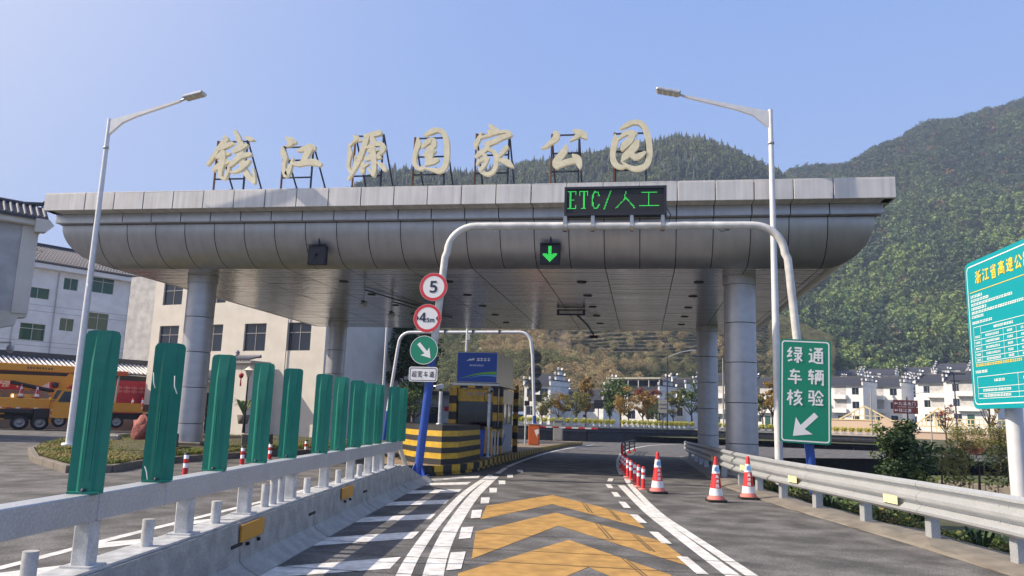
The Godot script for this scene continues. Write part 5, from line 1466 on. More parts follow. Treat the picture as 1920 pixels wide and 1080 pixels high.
func right_side() -> void:
	# guard rail: wave beam on posts, in lengths between posts
	var t := thing("guard_rail", "galvanised three-wave steel guard rail on posts along the right shoulder", "guard rail")
	var wave := [[0.0, 0.86], [0.02, 0.862], [0.078, 0.825], [0.082, 0.79], [0.012, 0.735], [0.005, 0.715], [0.075, 0.665], [0.082, 0.645], [0.082, 0.6], [0.075, 0.58], [0.005, 0.53], [0.012, 0.51], [0.082, 0.455], [0.078, 0.42], [0.02, 0.383], [0.0, 0.385]]
	var posts := rail_line
	for i in posts.size() - 1:
		var b := B.new()
		var a: Vector2 = posts[i]
		var c: Vector2 = posts[i + 1]
		var n0: Vector2 = (Vector2(posts[mini(i + 1, posts.size() - 1)]) - Vector2(posts[maxi(i - 1, 0)])).normalized()
		var n1: Vector2 = (Vector2(posts[mini(i + 2, posts.size() - 1)]) - a).normalized()
		var o0 := Vector2(n0.y, -n0.x)
		var o1 := Vector2(n1.y, -n1.x)
		var lap := 0.004 * (i % 2)
		for k in wave.size() - 1:
			var q := []
			for e in [[a, o0, k], [c, o1, k], [c, o1, k + 1], [a, o0, k + 1]]:
				q.append(on_road(Vector2(e[0]) + Vector2(e[1]) * (wave[e[2]][0] + 0.08 + lap), wave[e[2]][1]))
			b.quad(q[0], q[1], q[2], q[3])
		b.smooth(false)
		part("beam", b, M.galvanised, t)
		if i == 0: continue
		var p := on_road(a)
		var by := Basis(Vector3.UP, atan2(-n0.x, -n0.y))
		part("post", B.new().box(p + Vector3(0.05, 0.34, 0), Vector3(0.15, 0.86, 0.14), by, 0.012), M.galvanised, t)
		part("block", B.new().box(p + Vector3(-0.02, 0.62, 0), Vector3(0.1, 0.34, 0.12), by), M.galvanised, t)
		var bolts := B.new()
		for y in [0.71, 0.53]:
			for z in [-0.09, 0.09]: bolts.box(on_road(a + o0 * 0.092 + n0 * z, y), Vector3(0.02, 0.03, 0.02))
		part("bolt", bolts, M.galvanised_bright, t)
		if i in [5, 7, 9, 11, 3]:
			var m := a.lerp(c, 0.35)
			part("reflector", B.new().box(on_road(m + o0 * 0.185, 0.54), Vector3(0.006, 0.12, 0.4), by, 0.002), M.reflector_yellow, t)
			part("reflector_stay", B.new().box(on_road(m + o0 * 0.13 + n0 * 0.21, 0.52), Vector3(0.1, 0.08, 0.02), by), M.black, t)
	part("rail_end", B.new().tube([on_road(Vector2(2.32, -43.0), 0.83), on_road(Vector2(2.32, -43.0), 0.4)], 0.09, 10), M.galvanised, t)
	# cones
	cone(Vector3(0.34, 0.00, -17.63), "red and white traffic cone standing alone next to the marker posts")
	cone(Vector3(1.48, 0.00, -16.40), "red and white traffic cone in the middle of the three, nearest the camera")
	cone(Vector3(2.23, 0.00, -17.30), "red and white traffic cone standing closest to the guard rail")
	# flexible marker posts on the lane line and the dark rail behind them
	var q := [Vector2(0.03, -18.38), Vector2(-0.08, -19.03), Vector2(-0.18, -19.90), Vector2(-0.29, -21.05), Vector2(-0.39, -21.94), Vector2(-0.49, -23.14), Vector2(-0.58, -24.35), Vector2(-0.66, -26.11)]
	var nth := ["nearest", "second", "third", "fourth", "fifth", "sixth", "seventh", "farthest"]
	for i in q.size():
		var mp := thing("marker_post", "%s of the red marker posts with white bands on the lane line" % nth[i], "marker post", on_road(q[i]), 0.0, "marker posts on the lane line")
		part("foot", B.new().lathe([Vector2(0, 0.03), Vector2(0.12, 0.03), Vector2(0.12, 0.0)], Vector3.ZERO, 14), M.cone_pink, mp)
		part("tube", B.new().lathe([Vector2(0.045, 0.03), Vector2(0.04, 0.5), Vector2(0.03, 0.52), Vector2(0, 0.52)], Vector3.ZERO, 14), M.cone_red, mp)
		for y in [0.25, 0.39]: part("band", B.new().lathe([Vector2(0.0445, y), Vector2(0.0435, y + 0.08)], Vector3.ZERO, 14), M.cone_white, mp)
	var fl := [Vector2(-0.65, -26.52), Vector2(-0.79, -31.17), Vector2(-0.88, -35.59), Vector2(-0.87, -40.68), Vector2(-0.74, -46.37), Vector2(-0.49, -52.42)]
	t = thing("lane_fence", "low dark plastic lane divider with red feet curving away under the canopy", "divider")
	for i in fl.size():
		var p := on_road(fl[i])
		part("foot", B.new().box(p + Vector3(0, 0.06, 0), Vector3(0.2, 0.12, 0.3), Basis.IDENTITY, 0.02), M.cone_red, t)
		part("upright", B.new().tube([p, p + Vector3(0, 0.75, 0)], 0.04, 8), M.cone_red if i < 3 else M.black, t)
		if i < fl.size() - 1:
			for y in [0.32, 0.52, 0.72]: part("bar", B.new().tube([p + Vector3(0, y, 0), on_road(fl[i + 1]) + Vector3(0, y, 0)], 0.035, 6), M.black, t)
	info_board()
	plants()

func info_board() -> void:
	var a: Vector3 = Vector3(5.57, 1.97, -14.28)
	var c: Vector3 = Vector3(5.62, 1.95, -12.65)
	var dir := Vector3(c.x - a.x, 0, c.z - a.z).normalized()
	var out := dir.cross(Vector3.UP)
	if out.dot(Vector3(-1, 0, 1)) < 0: out = -out
	var w := 4.2
	var h := 2.5
	var o := a + Vector3(0, h / 2 - 0.02, 0) + dir * w / 2
	var t := thing("information_board", "large teal board of toll rates in white and yellow print behind the guard rail", "sign", o)
	var I := Transform3D(Basis(dir, Vector3.UP, out), Vector3.ZERO)
	part("board", B.new().prism(round_rect(w, h, 0.14), 0.05, I), M.sign_teal, t)
	var b := B.new()
	ring(b, round_rect(w - 0.14, h - 0.14, 0.1), round_rect(w - 0.175, h - 0.175, 0.085), I.translated_local(Vector3(0, 0, 0.003)))
	part("border", b, M.sign_white, t)
	part("title", write(B.new(), "浙江省高速公路", I.translated_local(Vector3(-1.72, 0.83, 0.003)), Vector2(0.24, 0.24), 0.028, Vector2(0.262, 0)), M.sign_yellow, t)
	var y := B.new()
	y.ribbon([Vector2(-1.95, 0.72), Vector2(-0.1, 0.72)], 0.012, I.translated_local(Vector3(0, 0, 0.003)))
	var r := RandomNumberGenerator.new()
	r.seed = 9
	small_print(y, I.translated_local(Vector3(0, 0, 0.003)), Vector2(-1.9, -0.55), 1.5, 0.05, r)
	part("yellow_print", y, M.sign_yellow, t)
	b = B.new()
	var J := I.translated_local(Vector3(0, 0, 0.003))
	for row in [[0.62, 0.42], [0.55, 0.6], [0.48, 1.4], [0.41, 0.5], [0.34, 1.75], [0.27, 0.4], [0.17, 0.7], [-0.66, 0.4]]:
		small_print(b, J, Vector2(-1.93, row[0]), row[1], 0.05, r)
	# ruled table
	for yy in [0.12, 0.0, -0.1, -0.2, -0.3, -0.4, -0.48]: b.ribbon([Vector2(-1.9 if yy != 0.0 else -1.65, yy), Vector2(-0.15, yy)], 0.008, J)
	for xx in [-1.9, -1.65, -0.9, -0.5, -0.15]: b.ribbon([Vector2(xx, 0.12 if xx < -1.5 or xx > -0.2 else 0.0), Vector2(xx, -0.48)], 0.008, J.translated_local(Vector3(0, 0, 0.001)))
	for yy in [-0.07, -0.17, -0.27, -0.37, -0.46]:
		small_print(b, J, Vector2(-1.86, yy), 0.16, 0.04, r)
		small_print(b, J, Vector2(-1.5, yy), 0.45, 0.04, r)
		small_print(b, J, Vector2(-0.78, yy), 0.14, 0.04, r)
		small_print(b, J, Vector2(-0.36, yy), 0.08, 0.04, r)
	small_print(b, J, Vector2(-1.2, 0.04), 0.6, 0.045, r)
	for yy in [-0.72, -0.9, -1.0, -1.08]: b.ribbon([Vector2(-1.88, yy), Vector2(0.6, yy)], 0.008, J)
	for xx in [-1.88, -0.55, 0.6]: b.ribbon([Vector2(xx, -0.72), Vector2(xx, -1.08)], 0.008, J.translated_local(Vector3(0, 0, 0.001)))
	for yy in [-0.82, -0.97, -1.06]:
		small_print(b, J, Vector2(-1.7 + (0.4 if yy > -0.9 else 0.0), yy), 0.9 if yy < -0.9 else 0.3, 0.045, r)
		small_print(b, J, Vector2(-0.4, yy), 0.3, 0.045, r)
	# second column of print
	for k in 16: small_print(b, J, Vector2(0.1, 0.5 - 0.066 * k), r.randf_range(0.6, 1.7), 0.04, r)
	part("white_print", b, M.sign_white, t)
	var pl: Vector3 = Vector3(5.91, 1.84, -13.64)
	part("pole", B.new().tube([Vector3(pl.x, -1.2, pl.z) - o, Vector3(pl.x, 4.2, pl.z) - o], 0.125, 18), M.white_pole, t)
	part("pole", B.new().tube([Vector3(pl.x, -1.2, pl.z) + dir * 2.6 - o, Vector3(pl.x, 4.2, pl.z) + dir * 2.6 - o], 0.125, 18), M.white_pole, t)
	for k in 3: part("back_channel", B.new().box(I * Vector3(0, -0.9 + 0.9 * k, -0.075), Vector3(w - 0.3, 0.06, 0.05), I.basis), M.galvanised, t)

# a clump of leaves: n leaf faces spread through an ellipsoid with a hollow-ish centre
func leaves(b: B, c: Vector3, r: Vector3, n: int, size: float, g: RandomNumberGenerator, tint := Color(1, 1, 1), vary := 0.25) -> void:
	for i in n:
		var d := Vector3(g.randfn(), g.randfn(), g.randfn()).normalized() * pow(g.randf(), 0.4)
		var p := c + d * r
		var u := Vector3(g.randfn(), g.randfn() * 0.6, g.randfn()).normalized()
		var v := u.cross(Vector3(g.randfn(), g.randfn(), g.randfn())).normalized()
		var s := size * g.randf_range(0.6, 1.3)
		var k := 1.0 + g.randf_range(-vary, vary)
		b.st.set_color(Color(tint.r * k, tint.g * k, tint.b * k))
		b.tri(p - u * s, p + v * s * 0.45, p + u * s)
		b.tri(p - u * s, p + u * s, p - v * s * 0.45)
	b.st.set_color(Color(1, 1, 1))

# long arching blades from one root
func blades(b: B, root: Vector3, n: int, length: float, width: float, g: RandomNumberGenerator) -> void:
	for i in n:
		var a := g.randf() * TAU
		var d := Vector3(cos(a), 0, sin(a))
		var side := Vector3(-d.z, 0, d.x) * width
		var l := length * g.randf_range(0.6, 1.1)
		var k := g.randf_range(0.75, 1.25)
		b.st.set_color(Color(k, k, k))
		var p0 := root + d * 0.02
		var p1 := root + d * l * 0.35 + Vector3(0, l * 0.6, 0)
		var p2 := root + d * l * 0.85 + Vector3(0, l * g.randf_range(0.3, 0.75), 0)
		b.quad(p0 - side * 0.6, p1 - side, p1 + side, p0 + side * 0.6)
		b.tri(p1 - side, p2, p1 + side)
	b.st.set_color(Color(1, 1, 1))

func plants() -> void:
	var g := RandomNumberGenerator.new()
	g.seed = 21
	# the big dark shrub behind the rail
	var sp: Vector3 = Vector3(6.16, 0.38, -19.80)
	var base := Vector3(sp.x, -1.15, sp.z)
	var t := thing("leafy_shrub", "large dark glossy shrub behind the guard rail, left of the teal board", "shrub", base)
	t.scale = Vector3.ONE * 0.76
	var b := B.new()
	for k in 5:
		var a := TAU * k / 5
		b.tube([Vector3.ZERO, Vector3(cos(a) * 0.3, 1.0, sin(a) * 0.3), Vector3(cos(a) * 0.8, 2.1, sin(a) * 0.8)], [0.05, 0.035, 0.012], 6)
	part("stem", b, M.bark, t)
	b = B.new()
	for k in 46:
		var a := g.randf() * TAU
		var rr := sqrt(g.randf()) * 0.8
		var y := g.randf_range(0.5, 3.7)
		var sh := 1.15 - 0.45 * absf(y - 1.9) / 1.8
		leaves(b, Vector3(cos(a) * rr * sh, y, sin(a) * rr * sh), Vector3(0.36, 0.3, 0.36), 190, 0.07, g, Color(1, 1, 1), 0.4)
	part("foliage", b, M.leaf_dark, t)
	b = B.new()
	for k in 26:
		var a := g.randf() * TAU
		leaves(b, Vector3(cos(a) * 0.85, g.randf_range(1.2, 3.7), sin(a) * 0.85), Vector3(0.2, 0.2, 0.2), 30, 0.07, g, Color(1.3, 1.2, 1.0), 0.4)
	part("young_leaves", b, M.leaf_green, t)
	# bank vegetation between the posts
	var kinds := ["leaf_green", "leaf_olive", "leaf_dark"]
	var words := ["under the near rail", "between two rail posts", "at the foot of the bank", "behind the rail"]
	for i in 26:
		var f := i / 25.0
		var z := lerpf(-7.5, -27.0, f)
		var off: float = [0.85, 1.35, 2.1][i % 3] + g.randf_range(-0.12, 0.2)
		var x := along(rail_line, z) + off
		var y := -0.05 - maxf(0.0, off - 0.6) * 0.48 + road_y(z)
		var kind: String = ["fern", "grass tuft", "weed"][g.randi() % 3]
		var tw := thing(kind.replace(" ", "_") if kind != "weed" else "leafy_weed", "%s on the bank behind the rail, %s from the near end" % [{"fern": "dark arching fern", "grass tuft": "bright grass tuft", "weed": "bushy green weed"}[kind], ["1st", "2nd", "3rd"][i] if i < 3 else "%dth" % (i + 1)], "plant", Vector3(x, y, z), 0.0, "plants on the bank")
		var bb := B.new()
		if kind == "fern":
			blades(bb, Vector3.ZERO, 46, 0.62, 0.022, g)
			part("fronds", bb, M.leaf_dark, tw)
		elif kind == "grass tuft":
			blades(bb, Vector3.ZERO, 70, 0.42, 0.012, g)
			part("blades", bb, M.leaf_olive, tw)
		else:
			for k in 6: leaves(bb, Vector3(g.randf_range(-0.3, 0.3), g.randf_range(0.1, 0.45), g.randf_range(-0.3, 0.3)), Vector3(0.2, 0.16, 0.2), 70, 0.05, g, Color(1, 1, 1), 0.4)
			part("foliage", bb, M.leaf_green, tw)
			part("stem", B.new().tube([Vector3(0, -0.1, 0), Vector3(0.03, 0.4, 0.02)], [0.012, 0.005], 5), M.bark, tw)
	# ground cover on the bank: uncountable
	var mm := MultiMesh.new()
	mm.transform_format = MultiMesh.TRANSFORM_3D
	mm.use_colors = true
	var tuft := B.new()
	leaves(tuft, Vector3(0, 0.12, 0), Vector3(0.24, 0.14, 0.24), 44, 0.05, g, Color(1, 1, 1), 0.35)
	blades(tuft, Vector3.ZERO, 14, 0.3, 0.01, g)
	mm.mesh = tuft.mesh()
	var buf := PackedFloat32Array()
	var cnt := 0
	var nz := FastNoiseLite.new()
	nz.seed = 8
	nz.frequency = 0.35
	for i in 9000:
		var z := g.randf_range(-1.0, -42.0)
		var off := 0.62 + pow(g.randf(), 2.0) * 10.0
		var x := along(rail_line, z) + off
		if nz.get_noise_2d(x, z) < -0.28 + (0.25 if off < 0.9 else 0.0): continue
		var dy := -0.02
		if off < 1.5: dy = lerpf(-0.01, -0.45, (off - 0.58) / 0.92)
		elif off < 3.2: dy = lerpf(-0.45, -1.3, (off - 1.5) / 1.7)
		elif off < 6.5: dy = lerpf(-1.3, -2.5, (off - 3.2) / 3.3)
		else: dy = lerpf(-2.5, -3.3, (off - 6.5) / 7.5)
		var s := g.randf_range(0.5, 1.25) * (0.7 if off < 1.0 else 1.0)
		var bs := Basis(Vector3.UP, g.randf() * TAU).scaled(Vector3(s, s * g.randf_range(0.6, 1.3), s))
		var w := g.randf()
		var col := Color(0.06, 0.1, 0.025) if w < 0.55 else (Color(0.16, 0.17, 0.04) if w < 0.85 else Color(0.24, 0.19, 0.08))
		buf.append_array([bs.x.x, bs.y.x, bs.z.x, x, bs.x.y, bs.y.y, bs.z.y, road_y(z) + dy, bs.x.z, bs.y.z, bs.z.z, z, col.r, col.g, col.b, 1.0])
		cnt += 1
	mm.instance_count = cnt
	mm.buffer = buf
	var mi := MultiMeshInstance3D.new()
	mi.name = "bank_undergrowth"
	mi.multimesh = mm
	mi.material_override = M.leaf_many
	add_child(mi)
	tag(mi, "mixed weeds and creepers covering the bank behind the guard rail", "undergrowth", "", "stuff")


# ---------- left side: grass island, buildings, trucks ----------
# a window set into a wall whose outer face is at local z = 0: recessed pane, frame and mullions
func window(parent: Node3D, c: Vector3, w: float, h: float, glass: Material, frame: Material, bars := 1, cross := 0.35) -> void:
	var win := Node3D.new()
	win.name = "window"
	parent.add_child(win, true)
	win.position = c
	part("pane", B.new().box(Vector3(0, 0, 0.006), Vector3(w, h, 0.012)), glass, win)
	var f := B.new()
	var t := 0.06
	f.box(Vector3(0, h / 2, 0.03), Vector3(w + t, t, 0.07)); f.box(Vector3(0, -h / 2, 0.03), Vector3(w + t, t, 0.09))
	f.box(Vector3(-w / 2, 0, 0.031), Vector3(t, h - t, 0.07)); f.box(Vector3(w / 2, 0, 0.031), Vector3(t, h - t, 0.07))
	for k in bars: f.box(Vector3(-w / 2 + w * (k + 1) / (bars + 1), 0, 0.026), Vector3(0.05, h - t, 0.04))
	if cross > 0: f.box(Vector3(0, h / 2 - h * cross, 0.027), Vector3(w - t, 0.05, 0.044))
	part("frame", f, frame, win)

# wall with window openings cut right through: boxes round a grid of holes [x, y, w, h]
func wall_with_holes(x0: float, x1: float, y0: float, y1: float, th: float, holes: Array) -> B:
	var b := B.new()
	var xs := [x0, x1]
	for h in holes:
		xs.append(h[0] - h[2] / 2); xs.append(h[0] + h[2] / 2)
	xs.sort()
	for i in xs.size() - 1:
		var a: float = xs[i]
		var c: float = xs[i + 1]
		if c - a < 0.001: continue
		var m := (a + c) / 2
		var cuts := []
		for h in holes:
			if m > h[0] - h[2] / 2 and m < h[0] + h[2] / 2: cuts.append([h[1] - h[3] / 2, h[1] + h[3] / 2])
		cuts.sort_custom(func(p, q): return p[0] < q[0])
		var y := y0
		for q in cuts:
			b.box(Vector3(m, (y + q[0]) / 2, -th / 2), Vector3(c - a, q[0] - y, th))
			y = q[1]
		b.box(Vector3(m, (y + y1) / 2, -th / 2), Vector3(c - a, y1 - y, th))
	return b

# rows of round cover tiles on a slope: local x along the eave, from (0,0) up to depth d and height h
func tile_roof(parent: Node3D, called: String, x0: float, x1: float, eave: Vector3, d: float, h: float, pitch: float, m: Material, cover: Material) -> void:
	var b := B.new()
	b.quad(eave + Vector3(x0, 0, 0), eave + Vector3(x0, h, -d), eave + Vector3(x1, h, -d), eave + Vector3(x1, 0, 0))
	b.quad(eave + Vector3(x0, -0.12, 0), eave + Vector3(x0, 0, 0), eave + Vector3(x1, 0, 0), eave + Vector3(x1, -0.12, 0))
	var sl := part(called, b, m, parent)
	var n := int((x1 - x0) / pitch)
	for k in n:
		var x := x0 + (k + 0.5) * (x1 - x0) / n
		if k < 250:
			part("cover_tile", B.new().tube([eave + Vector3(x, 0.03, 0.04), eave + Vector3(x, h + 0.03, -d)], pitch * 0.27, 5), cover, sl)

func left_side() -> void:
	var g := RandomNumberGenerator.new()
	g.seed = 33
	grass_island(g)
	cream_building()
	white_building()
	corner_building()
	shed()
	crane_truck()
	flatbed_truck()

func grass_island(g: RandomNumberGenerator) -> void:
	var edge := [Vector2(-12.66, -15.67), Vector2(-12.1, -16.3), Vector2(-12.7, -18.4), Vector2(-12.75, -20.3), Vector2(-12.5, -22.5), Vector2(-12.0, -27.0), Vector2(-11.4, -34.0), Vector2(-11.2, -44.0), Vector2(-24.0, -46.5), Vector2(-26.5, -40.0), Vector2(-25.6, -35.5), Vector2(-22.6, -28.6), Vector2(-20.2, -24.2), Vector2(-18.3, -20.9), Vector2(-15.4, -17.8)]
	var root := Node3D.new()
	root.name = "grass_island"
	root.set_meta("kind", "structure")
	add_child(root)
	var cen := Vector2(-16.5, -30.0)
	var b := B.new()
	var inner := []
	for p in edge: inner.append(p + (cen - p).normalized() * 0.16)
	for i in inner.size():
		var p: Vector2 = inner[i]
		var q: Vector2 = inner[(i + 1) % inner.size()]
		var pm := p.lerp(cen, 0.35)
		var qm := q.lerp(cen, 0.35)
		b.quad(on_road(p, 0.15), on_road(q, 0.15), on_road(qm, 0.3), on_road(pm, 0.3))
		b.tri(on_road(pm, 0.3), on_road(qm, 0.3), on_road(cen, 0.36))
	part("turf", b, mat("turf", Color(0.14, 0.13, 0.045), 0.95, 0.0, T.fine, Vector3.ONE * 1.5, T.worn, 0.25, T.fine, 1.0), root)
	for i in edge.size():
		var p: Vector2 = edge[i]
		var q: Vector2 = edge[(i + 1) % edge.size()]
		var n := maxi(1, int(p.distance_to(q) / 0.95))
		for k in n:
			var a := p.lerp(q, float(k) / n)
			var c := p.lerp(q, float(k + 1) / n)
			var m := a.lerp(c, 0.5)
			var d := c - a
			part("kerb_stone", B.new().box(on_road(m, 0.07), Vector3(0.16, 0.2, d.length() - 0.015), Basis(Vector3.UP, atan2(d.x, d.y)), 0.012), M.concrete_pale, root)
	# grass blades: uncountable
	var mm := MultiMesh.new()
	mm.transform_format = MultiMesh.TRANSFORM_3D
	mm.use_colors = true
	var tuft := B.new()
	blades(tuft, Vector3.ZERO, 16, 0.13, 0.007, g)
	mm.mesh = tuft.mesh()
	var buf := PackedFloat32Array()
	var poly := PackedVector2Array(inner)
	var nz := FastNoiseLite.new()
	nz.seed = 3
	nz.frequency = 0.25
	var cnt := 0
	for i in 26000:
		var p := Vector2(g.randf_range(-26.5, -11.2), -15.6 - pow(g.randf(), 1.5) * 30.0)
		if not Geometry2D.is_point_in_polygon(p, poly): continue
		var dry := nz.get_noise_2d(p.x, p.y)
		if dry > 0.42 and g.randf() < 0.8: continue
		var s := g.randf_range(0.6, 1.4)
		var bs := Basis(Vector3.UP, g.randf() * TAU).scaled(Vector3.ONE * s)
		var col := Color(0.17, 0.2, 0.035).lerp(Color(0.34, 0.28, 0.1), clampf(dry * 2.2 + 0.35 + g.randf_range(-0.2, 0.2), 0.0, 1.0))
		buf.append_array([bs.x.x, bs.y.x, bs.z.x, p.x, bs.x.y, bs.y.y, bs.z.y, road_y(p.y) + 0.15 + 0.1 * clampf(1.0 - (p - cen).length() / 14.0, 0.0, 1.0), bs.x.z, bs.y.z, bs.z.z, p.y, col.r, col.g, col.b, 1.0])
		cnt += 1
	mm.instance_count = cnt
	mm.buffer = buf
	var mi := MultiMeshInstance3D.new()
	mi.name = "island_grass"
	mi.multimesh = mm
	mi.material_override = M.leaf_many
	add_child(mi)
	tag(mi, "short yellowing grass on the island round the left columns", "grass", "", "stuff")
	# red boulder, pale stone, plinth blocks
	var rk := B.new()
	rk.smooth(true)
	var nn := FastNoiseLite.new()
	nn.seed = 12
	nn.frequency = 1.6
	for i in 10:
		for k in 14:
			var q := []
			for c in [[i, k], [i + 1, k], [i + 1, k + 1], [i, k + 1]]:
				var th: float = PI * c[0] / 10.0
				var ph: float = TAU * (c[1] % 14) / 14.0
				var d := Vector3(sin(th) * cos(ph), cos(th), sin(th) * sin(ph))
				q.append(d * Vector3(0.36, 0.5, 0.3) * (1.0 + 0.45 * nn.get_noise_3dv(d)) + Vector3(0, 0.4, 0))
			rk.quad(q[0], q[3], q[2], q[1])
	rk.smooth(false)
	var rt := thing("red_boulder", "reddish standing boulder with pale engraved characters on the grass island", "rock", Vector3(-18.2, 0.2, -26.0))
	part("stone", rk, M.rock_red, rt)
	part("engraving", marks(Transform3D(Basis(Vector3.UP, 0.45), Vector3(0.02, 0.2, 0.315)), 0.1, 0.1, 3), M.cone_pink, rt)
	solo("pale_stone", B.new().box(Vector3(0, 0.1, 0), Vector3(0.4, 0.3, 0.3), Basis(Vector3.UP, 0.3), 0.05), M.concrete, "small pale stone on the grass beside the red boulder", "rock", Vector3(-18.7, 0.2, -25.2))
	for q in [[Vector3(-14.88, -0.15, -23.65), 1.35, "pale concrete plinth under the left front column"], [Vector3(-14.6, 0.14, -22.0), 0.6, "low dark concrete block in front of the left front column"], [Vector3(-13.2, 0.12, -25.2), 0.9, "concrete block right of the left front column"]]:
		solo("plinth_block", B.new().box(Vector3(0, 0.25, 0), Vector3(q[1], 0.6, 1.3 if q[1] > 1.0 else 0.7), Basis(Vector3.UP, 0.2), 0.03), M.concrete_pale, q[2], "block", q[0])

func cream_building() -> void:
	var t := thing("cream_building", "cream rendered building with dark square windows behind the left columns", "building", Vector3(-22.17, -0.9, -49.6), deg_to_rad(-15.05))
	var holes := []
	for x in [-1.6, -5.65, -9.8, -14.3]:
		for y in [7.45, 10.95]: holes.append([x, y, 2.05, 2.0 if y < 8 else 1.75])
	part("front_wall", wall_with_holes(-16.2, 0.0, 0.0, 13.2, 0.3, holes), M.wall_cream, t)
	part("right_wall", B.new().box(Vector3(-0.15, 6.6, -6.4), Vector3(0.3, 13.2, 12.2)), M.wall_cream, t)
	part("corner_pier", B.new().box(Vector3(0.35, 6.6, -0.45), Vector3(0.7, 13.2, 0.9)), M.wall_cream, t)
	part("left_wall", B.new().box(Vector3(-16.05, 6.6, -6.4), Vector3(0.3, 13.2, 12.2)), M.wall_cream, t)
	part("annexe_wall", B.new().box(Vector3(-20.2, 6.6, -3.2), Vector3(5.6, 13.2, 0.3)), M.wall_grey, t)
	part("annexe_glazing", B.new().box(Vector3(-18.5, 9.5, -3.0), Vector3(0.9, 5.0, 0.1)), M.glass_dark, t)
	part("left_pier", B.new().box(Vector3(-17.3, 6.6, -1.4), Vector3(0.6, 13.2, 0.5)), M.wall_cream, t)
	part("recess_wall", B.new().box(Vector3(-16.9, 6.6, -2.2), Vector3(1.6, 13.2, 0.3)), M.wall_cream, t)
	part("roof_slab", B.new().box(Vector3(-8.1, 13.25, -6.2), Vector3(17.0, 0.3, 13.2)), M.concrete, t)
	for h in holes:
		window(t, Vector3(h[0], h[1], -0.16), h[2], h[3], M.glass_dark, M.trim_grey)
	# entrance: tiled lean-to, pillar with tile cap, dark doors
	tile_roof(t, "porch_roof", -12.4, -5.7, Vector3(0, 4.25, 1.5), 1.5, 0.75, 0.3, M.tile_mid, M.tile_mid)
	part("pillar", B.new().box(Vector3(-4.9, 2.7, 1.2), Vector3(1.9, 5.4, 1.6)), M.wall_cream, t)
	var cap := part("pillar_cap", B.new().box(Vector3(-4.9, 5.5, 1.25), Vector3(2.5, 0.22, 2.0), Basis.IDENTITY, 0.03), M.trim_grey, t)
	for k in 9: part("cover_tile", B.new().tube([Vector3(-5.9 + 0.25 * k, 5.66, 2.3), Vector3(-5.9 + 0.25 * k, 5.95, 1.2)], 0.08, 5), M.tile_mid, cap)
	part("ridge", B.new().tube([Vector3(-6.0, 6.05, 1.2), Vector3(-5.7, 5.95, 1.2), Vector3(-3.8, 5.95, 1.2)], 0.12, 6), M.tile_mid, cap)
	part("ridge_end", B.new().lathe([Vector2(0.0, 0.4), Vector2(0.16, 0.2), Vector2(0.1, 0.05), Vector2(0.18, 0.0)], Vector3(-5.95, 6.05, 1.2), 8), M.tile_mid, cap)
	for d in [[-11.8, 1.2], [-9.0, 1.4], [-7.3, 1.4], [-1.9, 1.1]]:
		part("door", B.new().box(Vector3(d[0], 1.9, 0.03), Vector3(d[1], 3.0, 0.05)), M.glass_dark, t)
	part("wall_notice", B.new().box(Vector3(-1.9, 2.9, 0.08), Vector3(0.4, 0.4, 0.02)), M.cone_pink, t)
	part("window_bar", B.new().box(Vector3(-1.9, 1.5, 0.1), Vector3(1.2, 0.12, 0.08)), M.sign_white, t)
	for p in [[-2.6, 1.2], [-16.8, 0.9]]:
		part("downpipe", B.new().tube([Vector3(p[0], 0.0, 0.1 if p[0] > -16 else -1.0), Vector3(p[0], 13.0, 0.1 if p[0] > -16 else -1.0)], 0.05, 6), M.wall_cream, t)
	# lantern post, red lantern and palm by the entrance
	var base: Vector3 = Vector3(-20.62, 0.22, -37.81)
	var lp := thing("garden_lamp", "black garden lamp post with a four-sided lantern by the cream building", "street lamp", base)
	part("post", B.new().tube([Vector3.ZERO, Vector3(0, 1.2, 0), Vector3(0, 2.9, 0)], [0.09, 0.05, 0.04], 8), M.black, lp)
	part("lantern", B.new().lathe([Vector2(0.1, 2.9), Vector2(0.24, 3.25), Vector2(0.3, 3.28), Vector2(0.05, 3.45), Vector2(0, 3.5)], Vector3.ZERO, 4, true), M.wall_cream, lp)
	var rl: Vector3 = Vector3(-21.52, 3.22, -38.69)
	var lt := thing("red_lantern", "small red tasselled ornament hanging by the entrance lamp", "lantern", rl)
	lt.scale = Vector3.ONE * 0.6
	part("body", B.new().lathe([Vector2(0, 0.3), Vector2(0.2, 0.22), Vector2(0.22, 0.0), Vector2(0.1, -0.2), Vector2(0, -0.22)], Vector3.ZERO, 10), M.banner_red, lt)
	part("tassel", B.new().tube([Vector3(0, -0.2, 0), Vector3(0, -0.9, 0)], [0.05, 0.09], 6), M.banner_red, lt)
	part("cord", B.new().tube([Vector3(0, 0.3, 0), Vector3(0, 1.0, 0)], 0.015, 4), M.banner_red, lt)
	var pp: Vector3 = Vector3(-22.20, 0.62, -40.55)
	var pt := thing("potted_palm", "potted palm standing behind the garden lamp", "plant", pp)
	part("pot", B.new().lathe([Vector2(0, 0.0), Vector2(0.25, 0.0), Vector2(0.36, 0.5), Vector2(0.3, 0.5), Vector2(0, 0.45)], Vector3.ZERO, 12), M.concrete_pale, pt)
	var g := RandomNumberGenerator.new()
	g.seed = 5
	var fr := B.new()
	blades(fr, Vector3(0, 0.5, 0), 40, 1.35, 0.04, g)
	part("fronds", fr, M.leaf_green, pt)

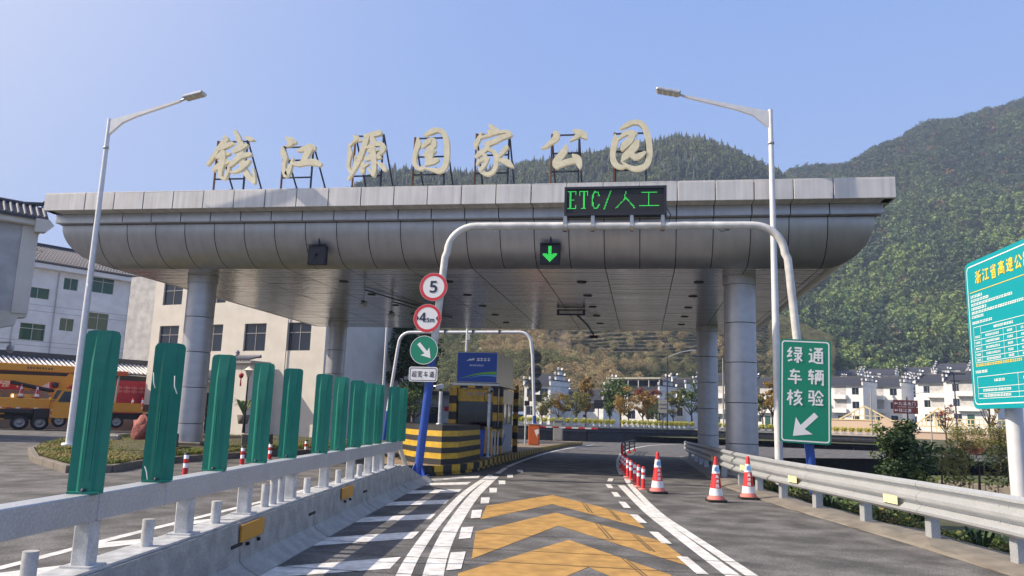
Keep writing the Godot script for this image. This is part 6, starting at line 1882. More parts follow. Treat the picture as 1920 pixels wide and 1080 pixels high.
func white_building() -> void:
	var t := thing("white_building", "white four-storey building with green-glazed windows and a dark tiled roof", "building", Vector3(-53.63, -0.9, -58.59), deg_to_rad(62.3))
	var holes := [[0.77, 11.9, 1.9, 0.98], [3.43, 13.1, 1.24, 1.1], [6.3, 13.45, 2.0, 1.55], [0.75, 8.4, 2.05, 1.5], [3.5, 9.35, 1.2, 1.15], [6.2, 9.97, 1.9, 1.6], [-4.5, 11.9, 1.9, 1.2], [-4.5, 8.4, 1.9, 1.5]]
	part("front_wall", wall_with_holes(-9.0, 9.7, 0.0, 14.2, 0.3, holes), M.wall_white, t)
	part("far_wall", B.new().box(Vector3(9.55, 7.1, -5.3), Vector3(0.3, 14.2, 10.0)), M.wall_white, t)
	part("near_wall", B.new().box(Vector3(-8.85, 7.1, -5.3), Vector3(0.3, 14.2, 10.0)), M.wall_white, t)
	part("cornice", B.new().box(Vector3(0.35, 14.35, 0.15), Vector3(19.3, 0.5, 0.9), Basis.IDENTITY, 0.05), M.wall_white, t)
	for y in [4.3, 5.0, 7.6, 8.0, 10.7, 11.25]:
		part("score_line", B.new().box(Vector3(0.35, y - 0.4, 0.004), Vector3(18.6, 0.035, 0.008)), M.trim_grey, t)
	for x in [2.3, 8.9, -0.9]:
		part("downpipe", B.new().tube([Vector3(x, 0, 0.1), Vector3(x, 14.0, 0.1)], 0.05, 6), M.wall_grey, t)
	for h in holes:
		window(t, Vector3(h[0], h[1], -0.14), h[2], h[3], M.glass_green, M.frame_pale, 1, 0.3 if h[3] > 1.3 else 0.0)
	tile_roof(t, "roof_slope", -9.8, 10.4, Vector3(0, 14.65, 0.65), 5.2, 2.3, 0.28, M.tile_dark, M.tile_mid)
	var sl := part("rear_slope", B.new().box(Vector3(0.3, 15.8, -7.2), Vector3(20.2, 0.2, 5.8), Basis(Vector3(1, 0, 0), -0.42)), M.tile_dark, t)
	for k in 9:
		part("tile_course", B.new().tube([Vector3(-9.8, 14.75 + 0.24 * k, 0.6 - 0.55 * k), Vector3(10.4, 14.75 + 0.24 * k, 0.6 - 0.55 * k)], 0.04, 4), M.tile_dark, sl)
	part("ridge", B.new().box(Vector3(0.3, 17.05, -4.6), Vector3(20.2, 0.35, 0.35)), M.tile_dark, t)
	part("finial", B.new().lathe([Vector2(0.3, 0.0), Vector2(0.12, 0.3), Vector2(0.4, 0.4), Vector2(0.12, 0.65), Vector2(0.3, 0.75), Vector2(0.1, 1.0), Vector2(0.2, 1.1), Vector2(0, 1.5)], Vector3(-0.3, 17.2, -4.6), 8), M.tile_dark, t)

func corner_building() -> void:
	var p: Vector3 = Vector3(-28.13, 9.53, -30.81)
	var t := thing("grey_gable_building", "grey shaded building with upturned tile eaves at the left picture edge", "building", Vector3(p.x, -0.4, p.z), deg_to_rad(50.0))
	part("upper_wall", B.new().box(Vector3(-4.0, 8.0, -3.0), Vector3(8.0, 4.2, 6.0)), M.wall_grey, t)
	part("corner_strip", B.new().box(Vector3(-0.3, 8.0, 0.03), Vector3(0.66, 4.2, 0.1)), M.wall_cream, t)
	part("corbel", B.new().prism(PackedVector2Array([Vector2(0, 5.95), Vector2(0, 5.75), Vector2(-0.35, 5.7), Vector2(-0.4, 5.35), Vector2(-0.9, 5.2), Vector2(-1.7, 4.8), Vector2(-1.9, 4.8), Vector2(-1.9, 5.95)]), 0.9, Transform3D(Basis.IDENTITY, Vector3(0, 0, 0.02))), M.wall_cream, t)
	part("lower_wall", B.new().box(Vector3(-5.7, 2.95, -3.0), Vector3(8.0, 5.9, 5.9)), M.wall_grey, t)
	part("lower_strip", B.new().box(Vector3(-1.9, 2.6, -0.01), Vector3(0.4, 5.2, 0.1)), M.wall_cream, t)
	part("cornice", B.new().box(Vector3(-3.9, 10.2, -2.9), Vector3(8.5, 0.35, 6.5), Basis.IDENTITY, 0.06), M.wall_cream, t)
	tile_roof(t, "eave_roof", -8.2, 0.3, Vector3(0, 10.42, 0.45), 1.3, 0.75, 0.26, M.tile_dark, M.tile_mid)
	part("ridge", B.new().tube([Vector3(-8.2, 11.3, -0.85), Vector3(-0.6, 11.2, -0.85), Vector3(0.15, 11.35, -0.85), Vector3(0.5, 11.75, -0.85)], [0.13, 0.13, 0.1, 0.04], 6), M.tile_dark, t)
	part("gable_end", B.new().prism(PackedVector2Array([Vector2(0.34, 10.35), Vector2(0.55, 10.1), Vector2(0.25, 9.75), Vector2(-0.2, 9.7), Vector2(-0.2, 10.35)]), 0.5, Transform3D(Basis.IDENTITY, Vector3(0, 0, 0.55))), M.wall_cream, t)
	tile_roof(t, "lower_eave", -8.0, -1.7, Vector3(0, 6.35, 1.6), 1.6, 0.9, 0.26, M.tile_dark, M.tile_mid)
	part("fascia", B.new().box(Vector3(-4.9, 6.15, 1.55), Vector3(6.5, 0.22, 0.1)), M.wall_cream, t)
	part("downpipe", B.new().tube([Vector3(-1.5, 6.2, 1.5), Vector3(-1.9, 5.5, 1.0), Vector3(-2.2, 4.9, 0.2), Vector3(-2.3, 4.0, 0.2), Vector3(-2.6, 3.6, 0.2)], 0.09, 8), M.galvanised, t)
	for x in [-5.4, -2.0]: part("lightning_rod", B.new().tube([Vector3(x, 11.3, -0.85), Vector3(x, 12.4, -0.85)], 0.015, 4), M.steel_dark, t)
	var cp := thing("dome_camera", "white dome camera on an arm beside the grey building", "camera", Vector3(-31.05, 4.03, -33.29))
	part("arm", B.new().tube([Vector3(-0.6, 0.35, 0), Vector3(0, 0.35, 0), Vector3(0, 0.2, 0)], 0.03, 6), M.galvanised, cp)
	part("dome", B.new().lathe([Vector2(0, 0.22), Vector2(0.16, 0.18), Vector2(0.18, 0.0), Vector2(0.12, -0.14), Vector2(0, -0.2)], Vector3.ZERO, 14), M.galvanised_bright, cp)

func shed() -> void:
	var t := thing("tiled_shed", "long open shed with a dark tiled roof behind the yellow trucks", "building", Vector3(-43.8, -0.9, -46.6), deg_to_rad(62.3))
	tile_roof(t, "roof_slope", -9.0, 14.0, Vector3(0, 4.7, 1.2), 2.2, 0.75, 0.33, M.tile_dark, mat("tile_white", Color(0.6, 0.6, 0.6), 0.7))
	part("ridge", B.new().box(Vector3(2.5, 5.65, -1.1), Vector3(23.4, 0.5, 0.4)), M.tile_dark, t)
	part("fascia", B.new().box(Vector3(2.5, 4.35, 1.1), Vector3(23.0, 0.4, 0.12)), M.black, t)
	part("rear_wall", B.new().box(Vector3(2.5, 2.3, -2.6), Vector3(23.0, 4.6, 0.2)), M.wall_grey, t)
	for x in [-8.5, 13.6]: part("post", B.new().box(Vector3(x, 2.2, 0.9), Vector3(0.35, 4.4, 0.35)), M.wall_white, t)
	# banners hung on the shed
	var b1 := thing("red_banner", "long red banner with white characters behind the crane truck", "banner", Vector3(-43.8, -0.9, -46.6), deg_to_rad(62.3))
	part("cloth", B.new().box(Vector3(1.5, 3.55, 1.3), Vector3(5.6, 0.85, 0.03)), M.banner_red, b1)
	for k in 4: part("character", write(B.new(), "强防减灾"[k], Transform3D(Basis.IDENTITY, Vector3([-0.55, 0.5, 2.0, 3.0][k], 3.25, 1.32)), Vector2(0.62, 0.62), 0.07, Vector2.ZERO), M.sign_white, b1)
	part("picture_board", B.new().box(Vector3(1.4, 2.45, 1.28), Vector3(5.2, 1.2, 0.03)), mat("board_mottled", Color(0.4, 0.36, 0.33), 0.7, 0.0, T.worn, Vector3.ONE * 0.6), b1)
	var b2 := thing("red_notice", "dark red notice board with rounded corners behind the flatbed truck", "banner", Vector3(-43.8, -0.9, -46.6), deg_to_rad(62.3))
	part("board", B.new().prism(round_rect(4.0, 2.9, 0.25), 0.05, Transform3D(Basis.IDENTITY, Vector3(8.6, 2.7, 1.33))), M.banner_red, b2)
	part("character", marks(Transform3D(Basis.IDENTITY, Vector3(7.2, 3.2, 1.34)), 2.2, 0.55, 1), M.cone_pink, b2)
	part("character", marks(Transform3D(Basis.IDENTITY, Vector3(7.4, 2.0, 1.34)), 1.4, 0.36, 1), M.sign_white, b2)

func marks(xf: Transform3D, w: float, h: float, rows: int) -> B:
	var r := RandomNumberGenerator.new()
	r.seed = 6
	var b := B.new()
	for k in rows: small_print(b, xf, Vector2(0, k * h * 1.3), w, h, r)
	return b

func wheel(parent: Node3D, c: Vector3, r: float, w: float) -> void:
	var n := Node3D.new()
	n.name = "wheel"
	parent.add_child(n, true)
	n.position = c
	n.rotation.x = PI / 2
	part("tyre", B.new().lathe([Vector2(r * 0.6, w / 2), Vector2(r * 0.9, w / 2), Vector2(r, w * 0.35), Vector2(r, -w * 0.35), Vector2(r * 0.9, -w / 2), Vector2(r * 0.6, -w / 2)], Vector3.ZERO, 26), M.rubber, n)
	part("rim", B.new().lathe([Vector2(r * 0.62, w * 0.46), Vector2(r * 0.55, w * 0.4), Vector2(r * 0.5, w * 0.15), Vector2(r * 0.25, w * 0.12), Vector2(r * 0.22, w * 0.4), Vector2(0, w * 0.42)], Vector3.ZERO, 26), M.rim_grey, n)

func crane_truck() -> void:
	var t := thing("crane_truck", "yellow truck crane with a long boom parked in front of the shed", "truck", Vector3(-39.6, -0.38, -44.9), deg_to_rad(42.0))
	t.scale = Vector3(1.0, 0.93, 1.0)
	for x in [-0.62, 0.52, -4.6, -5.8]:
		for z in [0.0, -2.2]: wheel(t, Vector3(x, 0.52, z - 0.15), 0.52, 0.35)
	part("chassis", B.new().box(Vector3(-2.5, 0.95, -1.25), Vector3(7.4, 0.5, 1.6)), M.black, t)
	part("skirt", B.new().box(Vector3(0.55, 1.15, -0.9), Vector3(0.9, 0.75, 1.9), Basis.IDENTITY, 0.04), M.black, t)
	part("mudguard", B.new().box(Vector3(-1.6, 1.3, -0.15), Vector3(3.4, 0.3, 0.5), Basis.IDENTITY, 0.04), M.black, t)
	part("deck", B.new().box(Vector3(-2.6, 1.85, -1.2), Vector3(7.2, 0.75, 2.4), Basis.IDENTITY, 0.05), M.truck_yellow, t)
	for k in 14: part("marker_stripe", B.new().box(Vector3(-5.8 + 0.5 * k, 1.52, 0.016), Vector3(0.24, 0.08, 0.02)), M.sign_red if k % 2 else M.sign_white, t)
	part("drive_cab", B.new().prism(PackedVector2Array([Vector2(1.0, 0.5), Vector2(1.0, 2.0), Vector2(1.5, 2.05), Vector2(2.35, 1.95), Vector2(2.45, 0.6)]), 2.3, Transform3D(Basis.IDENTITY, Vector3(0, 0, 0.0))), M.truck_yellow, t)
	part("cab_grille", B.new().box(Vector3(1.95, 1.35, 0.01), Vector3(0.55, 0.35, 0.04)), M.black, t)
	for k in 4: part("hazard_stripe", B.new().box(Vector3(1.12, 0.85 + 0.2 * k, 0.012), Vector3(0.2, 0.07, 0.02), Basis(Vector3(0, 0, 1), 0.7)), M.sign_white if k % 2 else M.sign_red, t)
	part("turntable", B.new().lathe([Vector2(0, 2.5), Vector2(0.8, 2.5), Vector2(0.9, 2.2)], Vector3(-0.5, 0, -1.2), 18), M.truck_yellow, t)
	var cab := part("crane_cab", B.new().prism(PackedVector2Array([Vector2(1.0, 2.1), Vector2(0.92, 2.2), Vector2(1.2, 2.95), Vector2(2.05, 3.0), Vector2(2.1, 2.1)]), 1.0, Transform3D(Basis.IDENTITY, Vector3(0, 0, -0.15))), M.truck_yellow, t)
	part("cab_pane", B.new().prism(PackedVector2Array([Vector2(1.08, 2.22), Vector2(1.28, 2.85), Vector2(1.85, 2.88), Vector2(1.7, 2.22)]), 0.02, Transform3D(Basis.IDENTITY, Vector3(0, 0, -0.13))), mat("glass_smoke", Color(0.05, 0.06, 0.08), 0.08), cab)
	part("jib_support", B.new().prism(PackedVector2Array([Vector2(0.8, 2.5), Vector2(1.9, 4.1), Vector2(2.35, 4.05), Vector2(2.2, 3.4), Vector2(1.4, 2.6)]), 0.5, Transform3D(Basis.IDENTITY, Vector3(0, 0, -0.6))), M.truck_yellow, t)
	part("lift_cylinder", B.new().tube([Vector3(-1.4, 3.3, -0.7), Vector3(1.2, 2.75, -0.7)], 0.14, 10), M.black, t)
	part("lower_boom", B.new().box(Vector3(-1.9, 3.62, -1.0), Vector3(8.0, 0.46, 0.5), Basis(Vector3(0, 0, 1), 0.01), 0.04), M.truck_yellow, t)
	part("boom_foot", B.new().prism(PackedVector2Array([Vector2(-1.2, 3.5), Vector2(0.9, 3.5), Vector2(0.1, 2.9), Vector2(-0.5, 2.75)]), 0.4, Transform3D(Basis.IDENTITY, Vector3(0, 0, -0.76))), M.truck_yellow, t)
	part("upper_boom", B.new().box(Vector3(-1.9, 4.4, -1.0), Vector3(8.2, 0.52, 0.5), Basis.IDENTITY, 0.05), M.truck_yellow, t)
	var r := RandomNumberGenerator.new()
	r.seed = 2
	var pr := B.new()
	small_print(pr, Transform3D(Basis.IDENTITY, Vector3(0, 0, -0.745)), Vector2(-0.6, 4.3), 1.4, 0.16, r)
	part("boom_print", pr, M.black, t)
	part("hook", B.new().lathe([Vector2(0, 0.25), Vector2(0.18, 0.15), Vector2(0.2, -0.1), Vector2(0, -0.2)], Vector3(1.15, 3.2, -0.4), 10), M.black, t)
	part("beacon", B.new().lathe([Vector2(0.1, 0.0), Vector2(0.1, 0.12), Vector2(0, 0.18)], Vector3(0.95, 2.15, -0.1), 10), M.sign_yellow, t)
	for k in 3: part("step", B.new().box(Vector3(-1.75, 0.75 + 0.35 * k, 0.05), Vector3(0.5, 0.06, 0.15)), M.truck_yellow, t)
	cone_on("small red cone standing on the crane truck's deck, left of two", t, Vector3(-0.75, 2.23, -0.2))
	cone_on("small red cone standing on the crane truck's deck, right of two", t, Vector3(0.15, 2.23, -0.2))

func cone_on(label: String, carrier: Node3D, at: Vector3) -> void:
	cone(carrier.transform * at, label, "cones carried on the trucks", 1.0)

func flatbed_truck() -> void:
	var t := thing("flatbed_truck", "yellow flatbed truck with cones on its bed, seen between the green panels", "truck", Vector3(-35.38, -0.15, -47.65), deg_to_rad(40.0))
	for x in [0.0, -3.4]:
		for z in [0.0, -1.6]: wheel(t, Vector3(x, 0.44, z - 0.12), 0.44, 0.28)
	part("chassis", B.new().box(Vector3(0.2, 0.8, -0.95), Vector3(6.4, 0.4, 1.0)), M.black, t)
	part("bed_floor", B.new().box(Vector3(0.6, 1.15, -0.95), Vector3(4.6, 0.12, 2.2)), M.truck_yellow, t)
	part("side_board", B.new().box(Vector3(0.45, 1.45, 0.16), Vector3(1.9, 0.52, 0.06), Basis.IDENTITY, 0.02), M.truck_yellow, t)
	part("side_board", B.new().box(Vector3(2.2, 1.42, 0.16), Vector3(1.4, 0.48, 0.06), Basis.IDENTITY, 0.02), M.steel_rust, t)
	for x in [-0.5, 0.45, 1.4]: part("board_rib", B.new().box(Vector3(x, 1.45, 0.21), Vector3(0.08, 0.54, 0.05)), M.truck_yellow, t)
	for y in [1.22, 1.45, 1.68]: part("board_rib", B.new().box(Vector3(0.45, y, 0.2), Vector3(1.84, 0.06, 0.04)), M.truck_yellow, t)
	part("headboard", B.new().box(Vector3(-1.7, 1.9, -0.95), Vector3(0.08, 1.4, 2.1)), M.truck_yellow, t)
	part("cab", B.new().prism(PackedVector2Array([Vector2(-3.9, 0.6), Vector2(-3.8, 1.6), Vector2(-3.4, 2.5), Vector2(-2.0, 2.5), Vector2(-2.0, 0.6)]), 2.0, Transform3D(Basis.IDENTITY, Vector3(0, 0, 0.05))), M.truck_yellow, t)
	part("cab_pane", B.new().prism(PackedVector2Array([Vector2(-3.6, 1.65), Vector2(-3.3, 2.35), Vector2(-2.3, 2.35), Vector2(-2.3, 1.65)]), 0.02, Transform3D(Basis.IDENTITY, Vector3(0, 0, 0.075))), M.glass_dark, t)
	part("crane_mast", B.new().tube([Vector3(-0.2, 1.2, -0.9), Vector3(-0.1, 3.6, -0.9)], 0.06, 8), M.grey_box, t)
	part("crane_head", B.new().box(Vector3(0.0, 3.75, -0.9), Vector3(0.9, 0.3, 0.4), Basis.IDENTITY, 0.05), M.orange_box, t)
	for k in 3: cone_on("small red cone on the flatbed truck, %s of three" % ["left", "middle", "right"][k], t, Vector3(0.9 + 0.62 * k, 1.22, -0.5))


# ---------- across the road: planter wall, houses, trees, pergola ----------
# a white house with tiled roof between stepped gable walls; local z faces the viewer, origin at the middle of the front's foot
func house(label: String, at: Vector3, turn: float, w: float, d: float, storeys: int, style: int, seed_: int) -> Node3D:
	var g := RandomNumberGenerator.new()
	g.seed = seed_
	var t := thing("white_house", label, "house", at, turn, "white houses of the village")
	var h := 3.0 * storeys
	var holes := []
	var wins := maxi(2, int(w / 3.2))
	for s in storeys:
		for k in wins:
			if style == 1 and k == wins / 2: continue
			holes.append([-w / 2 + w * (k + 0.5) / wins, 3.0 * s + 1.75, 1.5, 1.5])
	part("front_wall", wall_with_holes(-w / 2, w / 2, -1.5, h, 0.25, holes), M.wall_white, t)
	part("side_wall", B.new().box(Vector3(w / 2 - 0.125, h / 2 - 0.75, -d / 2 - 0.13), Vector3(0.25, h + 1.5, d - 0.26)), M.wall_white, t)
	part("side_wall", B.new().box(Vector3(-w / 2 + 0.125, h / 2 - 0.75, -d / 2 - 0.13), Vector3(0.25, h + 1.5, d - 0.26)), M.wall_white, t)
	part("back_wall", B.new().box(Vector3(0, h / 2 - 0.75, -d + 0.125), Vector3(w - 0.5, h + 1.5, 0.25)), M.wall_white, t)
	for q in holes: window(t, Vector3(q[0], q[1], -0.12), q[2], q[3], M.glass_dark, M.trim_grey if style != 2 else M.brown_sign, 1, 0.0)
	if style == 1:
		for s in storeys:
			if s == 0:
				part("door", B.new().box(Vector3(0.0, 1.2, 0.02), Vector3(1.3, 2.4, 0.06)), M.glass_green, t)
			else:
				part("balcony", B.new().box(Vector3(0, 3.0 * s + 0.45, 0.5), Vector3(w / wins * 0.95, 0.9, 0.9), Basis.IDENTITY, 0.03), M.wall_white, t)
				part("recess", B.new().box(Vector3(0, 3.0 * s + 1.9, -0.01), Vector3(w / wins * 0.8, 1.9, 0.06)), M.wall_grey, t)
	# roof: two slopes
	var rise := d * 0.28
	for s in [1, -1]:
		var b := B.new()
		var e := Vector3(0, h + 0.1, 0.5 if s > 0 else -d - 0.5)
		var r := Vector3(0, h + rise, -d / 2)
		b.quad(e + Vector3(-w / 2 + 0.2, 0, 0), r + Vector3(-w / 2 + 0.2, 0, 0), r + Vector3(w / 2 - 0.2, 0, 0), e + Vector3(w / 2 - 0.2, 0, 0))
		b.quad(e + Vector3(-w / 2 + 0.2, -0.16, 0), e + Vector3(-w / 2 + 0.2, 0, 0), e + Vector3(w / 2 - 0.2, 0, 0), e + Vector3(w / 2 - 0.2, -0.16, 0))
		var n := int(w / 0.5)
		for k in n:
			var x := -w / 2 + 0.4 + (w - 0.8) * k / (n - 1.0)
			b.tube([e + Vector3(x, 0.03, 0), r + Vector3(x, 0.03, 0)], 0.08, 4, false)
		part("roof_slope", b, M.tile_dark, t)
	part("ridge", B.new().box(Vector3(0, h + rise + 0.1, -d / 2), Vector3(w - 0.4, 0.3, 0.25)), M.tile_dark, t)
	# stepped gable parapets with dark caps and upturned tips
	for s in [-1, 1]:
		var gb := part("gable_wall", B.new().box(Vector3(s * (w / 2 - 0.02), h + 0.45, -d / 2), Vector3(0.32, 0.9, d + 0.5)), M.wall_white, t)
		var steps := [[0.5, 0.55], [0.18, 1.1]] if d > 5.0 else [[0.4, 0.5]]
		for q in steps:
			part("gable_step", B.new().box(Vector3(s * (w / 2 - 0.02), h + 0.9 + q[1] / 2 * rise * 0.8, -d / 2), Vector3(0.32, q[1] * rise * 0.8, d * q[0])), M.wall_white, gb)
			part("cap", B.new().box(Vector3(s * (w / 2 - 0.02), h + 0.9 + q[1] * rise * 0.8 + 0.08, -d / 2), Vector3(0.6, 0.16, d * q[0] + 0.4)), M.tile_dark, gb)
			for e in [-1, 1]: part("cap_tip", B.new().box(Vector3(s * (w / 2 - 0.02), h + 0.9 + q[1] * rise * 0.8 + 0.3, -d / 2 + e * (d * q[0] / 2 + 0.12)), Vector3(0.3, 0.45, 0.22), Basis(Vector3(1, 0, 0), e * 0.4)), M.wall_white, gb)
		for e in [0.25, -d - 0.25]:
			part("cap_tip", B.new().box(Vector3(s * (w / 2 - 0.02), h + 1.15, e), Vector3(0.3, 0.6, 0.3), Basis(Vector3(1, 0, 0), 0.3 if e > 0 else -0.3)), M.wall_white, gb)
		part("cap", B.new().box(Vector3(s * (w / 2 - 0.02), h + 0.96, -d / 2), Vector3(0.6, 0.14, d + 0.8)), M.tile_dark, gb)
	if style == 2:
		tile_roof(t, "lower_eave", -w / 2, w / 2, Vector3(0, 3.0 * (storeys - 1) + 0.1, 1.1), 1.1, 0.55, 0.5, M.tile_dark, M.tile_dark)
	if style == 3:
		for k in 6: part("terrace_post", B.new().box(Vector3(-w / 2 + 0.3 + (w - 0.6) * k / 5.0, h + 1.1, -0.6), Vector3(0.14, 2.2, 0.14)), M.wall_grey, t)
		part("terrace_roof", B.new().box(Vector3(0, h + 2.25, -1.6), Vector3(w, 0.18, 2.6)), M.frame_pale, t)
	return t

# tree: tapered trunk, limbs, crown of leaf clumps
func tree(called: String, label: String, at: Vector3, h: float, r: float, leaf: String, seed_: int, group := "street trees before the houses", dens := 1.0) -> void:
	var g := RandomNumberGenerator.new()
	g.seed = seed_
	var t := thing(called, label, "tree", at, 0.0, group)
	var b := B.new()
	var th := h * 0.24
	b.tube([Vector3(0, -0.5, 0), Vector3(0.03, th * 0.6, 0.02), Vector3(-0.02, th, 0), Vector3(0.05, h * 0.75, 0.03)], [0.035 * h * 0.6, 0.03 * h * 0.6, 0.025 * h * 0.6, 0.006 * h], 7)
	for k in 6:
		var a := TAU * k / 6 + g.randf()
		var y := th * g.randf_range(0.8, 1.3)
		b.tube([Vector3(0, y, 0), Vector3(cos(a) * r * 0.5, y + h * 0.14, sin(a) * r * 0.5), Vector3(cos(a) * r * 0.85, y + h * 0.3, sin(a) * r * 0.85)], [0.012 * h, 0.008 * h, 0.003 * h], 5)
	part("trunk", b, M.bark, t)
	b = B.new()
	var n := int(24 * dens)
	for k in n:
		var d := Vector3(g.randfn(), g.randfn() * 0.9, g.randfn()).normalized() * pow(g.randf(), 0.45)
		var c := Vector3(d.x * r, th + (h - th) * (0.5 + d.y * 0.48), d.z * r) * Vector3(1.0, 1.0, 1.0)
		var s := r * g.randf_range(0.25, 0.42)
		leaves(b, c, Vector3(s, s * 0.8, s), int(64 * dens), 0.04 * h * 0.55, g, Color(1, 1, 1) * g.randf_range(0.8, 1.25), 0.35)
	part("crown", b, M[leaf], t)

func far_side() -> void:
	# retaining wall along the far road with planters on it
	var line := [Vector2(-24.0, -78.0), Vector2(-10.97, -78.5), Vector2(-5.6, -79.4), Vector2(5.1, -89.5), Vector2(14.2, -89.0), Vector2(24.5, -86.5)]
	var t := thing("parapet_wall", "long dark retaining wall with a rail and planters across the end of the road", "wall")
	for i in line.size() - 1:
		var a: Vector2 = line[i]
		var c: Vector2 = line[i + 1]
		var d := c - a
		var n := maxi(1, int(d.length() / 4.0))
		var by := Basis(Vector3.UP, atan2(d.x, d.y))
		for k in n:
			var m := a.lerp(c, (k + 0.5) / n)
			var l := d.length() / n
			part("wall_panel", B.new().box(Vector3(m.x, -0.35, m.y), Vector3(0.3, 1.9, l - 0.03), by), M.concrete_dark, t)
			part("coping", B.new().box(Vector3(m.x, 0.6, m.y), Vector3(0.5, 0.1, l - 0.02), by, 0.02), M.concrete, t)
			part("planter_shelf", B.new().box(Vector3(m.x, 0.74, m.y), Vector3(0.42, 0.05, l), by), M.galvanised, t)
			if i >= 3:
				part("deck_beam", B.new().box(Vector3(m.x - 0.1, -1.55, m.y + 0.25), Vector3(0.9, 0.75, l - 0.02), by, 0.04), M.concrete, t)
				part("drain_hook", B.new().tube([Vector3(m.x, -0.9, m.y + 0.25), Vector3(m.x, -0.75, m.y + 0.5), Vector3(m.x, -1.0, m.y + 0.72), Vector3(m.x, -1.2, m.y + 0.66)], 0.06, 6), M.galvanised_bright, t)
				part("abutment", B.new().box(Vector3(m.x, -2.6, m.y - 0.4), Vector3(0.6, 1.4, l), by), M.concrete, t)
		part("rail", B.new().tube([Vector3(a.x, 0.2, a.y + 0.3), Vector3(c.x, 0.2, c.y + 0.3)], 0.05, 6), M.steel_dark, t)
	# planters
	var g := RandomNumberGenerator.new()
	g.seed = 77
	var proto := thing("flower_planter", "pale planter of yellow-green flowers in the row on the dark wall", "planter", Vector3.ZERO, 0.0, "planters on the dark wall")
	part("trough", B.new().prism(PackedVector2Array([Vector2(-0.16, 0.04), Vector2(0.16, 0.04), Vector2(0.26, 0.24), Vector2(-0.26, 0.24)]), 0.3, Transform3D(Basis.IDENTITY, Vector3(0, 0, 0.17))), M.galvanised_bright, proto)
	var fl := B.new()
	for k in 5: leaves(fl, Vector3(-0.22 + 0.11 * k, 0.5, 0), Vector3(0.2, 0.3, 0.24), 90, 0.06, g, Color(1, 1, 1), 0.35)
	part("flowers", fl, M.leaf_lime, proto)
	var first := true
	for i in line.size() - 1:
		var a: Vector2 = line[i]
		var c: Vector2 = line[i + 1]
		var n := int(a.distance_to(c) / 0.75)
		var turn := atan2(-(c.y - a.y), c.x - a.x)
		for k in n:
			if g.randf() < 0.04: continue
			var m := a.lerp(c, (k + 0.5) / n)
			var at := Vector3(m.x, 0.72, m.y + 0.1)
			if first:
				proto.position = at
				proto.rotation.y = turn
				first = false
			else:
				again(proto, "flower_planter", "pale planter of yellow-green flowers in the row on the dark wall", at, turn)
	# land behind the wall, rising gently to the village
	var b := B.new()
	b.quad(Vector3(-160, -0.2, -79.5), Vector3(-160, 2.0, -330), Vector3(400, 2.0, -330), Vector3(60, -0.2, -85))
	b.quad(Vector3(60, -0.2, -85), Vector3(400, 2.0, -330), Vector3(420, 1.0, -60), Vector3(60, -1.6, -62))
	struct("meadow_behind", b, M.meadow)
	# central houses
	house("white three-storey house with a roof terrace, centre, under the tea slope", Vector3(-1.89, 0.60, -139.78), deg_to_rad(-28.0), 11.0, 6.5, 2, 3, 1)
	house("grey-shaded white house block attached right of the terrace house", Vector3(5.62, 1.40, -146.09), deg_to_rad(-52.0), 7.5, 7.0, 2, 0, 2)
	house("low white house with a wide dark roof left of the terrace house", Vector3(-10.68, 1.53, -131.92), deg_to_rad(-26.0), 9.5, 6.0, 1, 0, 3)
	house("narrow white house partly behind the far portal", Vector3(-17.48, 0.68, -128.82), deg_to_rad(-20.0), 5.0, 7.0, 2, 0, 4)
	house("white house seen between the two right columns", Vector3(14.57, 0.11, -157.13), deg_to_rad(-36.0), 9.0, 7.0, 3, 1, 5)
	# village on the right
	house("white house with balconies just right of the tall green sign", Vector3(43.30, 1.38, -180.43), deg_to_rad(-38.0), 10.0, 7.0, 3, 1, 6)
	house("white house with a green door behind the pergola gable", Vector3(52.62, 1.64, -186.12), deg_to_rad(-38.0), 10.5, 7.0, 3, 1, 7)
	house("large white house behind the brown direction sign", Vector3(63.87, 1.88, -201.41), deg_to_rad(-62.0), 9.0, 8.0, 3, 0, 8)
	house("white house with dark roof left of the teal board", Vector3(61.86, 2.06, -175.31), deg_to_rad(-40.0), 9.5, 7.0, 3, 1, 9)
	house("white house partly hidden by the teal board", Vector3(64.73, 2.23, -167.55), deg_to_rad(-40.0), 9.5, 7.0, 3, 1, 10)
	house("white house between the columns and the tall green sign", Vector3(27.64, 0.86, -179.85), deg_to_rad(-38.0), 9.0, 7.0, 3, 1, 11)
	var rear := [[1470, 752, 230.0], [1545, 750, 235.0], [1612, 748, 240.0], [1672, 748, 245.0], [1738, 745, 240.0], [1795, 738, 235.0], [1860, 735, 230.0], [1580, 735, 275.0], [1650, 732, 280.0], [1720, 730, 280.0], [1785, 722, 270.0]]
	var spots := [Vector3(42.13, 7.56, -242.97), Vector3(55.19, 8.09, -250.30), Vector3(67.45, 8.91, -257.44), Vector3(78.98, 9.73, -264.45), Vector3(88.29, 10.25, -260.83), Vector3(95.68, 11.18, -256.82), Vector3(103.95, 11.47, -253.06), Vector3(71.20, 13.58, -293.32), Vector3(86.01, 14.62, -300.86), Vector3(99.51, 15.63, -303.03), Vector3(108.05, 16.64, -294.06)]
	var rn := ["leftmost white house of the second village row, by the lamp pole", "second white house from the left in the rear village row", "rear white house above the balconied house", "rear white house above the brown sign's left end", "rear white house above the brown sign", "rear white house above the dark-roofed house", "rear white house behind the teal board's edge", "leftmost white roof of the topmost village row", "second white roof of the topmost village row", "third white roof of the topmost village row", "rightmost white roof of the topmost village row"]
	for i in spots.size():
		house(rn[i], spots[i], deg_to_rad(-42.0 + 9.0 * (i % 3)), 11.0, 7.5, 2, 0 if i % 2 else 1, 20 + i)
	trees_and_furniture(g)

